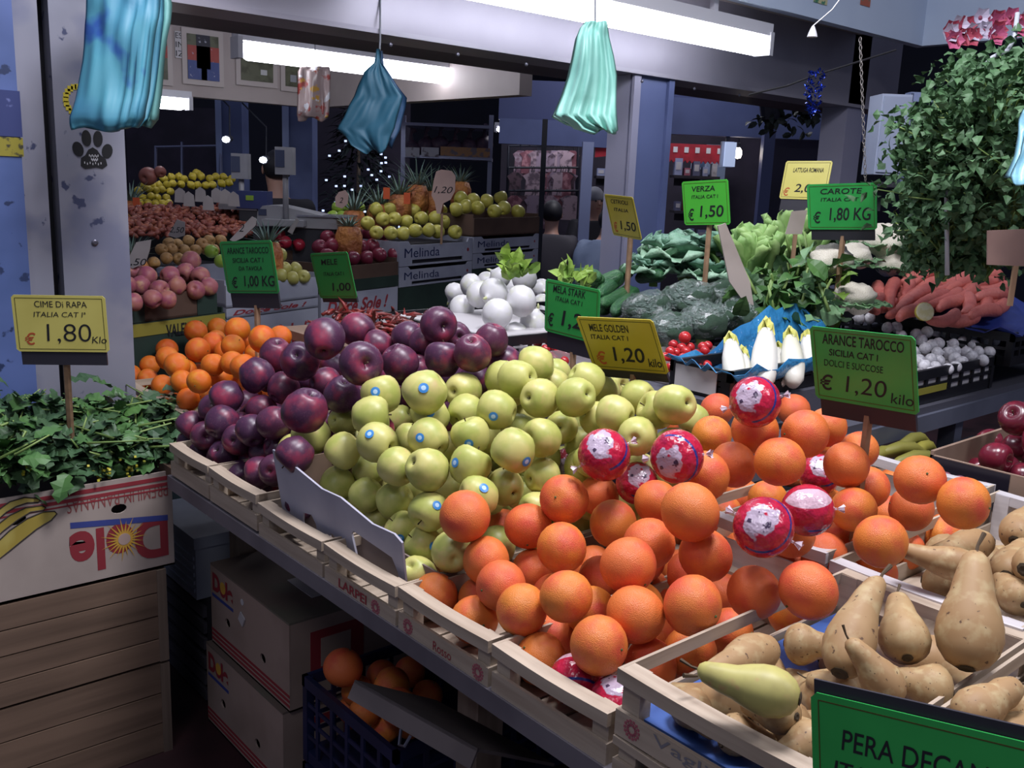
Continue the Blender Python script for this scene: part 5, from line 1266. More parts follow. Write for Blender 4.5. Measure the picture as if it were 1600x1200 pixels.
# carton, small card and wooden tags among the vegetables
def paddle(label, pts, d, th, m, txt=None, stake=None, yaw=0):
    c = Vector(atd(sum(p[0] for p in pts) / len(pts), sum(p[1] for p in pts) / len(pts), d)); t = thing('price_paddle', label, 'price card', c, yaw)
    M_ = FACE.to_4x4(); loc = []
    for p in pts:
        w_ = Vector(atd(p[0], p[1], d)) - c; loc.append((w_.dot(RIGHT), w_.z))
    Mp = FACE.to_4x4() @ Matrix.Rotation(math.pi / 2, 4, 'X')
    part('board', MB().poly(loc, th, Mp), m, t)
    if txt:
        x0 = min(a for a, b in loc); x1 = max(a for a, b in loc); y0 = min(b for a, b in loc); y1 = max(b for a, b in loc); W_, H_ = x1 - x0, y1 - y0
        text(txt[0], (x0 + W_ * txt[1], y0 + H_ * txt[2], x0 + W_ * txt[3], y0 + H_ * txt[4]), INK, t, Mp @ Matrix.Translation((0, 0, th / 2)), shear=.3, bold=0)
    if stake: part('stake', MB().box((0, 0, min(b for a, b in loc) - stake / 2), (.012, .008, stake), FACE), STAKE, t)
    return t
WOODC = mat('bare_card', 'a59a92', .7, noise=(6, '93887f', .4, .65))
paddle('long bare wooden board standing edge on in the lettuce', [(1118, 352), (1130, 348), (1172, 440), (1180, 478), (1165, 474), (1140, 440)], 2.75, .012, WOODC)
paddle('small bare wooden tag behind the green cauliflower card', [(1236, 330), (1260, 328), (1254, 366), (1228, 366)], 2.95, .004, WOODC, stake=.12)
br_ = paddle('brown cardboard sign with faint writing beside the carrots', [(1540, 360), (1640, 356), (1640, 418), (1545, 414)], 2.35, .006, mat('brown_sign', '8a6f66', .7, noise=(6, '7b615a', .4, .65)), None, stake=.1)

# ================================================================== FAR FRUIT STAND
AZ = math.radians(19); FO = Vector((1.28, 3.52, 0)); FU = Vector((math.cos(AZ), math.sin(AZ), 0)); FV = Vector((-math.sin(AZ), math.cos(AZ), 0))
FM = Matrix((FU, FV, UP)).transposed().to_4x4()
def fs(px, py, v=0.):
    """photo pixel to (u, z) on the stand's front plane, v metres behind it"""
    q = ray(px, py); n = np.array(FV); o = np.array(FO + FV * v); t = (o - EYE) @ n / (q @ n); p = EYE + t * q
    return float((p - np.array(FO)) @ np.array(FU)), float(p[2])
def fw(u, v, z): return FO + FU * u + FV * v + UP * z
def front_box(name, label, cat, p_tl, p_br, m, depth=.4, v=0.):
    a = fs(*p_tl, v); b = fs(*p_br, v); t = thing(name, label, cat, fw(a[0], v, b[1]), AZ); t['size'] = 0
    return t, b[0] - a[0], a[1] - b[1]
GRNB = mat('dark_green_box', '2a3c34', .6, noise=(5, '22312b', .4, .65)); BRNB = mat('brown_fruit_box', '5a4438', .7, noise=(5, '4c392f', .4, .65)); WHB = mat('white_fruit_crate', 'a3a6b4', .5, noise=(5, '9396a6', .4, .65)); YSTR = mat('yellow_strip', '8f8636', .6)
st_ = thing('far_fruit_stand', 'long dark table carrying the fruit boxes behind the front counter', 'table', fw(-.6, 0, 0), AZ)
part('table_top', MB().bb((0, -.02, .78), (3.45, 1.2, .82)), mat('far_table', '2b2c33', .7), st_)
part('front_skirt', MB().bb((0, -.015, .0), (3.45, 0, .78)), mat('far_skirt', '24343a', .7), st_)
for u in (.1, 1.7, 3.3): part('leg', MB().bb((u, 1.1, 0), (u + .06, 1.15, .78)), GMET, st_)
def tray(label, u0, u1, z0, z1, depth, m, cards=(), v=0., rise=.0):
    t = thing('fruit_box', label, 'box', fw(u0, v, z0), AZ); W_, H_ = u1 - u0, z1 - z0
    fp = part('front_panel', MB().bb((0, 0, 0), (W_, .008, H_)), m, t); part('side_panel', MB().bb((0, .008, 0), (.008, depth, H_ + .02)), m, t); part('side_panel', MB().bb((W_ - .008, .008, 0), (W_, depth, H_ + .02)), m, t)
    part('back_panel', MB().bb((.008, depth - .008, 0), (W_ - .008, depth, H_ + .04)), m, t); part('floor_panel', MB().bb((0, 0, 0), (W_, depth, .008)), m, t)
    return t, W_, H_, fp
u = lambda px, py: fs(px, py)[0]; zz_ = lambda px, py: fs(px, py)[1]
zt = .82
# box of peaches at the left: brown front, green corners, yellow strip box below
uA, uB = u(188, 470), u(338, 455); zA = zz_(262, 458); zB = zz_(262, 490)
t, W_, H_, fp = tray('brown box of blushing peaches beside the pillar', uA, uB, zB - .02, zA, .42, BRNB)
for s0, s1 in ((0, .10), (W_ - .10, W_)): part('green_corner', MB().bb((s0, -.003, 0), (s1, 0, H_ * .8)), GRNB, fp)
zC = zz_(262, 520)
t, W2, H2, fp = tray('dark green box with a yellow lettered strip under the peaches', uA - .02, uB + .04, zt, zB - .022, .42, GRNB)
part('yellow_strip', MB().bb((0, -.003, zC - zt), (W2, 0, H2 - .004)), YSTR, fp)
text('VALENCIA', (W2 * .42, H2 * .72, W2 * .78, H2 * .92), INK, fp, Matrix.Translation((0, -.004, 0)) @ ONY, bold=.02)
# white box of small yellow apples, lettered crates below
uC, uD = u(436, 440), u(492, 436); zD = zz_(462, 436); zE = zz_(462, 468)
t, *_ = tray('pale box of small yellow apples between two green cards', uB + .05, uD + .02, zE, zD, .42, WHB)
def lettered(label, u0, u1, z0, z1, txt, red=True, n=1, m=WHB):
    t, W_, H_, fp = tray(label, u0, u1, z0, z1, .40, m)
    for k in range(n):
        text(txt, (W_ * (.06 + .5 * k), H_ * .25, W_ * (.06 + .5 * k + (.42 if n > 1 else .80)), H_ * .75), REDP if red else mat('dark_blue_print', '1f2a55', .6), fp, Matrix.Translation((0, -.001, 0)) @ ONY, shear=.35, bold=.03)
    return t
zF = zz_(460, 500)
lettered('white crate lettered dolce sole under the small yellow apples', uB + .05, uD + .02, (zE + zF) / 2, zE - .004, 'Dolce Sole !')
lettered('white crate lettered dolce sole, bottom of its stack under the small yellow apples', uB + .05, uD + .02, zt, (zE + zF) / 2 - .004, 'Dolce Sole !')
# dark red apples in a brown box
uE, uF = uD + .04, u(622, 420); zG = zz_(585, 412); zH = zz_(590, 450)
t, W_, H_, fp = tray('brown box of dark red apples with green lower band', uE, uF, zH, zG, .42, BRNB)
part('green_band', MB().bb((0, -.003, 0), (W_, 0, H_ * .45)), GRNB, fp)
lettered('white crate lettered dolce sole under the dark red apples', uE, uF, (zH + zt) / 2, zH - .004, 'Dolce Sole !')
lettered('white crate lettered dolce sole, bottom of its stack under the dark red apples', uE, uF, zt, (zH + zt) / 2 - .004, 'Dolce Sole !')
# slotted white crates with a heart-like m logo
def melinda(label, u0, u1, z0, z1, v=0., inner=False):
    t = thing('slotted_crate', label, 'crate', fw(u0, v, z0), AZ); W_, H_ = u1 - u0, z1 - z0
    fp = part('front_panel', panel([(0, 0), (W_, 0), (W_, H_), (W_ * .94, H_), (W_ * .92, H_ * .84), (W_ * .14, H_ * .84), (W_ * .11, H_), (0, H_)], [rect(W_ * .16, H_ * .04, W_ * .86, H_ * .24)], .008, Matrix.Translation((0, .008, 0)) @ ONY), WHB, t)
    part('side_panel', MB().bb((0, .008, 0), (.008, .4, H_)), WHB, t); part('side_panel', MB().bb((W_ - .008, .008, 0), (W_, .4, H_)), WHB, t); part('back_panel', MB().bb((0, .392, 0), (W_, .4, H_)), WHB, t); part('floor_panel', MB().bb((0, .008, 0), (W_, .39, .008)), WHB, t)
    part('slot_shade', MB().bb((.01, .02, .01), (W_ - .01, .38, H_ * .8)), mat('tray_dark', '24222a', .8), t)  # dark fill stands in for shade behind the slot
    text('Melinda', (W_ * .06, H_ * .34, W_ * .52, H_ * .72), mat('dark_blue_print', '1f2a55', .6), fp, Matrix.Translation((0, -.001, 0)) @ ONY)
    part('red_dot', MB().poly(disc(W_ * .93, H_ * .5, H_ * .08, H_ * .08), .001, Matrix.Translation((0, -.001, 0)) @ ONY), REDP, fp)
    return t, W_
uG, uH = uF + .01, u(738, 395); z1_ = zz_(680, 375); z2_ = zz_(680, 412); z3_ = zz_(685, 442)
melinda('white slotted crate lettered melinda right under the big heap of yellow apples', uG, uH, z2_, z1_)
melinda('white slotted crate lettered melinda, second from the top under the yellow apples', uG, uH, z3_, z2_ - .003)
tray('dark green box under the white slotted crates of yellow apples', uG, uH, zt, z3_ - .003, .4, GRNB)
uI, uJ = uH + .01, u(842, 365); z4_ = zz_(790, 340); z5_ = zz_(790, 367); z6_ = zz_(790, 392); z7_ = zz_(790, 415)
t, *_ = tray('brown carton on the slotted crates next to the shelf unit', uI, uJ, z5_, z4_, .4, BRNB)
melinda('white slotted crate lettered melinda under the brown carton', uI, uJ, z6_, z5_ - .003)
melinda('white slotted crate lettered melinda, lower one under the brown carton', uI, uJ, z7_, z6_ - .003)
tray('dark green box under the slotted crates at the stand end', uI, uJ, zt, z7_ - .003, .4, GRNB)
# fruit heaps
def far_heap(poly, step, D, meshes, label, cat, group, v0, z0, slope, name, parts=(), sq=.82):
    lst = scatter(poly, step, sq, rs, .2); P = fw(0, v0, z0)
    gx, gy = FV.x * slope, FV.y * slope
    Pn, r = heap(lst, D, (P.x, P.y, z0, gx, gy), .0, (.8, 1.15))
    for p, q in zip(Pn, r): put(name, random.Random(int(p[0] * 1e5)).choice(meshes), p, q, label, cat, group, parts)
PEAM = mat('peach_skin', 'b87868', .5, rnd='a8606a', noise=(1.2, 'a05068', .45, .65), blot=(1.0, 'c8a070', .55, .75))
FARY = mat('far_apple_skin', 'c9c05a', .35, rnd='bdb654', noise=(1, 'b0ac48', .45, .65)); GRA = mat('green_apple_skin', '94b040', .35, rnd='88a83c'); RED1 = mat('red_fruit_skin', 'b02c40', .3, rnd='a02438'); TAN = mat('tan_pear_skin', 'b08a54', .5, rnd='a87e4c', noise=(2, '94703f', .45, .65)); LEM = mat('lemon_skin', 'c4b038', .4, rnd='b8a42c')
mk = lambda nm, m, k=0: [apple_mesh(nm, m, 30 + k, .9, .76, 14)]
far_heap([(192, 425), (235, 415), (300, 405), (335, 435), (350, 455), (330, 462), (195, 480)], 27, .082, mk('peach', PEAM), 'blushing peach in the brown box beside the pillar', 'peach', 'peaches on the far stand', .05, zA + .03, .35, 'peach')
far_heap([(235, 392), (270, 370), (320, 365), (348, 375), (335, 400), (240, 412)], 17, .062, mk('tan_pear', TAN), 'tan rounded pear heaped behind the peaches', 'pear', 'tan pears on the far stand', .38, zA + .12, .35, 'tan_pear')
far_heap([(325, 385), (350, 380), (352, 435), (335, 425)], 19, .066, mk('green_apple', GRA), 'pale green apple between peaches and the green card', 'apple', 'green apples by the peaches', .2, zA + .07, .35, 'green_apple')
far_heap([(425, 385), (450, 395), (475, 415), (478, 436), (432, 440)], 20, .068, mk('small_yellow_apple', mat('dull_yellow_apple', 'a8a458', .4)), 'small dull yellow apple in the pale box', 'apple', 'small yellow apples', .05, zD + .03, .45, 'small_yellow_apple')
far_heap([(430, 370), (450, 355), (480, 352), (485, 385), (450, 392), (430, 385)], 18, .066, mk('nectarine', RED1), 'bright red nectarine heaped behind the small yellow apples', 'nectarine', 'nectarines', .35, zD + .10, .4, 'nectarine')
far_heap([(478, 385), (500, 358), (560, 350), (600, 362), (622, 398), (612, 412), (545, 418), (480, 402)], 21, .072, [apple_mesh('dark_red_apple', mat('far_red_apple', '7c2a3c', .3, rnd='6c2438'), 40)], 'dark red apple in the brown box on the far stand', 'apple', 'dark red apples on the far stand', .05, zG + .03, .42, 'dark_red_apple')
far_heap([(480, 345), (500, 330), (560, 312), (575, 325), (540, 352), (485, 358)], 18, .07, mk('lime_green_apple', mat('lime_apple', '8fae3a', .35)), 'lime green apple heaped beside the pineapples', 'apple', 'lime green apples', .55, zG + .16, .4, 'lime_green_apple')
far_heap([(558, 348), (580, 325), (625, 312), (690, 318), (740, 345), (728, 368), (650, 374), (575, 368)], 20, .076, mk('yellow_apple', FARY), 'yellow apple in the big heap above the slotted crates', 'apple', 'yellow apples over the slotted crates', .05, z1_ + .02, .42, 'yellow_apple')
far_heap([(690, 318), (720, 298), (770, 294), (828, 318), (825, 332), (745, 342)], 20, .076, mk('yellow_apple', FARY, 1), 'yellow apple in the heap over the brown carton', 'apple', 'yellow apples over the brown carton', .05, z4_ + .02, .42, 'yellow_apple')
tray('dark box under the lime green apples beside the pineapples', max(u(462, 350), 1.16), u(592, 340), .82, zG + .11, .60, GRNB, v=.46)
# rear tiers: red onions / potatoes, lemons
tr = thing('rear_tier', 'low dark tier behind the far fruit boxes', 'stand', fw(-.6, .62, .82), AZ)
part('board', MB().bb((0, 0, 0), (1.75, .55, .33)), mat('far_table', '2b2c33', .7), tr)
mb = MB()
o0 = fw(.2, .9, 1.15); zlow = 9
for k in range(620):
    px = rs.uniform(196, 402); py = rs.uniform(322, 366); v_ = .62 + .55 * (366 - py) / 44; uu, z = fs(px, py, v_); zlow = min(zlow, z); q = fw(uu, v_, z) - o0; d = rv(rs); d.z *= .4; d.normalize()
    mb.tube([q, q + d * .022, q + d * .04], [.012, .014, .004], 5)
ch = thing('shallot_heap', 'heap of reddish brown shallots on the rear tier', 'shallots', o0)
part('shallots', mb, mat('shallot_skin', '7a3a2e', .5, noise=(20, '9c5a40', .5, .62)), ch, True, stuff=True)
LEMM = MB().lathe([(0, -1.15), (.16, -1.1), (.35, -.9), (.8, -.5), (.95, 0), (.8, .5), (.35, .9), (.16, 1.12), (0, 1.18)], 12).mesh('lemon', LEM, True)
far_heap([(212, 300), (225, 282), (262, 275), (300, 268), (330, 272), (366, 280), (368, 290), (300, 292), (262, 302), (270, 320), (215, 322)], 12, .052, [LEMM], 'small yellow lemon in the leafy heap at the back', 'lemon', 'lemons at the back', 1.25, 1.33, .35, 'lemon')
ls = thing('lemon_leaves', 'green leaves stuck among the lemons', 'leaves', fw(.35, 1.4, 1.4)); mb = MB()
for k in range(60):
    q = fw(rs.uniform(-.05, .75), rs.uniform(1.2, 1.7), 1.36 + rs.uniform(0, .16)) - fw(.35, 1.4, 1.4); leaf(mb, q, rv(rs), rv(rs) + UP, .07, .03, .3, .2, 3, 'oval')
part('leaves', mb, LEAFD, ls, stuff=True)
lt = thing('lemon_tier', 'tall dark tier under the lemons', 'stand', fw(-.95, 1.22, 0), AZ); part('block', MB().bb((0, .33, 0), (2.2, 2.0, 1.34)).bb((0, .05, 0), (2.2, .33, 1.30)).bb((0, .42, 1.34), (2.2, 2.0, 1.40)).bb((0, .70, 1.40), (2.2, 2.0, 1.49)), mat('far_table', '2b2c33', .7), lt)
# reddish squash next to the lemons
for px, py, rp in ((232, 275, 14), (250, 268, 9)):
    q = atd(px, py, 5.3); o = put('squash', apple_mesh('squash', mat('squash_skin', '8a5248', .5), 51), q, rp * 5.3 / F, 'brownish red squash behind the lemons', 'squash', 'squashes')
# pineapples with spiky crowns
PIN = mat('pineapple_skin', '9a5a34', .6, noise=(14, 'b8783c', .45, .6), bump=(18, 1., .03)); CRN = mat('pineapple_crown', '6a8078', .5, noise=(8, '55705f', .4, .65))
for i, (px, py, h, d) in enumerate(((553, 330, 62, 5.1), (592, 320, 50, 5.2), (625, 305, 56, 5.3), (652, 290, 66, 5.4), (676, 300, 60, 5.5), (545, 355, 30, 4.6), (418, 380, 60, 4.1), (205, 400, 50, 3.75), (205, 315, 48, 5.0), (720, 285, 40, 5.8))):
    q = atd(px, py, d); hh = h * d / F; t = thing('pineapple', 'pineapple with a spiky grey green crown on the far stand', 'pineapple', q, group='pineapples')
    part('fruit', MB().lathe([(0, -.17), (.05, -.165), (.066, -.10), (.066, -.04), (.05, .0), (0, .01)], 12), PIN, t, True)
    mb = MB()
    for k in range(26):
        an = k * 2.4; tl = .25 + k / 26 * 2.2; leaf(mb, Vector((math.cos(an), math.sin(an), 0)) * .018, (math.cos(an), math.sin(an), tl), (-math.cos(an), -math.sin(an), .5), hh * rs.uniform(.65, 1), .016, .18, .4, 3, 'blade')
    part('crown', mb, CRN, t)
for px, py, d in ((604, 302, 5.0), (636, 310, 5.1), (213, 318, 4.9)):
    q = atd(px, py, d); tag(part('orange_tag', MB().box((0, 0, 0), (.035, .004, .06), FACE), mat('tag_orange', 'c8562c', .5), None, loc=q), 'small orange tag hanging on a pineapple', 'tag', 'orange pineapple tags')
# price paddles on the far stand
PAD = mat('pinkish_card', 'b89c92', .7, noise=(5, 'a88c84', .4, .65)); PADW = mat('whitish_card', 'a6a09e', .7, noise=(5, '95908f', .4, .65))
paddle('eight sided pinkish card with price 120 in the yellow apples', [(682, 268), (690, 265), (706, 267), (712, 275), (711, 298), (704, 312), (692, 318), (688, 334), (682, 334), (679, 316), (674, 305), (678, 282)], 5.0, .006, PAD, ('1,20', .1, .45, .9, .62), stake=.16)
paddle('rounded pinkish card beside the pineapple crowns', [(530, 300), (540, 297), (545, 304), (543, 318), (534, 326), (524, 322), (524, 308)], 4.7, .006, PAD, ('2', .3, .3, .6, .6))
paddle('white cut out card with price 150 by the peaches', [(196, 412), (215, 378), (238, 374), (234, 392), (226, 412), (205, 420)], 3.6, .006, PADW, ('1,50', .0, .08, .8, .35))
paddle('white cut out card with price 250 above the tan pears', [(262, 368), (278, 343), (290, 347), (288, 368), (275, 372)], 4.0, .006, PADW, ('2,50', .1, .25, .95, .6))
paddle('long white slanted card behind the small oranges card', [(358, 375), (395, 338), (402, 342), (400, 352), (378, 372), (365, 378)], 3.85, .006, PADW, ('2', .35, .4, .55, .7))
paddle('small slanted white tag by the red nectarines', [(449, 362), (464, 340), (468, 344), (456, 366)], 4.2, .004, PADW)
for i, (px, py) in enumerate(((281, 306), (295, 312), (313, 305), (338, 306), (352, 308), (365, 312), (325, 318))):
    paddle('pale torn paper card in the row above the shallots', [(px - 9, py + 10), (px - 7, py - 8), (px, py - 13), (px + 8, py - 7), (px + 9, py + 11)], 4.85, .004, PADW)['group'] = 'paper cards above the shallots'
# weighing scales with display heads
SCG = mat('scale_grey', '8f8f92', .4, noise=(3, '808086', .4, .65)); SCD = mat('scale_display', '3c4258', .2)
def scale(px, py, pole_py, d, label, body=None):
    q = Vector(atd(px, py, d)); b = Vector(atd(px, pole_py, d)); t = thing('weighing_scale', label, 'scale', (q.x, q.y, b.z)); h = q.z - b.z
    part('pole', MB().tube([(0, 0, 0), (0, 0, h)], .014, 10), SCG, t, True)
    hd = part('display_head', MB().box((0, 0, h + .05), (.085, .07, .13), FACE), SCG, t); part('screen', MB().box(FACE @ Vector((-.018, -.036, 0)) + Vector((0, 0, h + .06)), (.045, .004, .08), FACE), SCD, hd)
    part('foot', MB().box((0, 0, -.01), (.2, .16, .03), FACE), SCG, t)
    return t, h
scale(446, 268, 345, 4.6, 'tall weighing scale with a display head on a pole, beside the flat scale')
scale(377, 275, 320, 5.0, 'weighing scale with a display head behind the shallots')
q = Vector(atd(450, 322, 4.75)); t = thing('flat_scale', 'rounded grey counter scale with a steel pan', 'scale', q - UP * .05)
pf = [(-.13, -.05), (-.125, .02), (-.10, .05), (-.03, .055), (.16, .02), (.26, .0), (.27, -.05)]
part('body', MB().poly(pf, .22, FACE.to_4x4() @ Matrix.Rotation(math.pi / 2, 4, 'X')), SCG, t); part('panel', MB().box(FACE @ Vector((-.10, -.112, .02)), (.04, .004, .03), FACE), SCD, t)
part('pan', MB().box(FACE @ Vector((.2, 0, .01)), (.26, .24, .008), FACE), mat('steel_pan', 'b0b0b8', .25, metal=.8), t)
part('plinth', MB().box(FACE @ Vector((.05, 0, -.17)), (.40, .2, .24), FACE), mat('far_table', '2b2c33', .7), t)
bl = thing('blue_box', 'small dark blue box with a green mark behind the shallots', 'box', atd(398, 312, 5.0)); part('body', MB().box((0, 0, 0), (.16, .12, .09), FACE), mat('blue_card', '2a3460', .5), bl); part('green_mark', MB().box(FACE @ Vector((-.01, -.061, .01)), (.04, .003, .025), FACE), mat('mark_green', '7a9a30', .5), bl)
part('stand', MB().box((0, 0, -.32), (.14, .10, .55), FACE), mat('far_table', '2b2c33', .7), bl)

# ================================================================== HANGING BAGS
from mathutils import noise as mnoise
def hang_bag(label, rows, d, m, thick=.05, layers=3, pleat=5, seed=1, hook=None, name='carrier_bags', side=0):
    rr = random.Random(seed); o = Vector(atd((rows[0][1] + rows[0][2]) / 2, rows[0][0], d)); t = thing(name, label, 'bags', o)
    vdir = Vector(-ray(800, 600)); vdir.z = 0; vdir.normalize(); ns = 26
    for ly in range(layers):
        off = thick * (ly - (layers - 1) / 2) / max(1, layers) * 1.6; jit = [rr.uniform(-4, 4) for _ in range(3)]; ph = rr.uniform(0, 6)
        fine = []
        for (y0, a0, b0), (y1, a1, b1) in zip(rows, rows[1:]):
            for k in range(4): u_ = k / 4; fine.append((y0 + (y1 - y0) * u_, a0 + (a1 - a0) * u_, b0 + (b1 - b0) * u_))
        fine.append(rows[-1]); n = len(fine); vs = []; fs_ = []
        for i, (py, xl, xr) in enumerate(fine):
            tt = i / (n - 1); e = min(1, tt * 4, (1 - tt) * 8 + .15)
            for s in (1, -1):
                for k in range(ns):
                    q = k / (ns - 1)
                    if s < 0: q = 1 - q
                    px = xl + jit[0] * tt + (xr + jit[1] * tt - xl - jit[0] * tt) * q
                    wq = min(1, max(0, (q - side) / .12)) if side else 1
                    rip = .009 * math.sin(q * pleat * 6.28 + ph + 1.5 * tt) * (.25 + tt) * wq + .020 * mnoise.noise(Vector((q * 2.2 + seed, tt * 2.6 + ly * 3, ph))) + .012 * mnoise.noise(Vector((q * 7 + seed, tt * 5 + ly, ph)))
                    dz = s * thick * .30 * math.sin(math.pi * q) ** .6 * e + rip + off
                    P_ = Vector(atd(px, py + (jit[2] + 4 * math.sin(q * 9 + ph)) * (tt > .9), d)) + vdir * dz - o
                    vs.append(P_)
        W_ = ns * 2
        for i in range(n - 1):
            for k in range(W_): fs_.append((i * W_ + k, i * W_ + (k + 1) % W_, (i + 1) * W_ + (k + 1) % W_, (i + 1) * W_ + k))
        fs_.append(tuple(range(W_))[::-1]); fs_.append(tuple((n - 1) * W_ + k for k in range(W_)))
        part('bag', MB().add(vs, fs_), m if not isinstance(m, list) else m[ly % len(m)], t, True)
    if hook:
        part('string', MB().tube([Vector(atd(x, y, d)) - o for x, y in hook], .003, 6), mat('string_grey', '70747c', .6), t)
    return t
TURQ = mat('turquoise_film', '5097aa', .5, noise=(5, '4484a2', .4, .65), blot=(7, '2f58a0', .60, .68))
TURQ2 = mat('sea_green_film', '6ea8a4', .45, noise=(6, '5a9494', .4, .65))
hang_bag('big bundle of turquoise carrier bags hanging in front of the white pillar', [(-60, 175, 225), (-30, 160, 250), (0, 147, 257), (30, 145, 257), (60, 142, 253), (100, 139, 248), (150, 130, 242), (185, 123, 237), (200, 127, 225)], 2.35, [TURQ2, TURQ, TURQ], .07, 3, 9, 3, side=.6, hook=((200, -58), (200, -160), (205, -420)))
hang_bag('dark blue carrier bags hanging in front of the rear tube lamp', [(78, 590, 596), (100, 587, 598), (114, 572, 607), (135, 563, 620), (152, 558, 633), (166, 551, 630), (185, 543, 624), (202, 532, 620), (215, 546, 614), (233, 576, 607)], 3.1, [mat('navy_film', '20466a', .6, noise=(6, '1a3a58', .4, .65)), mat('teal_film', '22566c', .6)], .06, 2, 1, 8, hook=((593, 80), (594, 62), (594, -10)))
hang_bag('bundle of mint green carrier bags hanging below the front tube lamp', [(36, 914, 946), (46, 905, 948), (60, 899, 950), (90, 893, 957), (120, 886, 962), (150, 876, 961), (168, 868, 960), (182, 862, 960), (194, 884, 961), (203, 916, 962)], 2.62, [mat('mint_film', '86c0b2', .45, noise=(6, '74aea2', .4, .65)), mat('pale_mint_film', '9fcec4', .45)], .06, 3, 5, 5, side=.01, hook=((930, 38), (930, 20), (930, -20)))
hang_bag('pale cyan carrier bags hanging at the parsley mass', [(170, 1606, 1640), (200, 1600, 1650), (240, 1590, 1660), (272, 1576, 1670), (283, 1574, 1670)], 2.2, mat('cyan_film', '8fc4d4', .32, noise=(6, '7cb2c6', .4, .65)), .05, 2, 3, 9, hook=((1623, 172), (1623, 60), (1640, -200)))
pk = hang_bag('striped clear packet hanging before the far cream fascia', [(104, 470, 514), (112, 466, 518), (150, 466, 518), (180, 466, 517), (187, 468, 516)], float(4.12 / ray(492, 90)[1]), mat('printed_packet', 'a89490', .3, noise=(22, 'a04038', .55, .62), blot=(18, 'c89a40', .60, .66), hard=(16, 'd0d0d4', .6)), .05, 1, 2, 4, hook=((492, 106), (492, 80), (492, 64)), name='hanging_packet')
pk['category'] = 'packet'

RODM_ = mat('dark_rod', '191c2a', .5)
# tinsel, wires, chain, tassel near the right fascia
q = atd(1272, 145, 3.4); t = thing('blue_tinsel', 'shiny dark blue tinsel twist hanging on a wire', 'ornament', q); rr = random.Random(2); mb = MB()
for k in range(150):
    h = rr.uniform(-.075, .075); a = rr.uniform(0, 6.28); r0 = .028 * (1 - .6 * max(0, -h / .075)); c = Vector((r0 * math.cos(a), r0 * math.sin(a), h)); u1 = rv(rr); u1.normalize(); leaf(mb, c, u1, rv(rr), .018, .008, .3, .3, 2, 'oval')
part('string', MB().tube([(0, 0, .05), Vector(atd(1272, 118, 3.4)) - Vector(q)], .003, 5), RODM_, t); part('foil_strips', mb, mat('blue_foil', '2238a0', .15, metal=.9), t, stuff=True)
o0 = Vector(atd(1272, 118, 3.4))
tag(part('sagging_wire', MB().tube([Vector(atd(x, y, 3.4)) - o0 for x, y in ((1170, 148), (1230, 134), (1272, 118), (1330, 100), (1400, 78))], .004, 6), mat('cord_black', '15151a', .7), None, loc=o0), 'thin dark wire under the pale fascia that carries the tinsel', 'wire')
o0 = Vector(atd(1345, 70, 2.75)); ch = thing('hanging_chain', 'thin light chain hanging from the fascia corner', 'chain', o0)
for k in range(34):
    p = Vector(atd(1344 + k * .25, 62 + k * 6.6, 2.75)) - o0; mb = MB()
    mb.tube([p + Vector(((.004 if k % 2 else 0) * math.cos(a), (0 if k % 2 else .004) * math.cos(a), .0075 * math.sin(a))) for a in [j * 6.2832 / 8 for j in range(9)]], .0012, 4, cap=False)
    part('link', mb, mat('chain_metal', '8a8480', .4, metal=.6), ch)
q = Vector(atd(1270, 47, 2.3)); t = thing('cord_tassel', 'white pull cord with a bell shaped end below the fascia', 'cord', q)
part('bell', MB().lathe([(.013, -.016), (.010, -.006), (.004, .008), (0, .012)], 10), mat('white_plastic', 'c0c0c4', .4), t, True); part('cord', MB().tube([(0, 0, .01), Vector(atd(1300, 15, 2.3)) - q, Vector(atd(1330, -25, 2.3)) - q], .0015, 5), mat('white_plastic', 'c0c0c4', .4), t)
# pink flower heads on the fascia return
FLP = [mat('pink_petal', 'b8587c', .6), mat('rose_petal', 'a03c50', .6), mat('white_petal', 'b8b0c4', .6)]
rr = random.Random(6)
for k in range(20):
    px = 1470 + rr.random() * 135; py = 62 - (px - 1470) * .10 - rr.random() * 34 + 4; q = atd(px, py, 2.95); t = thing('paper_flower', 'pink and white paper flower in the garland on the pale fascia', 'flower', q, group='garland flowers'); 
    for j in range(6):
        mb = MB(); a = j * 1.047; leaf(mb, (0, 0, 0), FACE @ Vector((math.cos(a), -.4, math.sin(a))), FACE @ Vector((0, -1, 0)), .034, .03, -.2, .2, 3, 'oval', .02, rr); part('petal', mb, FLP[k % 3], t)
    part('centre', ico(8, 6).mesh, None, t) if False else obj('centre', CENT if 'CENT' in globals() else globals().setdefault('CENT', ico(8, 6, lambda p: p * .008).mesh('centre', mat('flower_centre', '7a3048', .6), True)), t)
for px, py, w_, h_, c, lb in ((1352, 2, 40, 16, 'b05a3c', 'bright red and green sticker at the top of the pale fascia'), (1282, -2, 50, 20, 'c4bc8c', 'pale yellow label at the top of the pale fascia')):
    q = aty(px, py, 2.449); t = thing('fascia_sticker', lb, 'sticker', (q[0], 2.448, q[2])); wd = w_ * .0021; part('sheet', MB().bb((-wd / 2, -.001, -.02), (wd / 2, 0, .03)), mat('st_' + c, c, .5, noise=(30, '3c7a58', .55, .62)), t)

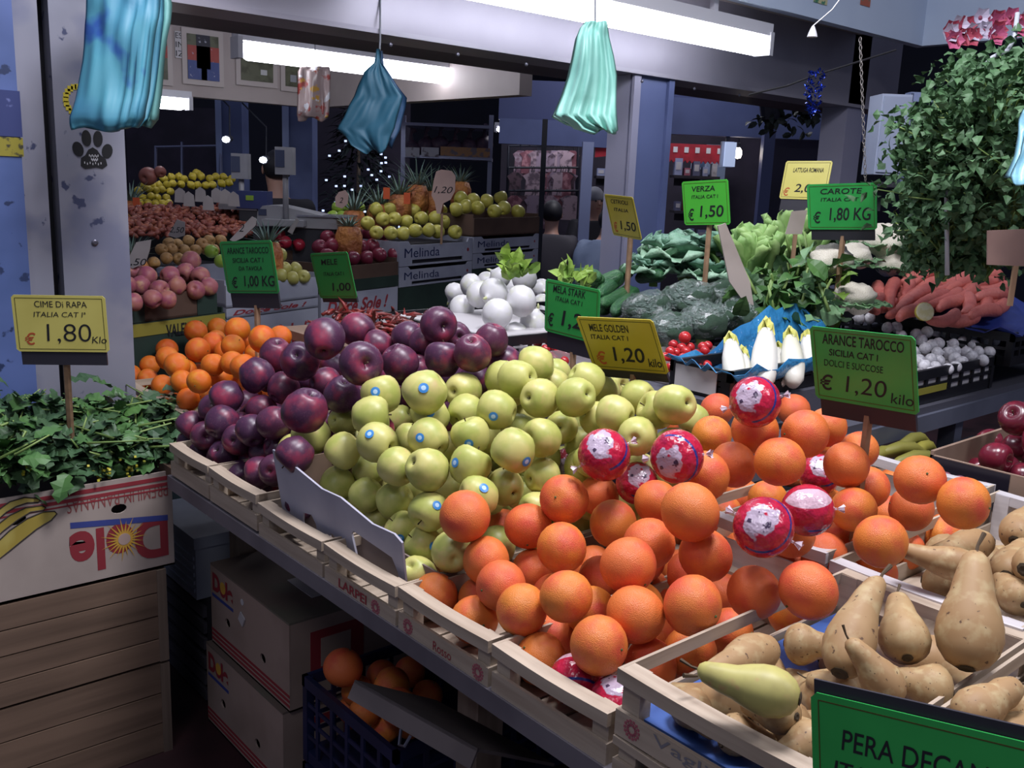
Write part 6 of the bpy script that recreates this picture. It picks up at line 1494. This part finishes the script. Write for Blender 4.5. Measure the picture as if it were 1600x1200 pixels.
# ================================================================== RIGHT BACK: SWITCH CABINET AND FRAME
d = 3.9; w_, h_, c = span(1362, 152, 1408, 272, d); t = thing('switch_cabinet', 'white metal switch cabinet beside the grey post', 'cabinet', c)
part('body', MB().box((0, 0, 0), (w_, .14, h_), FACE), mat('cabinet_white', 'a9b2c6', .45, noise=(3, '9aa4ba', .4, .65)), t); part('door', MB().box(FACE @ Vector((0, -.074, 0)), (w_ * .9, .008, h_ * .94), FACE), mat('cabinet_white', 'a9b2c6', .45), t); part('latch', MB().box(FACE @ Vector((w_ * .42, -.082, -h_ * .1)), (.02, .012, .05), FACE), mat('dull_bolt', '6d6c78', .4), t)
w_, h_, c = span(1410, 150, 1462, 290, d + .1); t = thing('framed_window', 'blue grey framed display panel behind the parsley', 'panel', c)  # window frame around two panes
part('frame_top', MB().box((0, 0, h_ * .46), (w_, .06, h_ * .1), FACE), mat('frame_blue', '8794b6', .45), t); part('frame_side', MB().box(FACE @ Vector((-w_ * .46, 0, 0)), (w_ * .1, .06, h_), FACE), mat('frame_blue', '8794b6', .45), t); part('cross_rail', MB().box((0, 0, -h_ * .18), (w_, .06, h_ * .08), FACE), mat('frame_blue', '8794b6', .45), t)
part('dark_pane', MB().box(FACE @ Vector((0, .02, .14 * h_)), (w_ * .9, .01, h_ * .6), FACE), mat('pane_teal', '27394a', .2), t); part('lower_pane', MB().box(FACE @ Vector((0, .02, -.35 * h_)), (w_ * .9, .01, h_ * .3), FACE), mat('pane_lilac', '6c78a0', .3, noise=(14, 'a8b0c8', .5, .6)), t)
w_, h_, c = span(1355, 285, 1420, 330, d); t = thing('wall_bracket', 'dark bracket shelf under the switch cabinet', 'shelf', c); part('shelf', MB().box((0, 0, h_ * .4), (w_, .18, .02), FACE), HOLD, t); part('brace', MB().box((0, .05, 0), (.03, .03, h_), FACE), HOLD, t)

AWZ = math.radians(49 - 90)
# ================================================================== HALL BEYOND
def slab(px0, py0, px1, py1, d, th, m, name=None, label=None, cat=None, parent=None, group=None, down=False):
    w_, h_, c = span(px0, py0, px1, py1, d)
    if down:
        top = c.z + h_ / 2; h_ = top; c.z = top / 2
    o = part(name, MB().box((0, 0, 0), (w_, th, h_), FACE), m, parent, loc=c if parent is None else c - parent.location)
    if label: tag(o, label, cat, group)
    return o
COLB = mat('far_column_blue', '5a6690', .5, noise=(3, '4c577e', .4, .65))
for a, b, c_, e, dd in ((349, 168, 384, 300, 7.6), (452, 168, 492, 300, 7.2)):
    w_, h_, c = span(a, b, b and c_, e, dd); top = c.z + h_ / 2 + .4
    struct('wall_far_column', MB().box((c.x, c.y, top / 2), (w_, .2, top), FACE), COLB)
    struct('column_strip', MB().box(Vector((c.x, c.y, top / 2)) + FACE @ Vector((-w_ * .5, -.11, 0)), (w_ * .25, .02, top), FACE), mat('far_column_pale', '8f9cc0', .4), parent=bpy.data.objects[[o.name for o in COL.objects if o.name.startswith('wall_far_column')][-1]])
# shop fronts: grey bands, posts, back panels
BAND = mat('shop_band', '515c86', .55, noise=(2, '454f76', .4, .65)); SHOPB = mat('shop_back_dark', '241f2e', .7, noise=(3, '322a3c', .45, .65)); SHOPL = mat('shop_back_pale', '7c8aa0', .6, noise=(3, '6b7890', .4, .65)); RODM = mat('dark_rod', '191c2a', .5)
def band(px0, py0, px1, py1, d, m): 
    w_, h_, c = span(px0, py0, px1, py1, d); return struct('wall_shop_band', MB().box(c, (w_, .12, h_), FACE), m)
band(780, 130, 985, 190, 8.6, mat('shop_band_dark', '343c62', .55)); band(780, 190, 985, 228, 8.5, BAND)
band(1040, 120, 1350, 165, 8.3, mat('shop_band_dark', '343c62', .55)); band(1040, 160, 1350, 215, 8.2, BAND)
for a, b, c_, e, dd, m in ((780, 225, 985, 430, 10.4, SHOPB), (1040, 215, 1330, 430, 10.0, SHOPB), (490, 150, 640, 330, 9.6, SHOPB), (200, 170, 350, 320, 10.5, SHOPB)):
    w_, h_, c = span(a, b, c_, e, dd); top = c.z + h_ / 2; struct('wall_shop_back', MB().box((c.x, c.y, top / 2), (w_, .06, top), FACE), m)
slab(905, 225, 922, 420, 8.4, .1, mat('pale_post', '8a94b8', .45), 'shop_post', 'pale blue post between two shop fronts', 'post', down=True)
slab(843, 190, 851, 400, 7.2, .03, RODM, 'dark_pole', 'dark upright pole beside the brown carton', 'pole', down=True)
slab(1183, 205, 1200, 420, 8.0, .1, mat('dark_post', '3a4266', .45), 'shop_post', 'dark blue post beside the lit bulb', 'post', down=True)
slab(1200, 215, 1312, 420, 8.6, .08, mat('dark_shutter', '1c1a30', .6, noise=(2, '25223c', .4, .65)), 'roller_shutter', 'dark closed shutter behind the yellow and green cards', 'shutter', down=True)
for lb, px, py, dd, st in (('lit tube lamp inside the clothes shop', 850, 205, 9.0, 9.0), ('lit tube lamp inside the right shop', 1090, 195, 8.75, 9.0)):
    q = atd(px, py, dd); tube_lamp('shop_lamp', lb, q[0] - .45, q[0] + .45, q[1], q[2], .03, st, rz=AWZ)  # unseen tubes added to brighten both shops
# hanging clothes in the middle shop
rr = random.Random(12); CLO = [mat('cloth_' + c, c, .8, noise=(14, c2, .5, .62)) for c, c2 in (('8a7888', '4c3c48'), ('6a4c5c', '9a8894'), ('5c4650', '2e242c'), ('a08a94', '5c4c58'), ('70404c', 'a07078'))]
for k in range(36):
    if k == 0:
        RAILS = []
        for rpy, dd in ((228, 9.45), (262, 9.3), (298, 9.15)):
            a, b = Vector(atd(795, rpy, dd)), Vector(atd(904, rpy, dd)); rl_ = thing('garment_rail', ('topmost dark rail of the clothes display', 'middle dark rail of the clothes display', 'lowest dark rail of the clothes display')[len(RAILS)], 'rail', (a + b) / 2); RAILS.append((a, b)); part('bar', MB().tube([a - (a + b) / 2, b - (a + b) / 2], .012, 6), RODM, rl_)
            for e in (a, b): part('upright', MB().tube([e - (a + b) / 2, Vector((e.x, e.y, 0)) - (a + b) / 2], .012, 6), RODM, rl_)
    a, b = RAILS[k % 3]; w_ = rr.uniform(.12, .20); h_ = rr.uniform(.2, .32); q = a.lerp(b, rr.uniform(.05, .95)) - UP * (h_ / 2 + .045) + FWD * rr.uniform(-.03, .03)
    t = thing('hanging_garment', 'small garment hanging in the crowded clothes display', 'garment', q, group='garments on display', rz=rr.uniform(-.3, .3))
    part('cloth', MB().poly([(-w_ / 2, -h_ / 2), (w_ / 2, -h_ / 2), (w_ * .42, h_ * .2), (w_ * .6, h_ * .35), (w_ * .2, h_ / 2), (-w_ * .2, h_ / 2), (-w_ * .6, h_ * .35), (-w_ * .42, h_ * .2)], .03, FACE.to_4x4() @ Matrix.Rotation(math.pi / 2, 4, 'X')), CLO[k % 5], t)
    part('hook', MB().tube([(0, 0, h_ / 2), (.01, 0, h_ / 2 + .04), (-.01, 0, h_ / 2 + .06)], .004, 5), RODM, t)
# shelves with small goods, red valance, picture frames, bulb in the right shop
def shelf(px0, px1, py, d, label, n, seed):
    w_, h_, c = span(px0, py, px1, py + 4, d); t = thing('wall_shelf', label, 'shelf', c); part('board', MB().box((0, 0, 0), (w_, .3, .025), FACE), mat('shelf_dark', '2c2832', .6), t); part('brace', MB().box(FACE @ Vector((0, .12, -.05)), (w_ * .8, .03, .07), FACE), mat('shelf_dark', '2c2832', .6), t); r_ = random.Random(seed)
    for k in range(n):
        bh = r_.uniform(.06, .16); p = c + FACE @ Vector((-w_ / 2 + w_ * (k + .5) / n, -.03, .0125 + bh / 2)); bw = w_ / n * r_.uniform(.5, .85); col = r_.choice(('8a90b0', 'a0586a', '5a5c78', 'a8a4a8', '6c3440', '40527a'))
        g = thing('boxed_good', 'small boxed article on a shop shelf far behind', 'box', p, group='boxed goods on the far shelves'); part('carton', MB().box((0, 0, 0), (bw, .1, bh), FACE), mat('good_' + col, col, .5), g); part('front_label', MB().box(FACE @ Vector((0, -.052, bh * .05)), (bw * .7, .004, bh * .45), FACE), mat('good_label', 'b4b0b4', .5), g)
shelf(930, 960, 275, 9.6, 'short dark shelf above the crouching person', 2, 1); shelf(1050, 1120, 275, 9.0, 'dark shelf of goods below the red valance', 5, 2); shelf(1050, 1125, 330, 9.0, 'dark shelf of goods behind the bright green card', 6, 3); shelf(1050, 1120, 375, 9.0, 'lowest dark shelf of goods behind the cabbage', 4, 4)
w_, h_, c = span(1046, 226, 1132, 252, 8.9); t = thing('red_valance', 'red scalloped valance across the right shop', 'valance', c); mb = MB(); n = 24
pts = [(-w_ / 2 + w_ * k / n, -h_ / 2 + (.05 * h_ if k % 2 else -.12 * h_)) for k in range(n + 1)] + [(w_ / 2, h_ / 2), (-w_ / 2, h_ / 2)]
part('cloth', mb.poly(pts, .03, FACE.to_4x4() @ Matrix.Rotation(math.pi / 2, 4, 'X')), mat('valance_red', 'b01c30', .7, noise=(8, '8c1426', .4, .65)), t)
for k in range(5): part('white_motif', MB().box(FACE @ Vector((-w_ * .4 + w_ * .2 * k, -.018, h_ * .15)), (.04, .004, .05), FACE), mat('sticker_white', 'c8c8cc', .5), t)
w_, h_, c = span(930, 227, 950, 246, 8.5); tag(part('red_banner', MB().poly([(-w_ / 2, -h_ / 2), (w_ / 2, -h_ * .35), (w_ / 2, h_ / 2), (-w_ / 2, h_ / 2)], .02, FACE.to_4x4() @ Matrix.Rotation(math.pi / 2, 4, 'X')), mat('valance_red', 'b01c30', .7), None, loc=c), 'small red banner left of the grey column', 'banner')
for a, b, c_, e, lb in ((1080, 240, 1104, 264, 'pale framed picture under the red valance'), (1094, 272, 1118, 288, 'small pale framed picture above the bright green card')):
    w_, h_, c = span(a, b, c_, e, 9.1); t = thing('framed_picture', lb, 'picture', c); part('frame', MB().box((0, 0, 0), (w_, .03, h_), FACE), mat('frame_pale', 'a4b0c8', .5), t); part('picture', MB().box(FACE @ Vector((0, -.017, 0)), (w_ * .76, .006, h_ * .76), FACE), mat('picture_blue', '4c6080', .5, noise=(12, '8c9cb0', .5, .6)), t)
w_, h_, c = span(1106, 240, 1128, 290, 9.5); tag(part('pale_board', MB().box((0, 0, 0), (w_ * 1.4, .05, h_ * 1.5), FACE), SHOPL, None, loc=c), 'pale wall board behind the framed pictures', 'board')
w_, h_, c = span(1131, 223, 1148, 260, 8.22); lb_ = thing('light_box', 'white glowing box sign beside the bare bulb', 'sign', c); part('body', MB().box((0, .03, 0), (w_ * 1.1, .06, h_ * 1.05), FACE), mat('cabinet_white', 'a9b2c6', .45), lb_); part('bracket', MB().box((0, .03, h_ * .9), (.03, .03, h_ * 1.2), FACE), RODM, lb_); part('face', MB().box((0, 0, 0), (w_, .08, h_), FACE), mat('lit_sign', 'b8c8e8', .5, emit=.55), lb_)
q = Vector(atd(1153, 239, 8.4)); t = thing('bare_bulb', 'bare lit bulb hanging in the right shop', 'lamp', q)
part('glass', ico(14, 10, lambda p: Vector((p.x * .036, p.y * .036, p.z * .048))).mesh if False else MB().lathe([(0, -.05), (.025, -.042), (.036, -.01), (.03, .025), (.016, .045), (0, .046)], 14), mat('bulb_glow', 'fff0e0', .4, emit=18), t, True); part('socket', MB().lathe([(0, .045), (.016, .046), (.016, .085), (0, .09)], 10), RODM, t); part('cord', MB().tube([(0, 0, .085), (0, 0, .9)], .004, 5), RODM, t)
# dark pot plants hanging over the shutter
for i, (px, py) in enumerate(((1205, 180), (1262, 172), (1318, 182))):
    q = Vector(atd(px, py, 6.0)); t = thing('hanging_plant', 'dark trailing plant hanging below the steel beam', 'plant', q, group='dark hanging plants'); mb = MB()
    for k in range(60): leaf(mb, rv(rr, .05), rv(rr) - UP * .5, rv(rr) + UP, .07, .04, .4, .2, 3, 'oval')
    part('foliage', mb, mat('shadow_leaf', '1f2a26', .6), t, stuff=True); part('pot', MB().lathe([(0, -.03), (.06, -.03), (.08, .06), (.07, .06), (0, .05)], 12), RODM, t); part('cord', MB().tube([(0, 0, .06), (0, 0, .6)], .004, 5), RODM, t)
_a, _b = Vector(atd(1150, 175, 6.0)), Vector(atd(1370, 182, 6.0)); _m = (_a + _b) / 2
struct('trim_1', MB().box(_m + UP * .62, ((_b - _a).length, .08, .10), FACE), mat('truss_dark', '2a2d40', .6))
# fir tree with small lights
q = Vector(atd(560, 300, 8.6)); t = thing('fir_tree', 'dark fir tree with tiny white lights behind the pineapples', 'tree', (q.x, q.y, 0)); mb = MB(); ml = MB()
for k in range(900):
    h = .2 + rr.random() ** 1.1 * 2.0; r0 = .62 * (1 - (h - .2) / 2.3) + .05; a = rr.random() * 6.283; c = Vector((math.cos(a), math.sin(a), 0)) * r0 * rr.uniform(.4, 1) + UP * h; leaf(mb, c, Vector((math.cos(a), math.sin(a), rr.uniform(-.5, .3))), UP, .14, .05, .2, .3, 2, 'blade')
for k in range(46):
    h = .9 + rr.random() * 1.1; r0 = .66 * (1 - (h - .2) / 2.3) + .06; a = math.radians(229) + rr.uniform(-1.3, 1.3); ml.box(Vector((math.cos(a), math.sin(a), 0)) * r0 + UP * h, (.016, .016, .016))
part('needles', mb, mat('fir_dark', '16211f', .6, rnd='1c2a28'), t, stuff=True); part('fairy_lights', ml, mat('fairy_glow', 'c0d0ff', .5, emit=1.6), t, stuff=True); part('trunk', MB().tube([(0, 0, 0), (0, 0, 2.0)], [.05, .01], 8), TIMBERZ, t)
# metal shelf unit with labelled trays
d = 6.4; t = thing('shelf_unit', 'metal shelf unit with labelled trays behind the yellow apples', 'shelf', Vector(atd(700, 250, d)) * 1.0); o0 = t.location.copy()
for px in (631, 768):
    p = Vector(atd(px, 180, d)) - o0; part('post', MB().box((p.x, p.y, (p.z - o0.z) / 2), (.03, .03, p.z + o0.z), FACE), mat('unit_metal', '7c8098', .35, metal=.6), t)
for py in (246, 196):
    a = Vector(atd(631, py, d)) - o0; b = Vector(atd(768, py, d)) - o0; m_ = (a + b) / 2; m_.z = (a.z + b.z) / 2; part('shelf_board', MB().box(m_ + FACE @ Vector((0, .2, 0)), ((b - a).length, .42, .02), FACE), mat('unit_metal', '7c8098', .35, metal=.6), t)
    if py == 246:
        for k, (f0, f1, c) in enumerate(((.02, .18, '9c9ca4'), (.20, .40, '9c9ca4'), (.42, .98, '8a6440'))):
            part('tray_label', MB().box(a.lerp(b, (f0 + f1) / 2) + FACE @ Vector((0, -.02, .035)), ((b - a).length * (f1 - f0), .006, .06), FACE), mat('lab_' + c, c, .6, noise=(24, '5a5058', .55, .62)), t)
for k in range(6):
    f = (k + .5) / 6; p = Vector(atd(631 + 137 * f, 232 - (k % 3) * 3, d + .15)); g = thing('produce_bag', 'dark purple bag of produce on the metal shelf unit', 'bag', p, group='produce bags on the shelf unit')
    o = part('sack', blob_mesh(k, .15, 8, 14, 10), mat('sack_purple', '3c2c40', .6, noise=(3, '503848', .45, .65)), g, True); o.scale = (.075, .075, .07); part('tie', MB().tube([(0, 0, .05), (0, 0, .10), (.02, 0, .13)], [.02, .01, .025], 6), mat('sack_purple', '3c2c40', .6), g)
# thin shelf frame and pendant spot on the left
t = thing('display_rack', 'thin metal rack behind the lemons', 'rack', Vector(atd(260, 260, 7.5))); o0 = t.location.copy()
for a, b in (((243, 228), (243, 300)), ((284, 222), (284, 300)), ((243, 230), (345, 228)), ((345, 228), (345, 300))): part('bar', MB().tube([Vector(atd(*a, 7.5)) - o0, Vector(atd(*b, 7.5)) - o0], .012, 6), mat('unit_metal', '7c8098', .35, metal=.6), t)
for px, py, lb in ((353, 218, 'small round spotlight on the far blue column'), (411, 250, 'small lit spotlight in front of the person in black')):
    q = Vector(atd(px, py, 5.8)); t = thing('spot_lamp', lb, 'lamp', q); part('glow', MB().lathe([(0, -.02), (.018, -.014), (.024, 0), (.018, .014), (0, .02)], 12), mat('spot_glow', 'e8f0ff', .4, emit=5), t, True); part('housing', MB().tube([FACE @ Vector((0, .015, 0)), FACE @ Vector((0, .09, .01))], [.026, .02], 10), RODM, t); part('arm', MB().tube([FACE @ Vector((0, .08, 0)), FACE @ Vector((0, .09, .2)), FACE @ Vector((-.15, .1, .34))], .005, 5), RODM, t)

# ================================================================== PEOPLE
def skin_mesh(name, J, Ed, m, parent, lv=2):
    names = list(J); me = bpy.data.meshes.new(name); me.from_pydata([J[k][0] for k in names], [(names.index(a), names.index(b)) for a, b in Ed], []); me.materials.append(m)
    o = obj(name, me, parent); sk = o.modifiers.new('skin', 'SKIN'); sk.use_smooth_shade = True
    for i, k in enumerate(names):
        r_ = J[k][1]; v = me.skin_vertices[0].data[i]; v.radius = r_ if isinstance(r_, tuple) else (r_, r_); v.use_root = (i == 0)
    sub(o, lv=lv); return o
SKINM = mat('person_skin', 'b08674', .5)
def person(label, loc, rz, jacket, trousers, hair, bend=0., arm_f=.3, crouch=0.):
    t = thing('person', label, 'person', loc, rz); c = math.cos(bend); s = math.sin(bend); hp = .92 - crouch * .45
    def up(h, y=0., x=0.): return (x, -h * s + y * c, hp + h * c + y * s)      # facing -y
    kn = (.0, -.05 - .30 * crouch, .50 - .02 * crouch)
    J = {'pelvis': (up(0), (.15, .11)), 'waist': (up(.16), (.14, .10)), 'chest': (up(.38), (.17, .12)), 'neck0': (up(.52), (.08, .075)), 'neck': (up(.58), .055), 'head': (up(.68, -.015), (.078, .09)), 'crown': (up(.77, .0), (.065, .075))}
    Ed = [('pelvis', 'waist'), ('waist', 'chest'), ('chest', 'neck0'), ('neck0', 'neck'), ('neck', 'head'), ('head', 'crown')]
    for k, sx in (('l', -1), ('r', 1)):
        sh = up(.47, 0, sx * .19); el = (sx * .25, sh[1] - .24 * arm_f, sh[2] - .26 + .05 * arm_f); wr = (sx * .21, el[1] - .25 * max(.2, arm_f), el[2] - .18 + .20 * arm_f)
        J['sh' + k] = (sh, .068); J['el' + k] = (el, .05); J['wr' + k] = (wr, .034); Ed += [('chest', 'sh' + k), ('sh' + k, 'el' + k), ('el' + k, 'wr' + k)]
        hd = Vector(wr); fd = (Vector(wr) - Vector(el)).normalized(); J['pm' + k] = (tuple(hd + fd * .07), (.038, .02)); Ed.append(('wr' + k, 'pm' + k))
        for f in range(4):
            b0 = hd + fd * .10 + Vector((sx * (-.03 + .02 * f), 0, 0)); J['f%d' % f + k] = (tuple(b0 + fd * (.05 + .012 * (f in (1, 2))) + Vector((0, 0, -.015))), .009); Ed.append(('pm' + k, 'f%d' % f + k))
        J['th' + k] = (tuple(hd + fd * .05 + Vector((-sx * .055, -.02, 0))), .011); Ed.append(('pm' + k, 'th' + k))
        hx = (sx * .09, up(0)[1], hp - .04); J['hip' + k] = (hx, .10); J['kn' + k] = ((sx * .11, kn[1], kn[2]), .065); J['an' + k] = ((sx * .11, .03, .09), .042); J['toe' + k] = ((sx * .12, -.14, .035), .035)
        Ed += [('pelvis', 'hip' + k), ('hip' + k, 'kn' + k), ('kn' + k, 'an' + k), ('an' + k, 'toe' + k)]
    skin_mesh('body', J, Ed, SKINM, t)
    grow = lambda ks, g: {k: (J[k][0], tuple(v * g for v in (J[k][1] if isinstance(J[k][1], tuple) else (J[k][1],) * 2))) for k in ks}
    jk = ['pelvis', 'waist', 'chest', 'neck0', 'shl', 'ell', 'wrl', 'shr', 'elr', 'wrr']; skin_mesh('jacket', grow(jk, 1.22), [e for e in Ed if e[0] in jk and e[1] in jk], jacket, t)
    tk = ['pelvis', 'hipl', 'knl', 'anl', 'hipr', 'knr', 'anr']; skin_mesh('trousers', grow(tk, 1.2), [e for e in Ed if e[0] in tk and e[1] in tk], trousers, t)
    for k in 'lr': skin_mesh('shoe', grow(['an' + k, 'toe' + k], 1.3), [('an' + k, 'toe' + k)], mat('shoe_dark', '16151a', .5), t, 1)
    hc = Vector(up(.74, .012)); part('hair', ico(16, 10, lambda p: Vector((p.x * .092, p.y * .112 + .018, max(p.z, -.75 + .5 * (p.y < -.2)) * .105)) + hc), hair, t, True)
    fx = Vector(up(.70, -.10)); part('nose', MB().tube([fx + Vector((0, 0, .02)), fx + Vector((0, -.022, -.012))], [.007, .012], 6), SKINM, t, True)
    for sx in (-1, 1): part('eye', ico(8, 6, lambda p: p * .011 + Vector(up(.725, -.092, sx * .03))), mat('eye_dark', '201c1c', .3), t, True); part('ear', ico(8, 6, lambda p: Vector((p.x * .01, p.y * .02, p.z * .03)) + Vector(up(.715, .0, sx * .085))), SKINM, t, True)
    part('mouth', MB().box(up(.655, -.098), (.04, .008, .008)), mat('lip', '8a5048', .5), t)
AW = AWZ
q = atd(922, 345, 7.9); person('crouching person in a grey blue jacket with dark hair, seen from behind', (q[0], q[1], 0), AW + math.pi - .6, mat('jacket_grey_blue', '66748e', .7, noise=(8, '586680', .4, .65)), mat('trousers_dark', '24252e', .7), mat('hair_black', '14131a', .6), .5, 1.0, .55)
q = atd(926, 310, 9.0); person('grey haired person in dark clothes beyond the crouching person', (q[0], q[1], 0), AW + .3, mat('jacket_black', '1c1a22', .7), mat('trousers_dark', '24252e', .7), mat('hair_grey', '8a8a90', .6), .1, .3, .35)
q = atd(437, 250, 6.0); person('person in black clothes standing behind the weighing scale', (q[0], q[1], 0), AW + math.pi + .5, mat('jacket_black', '1c1a22', .7), mat('trousers_dark', '24252e', .7), mat('hair_black', '14131a', .6), .12, .5, .0)
q = atd(862, 370, 8.3); person('person in dark clothes facing the clothes display', (q[0], q[1], 0), AW + math.pi, mat('jacket_charcoal', '2a2630', .7), mat('trousers_dark', '24252e', .7), mat('hair_black', '14131a', .6), .25, .6, .6)
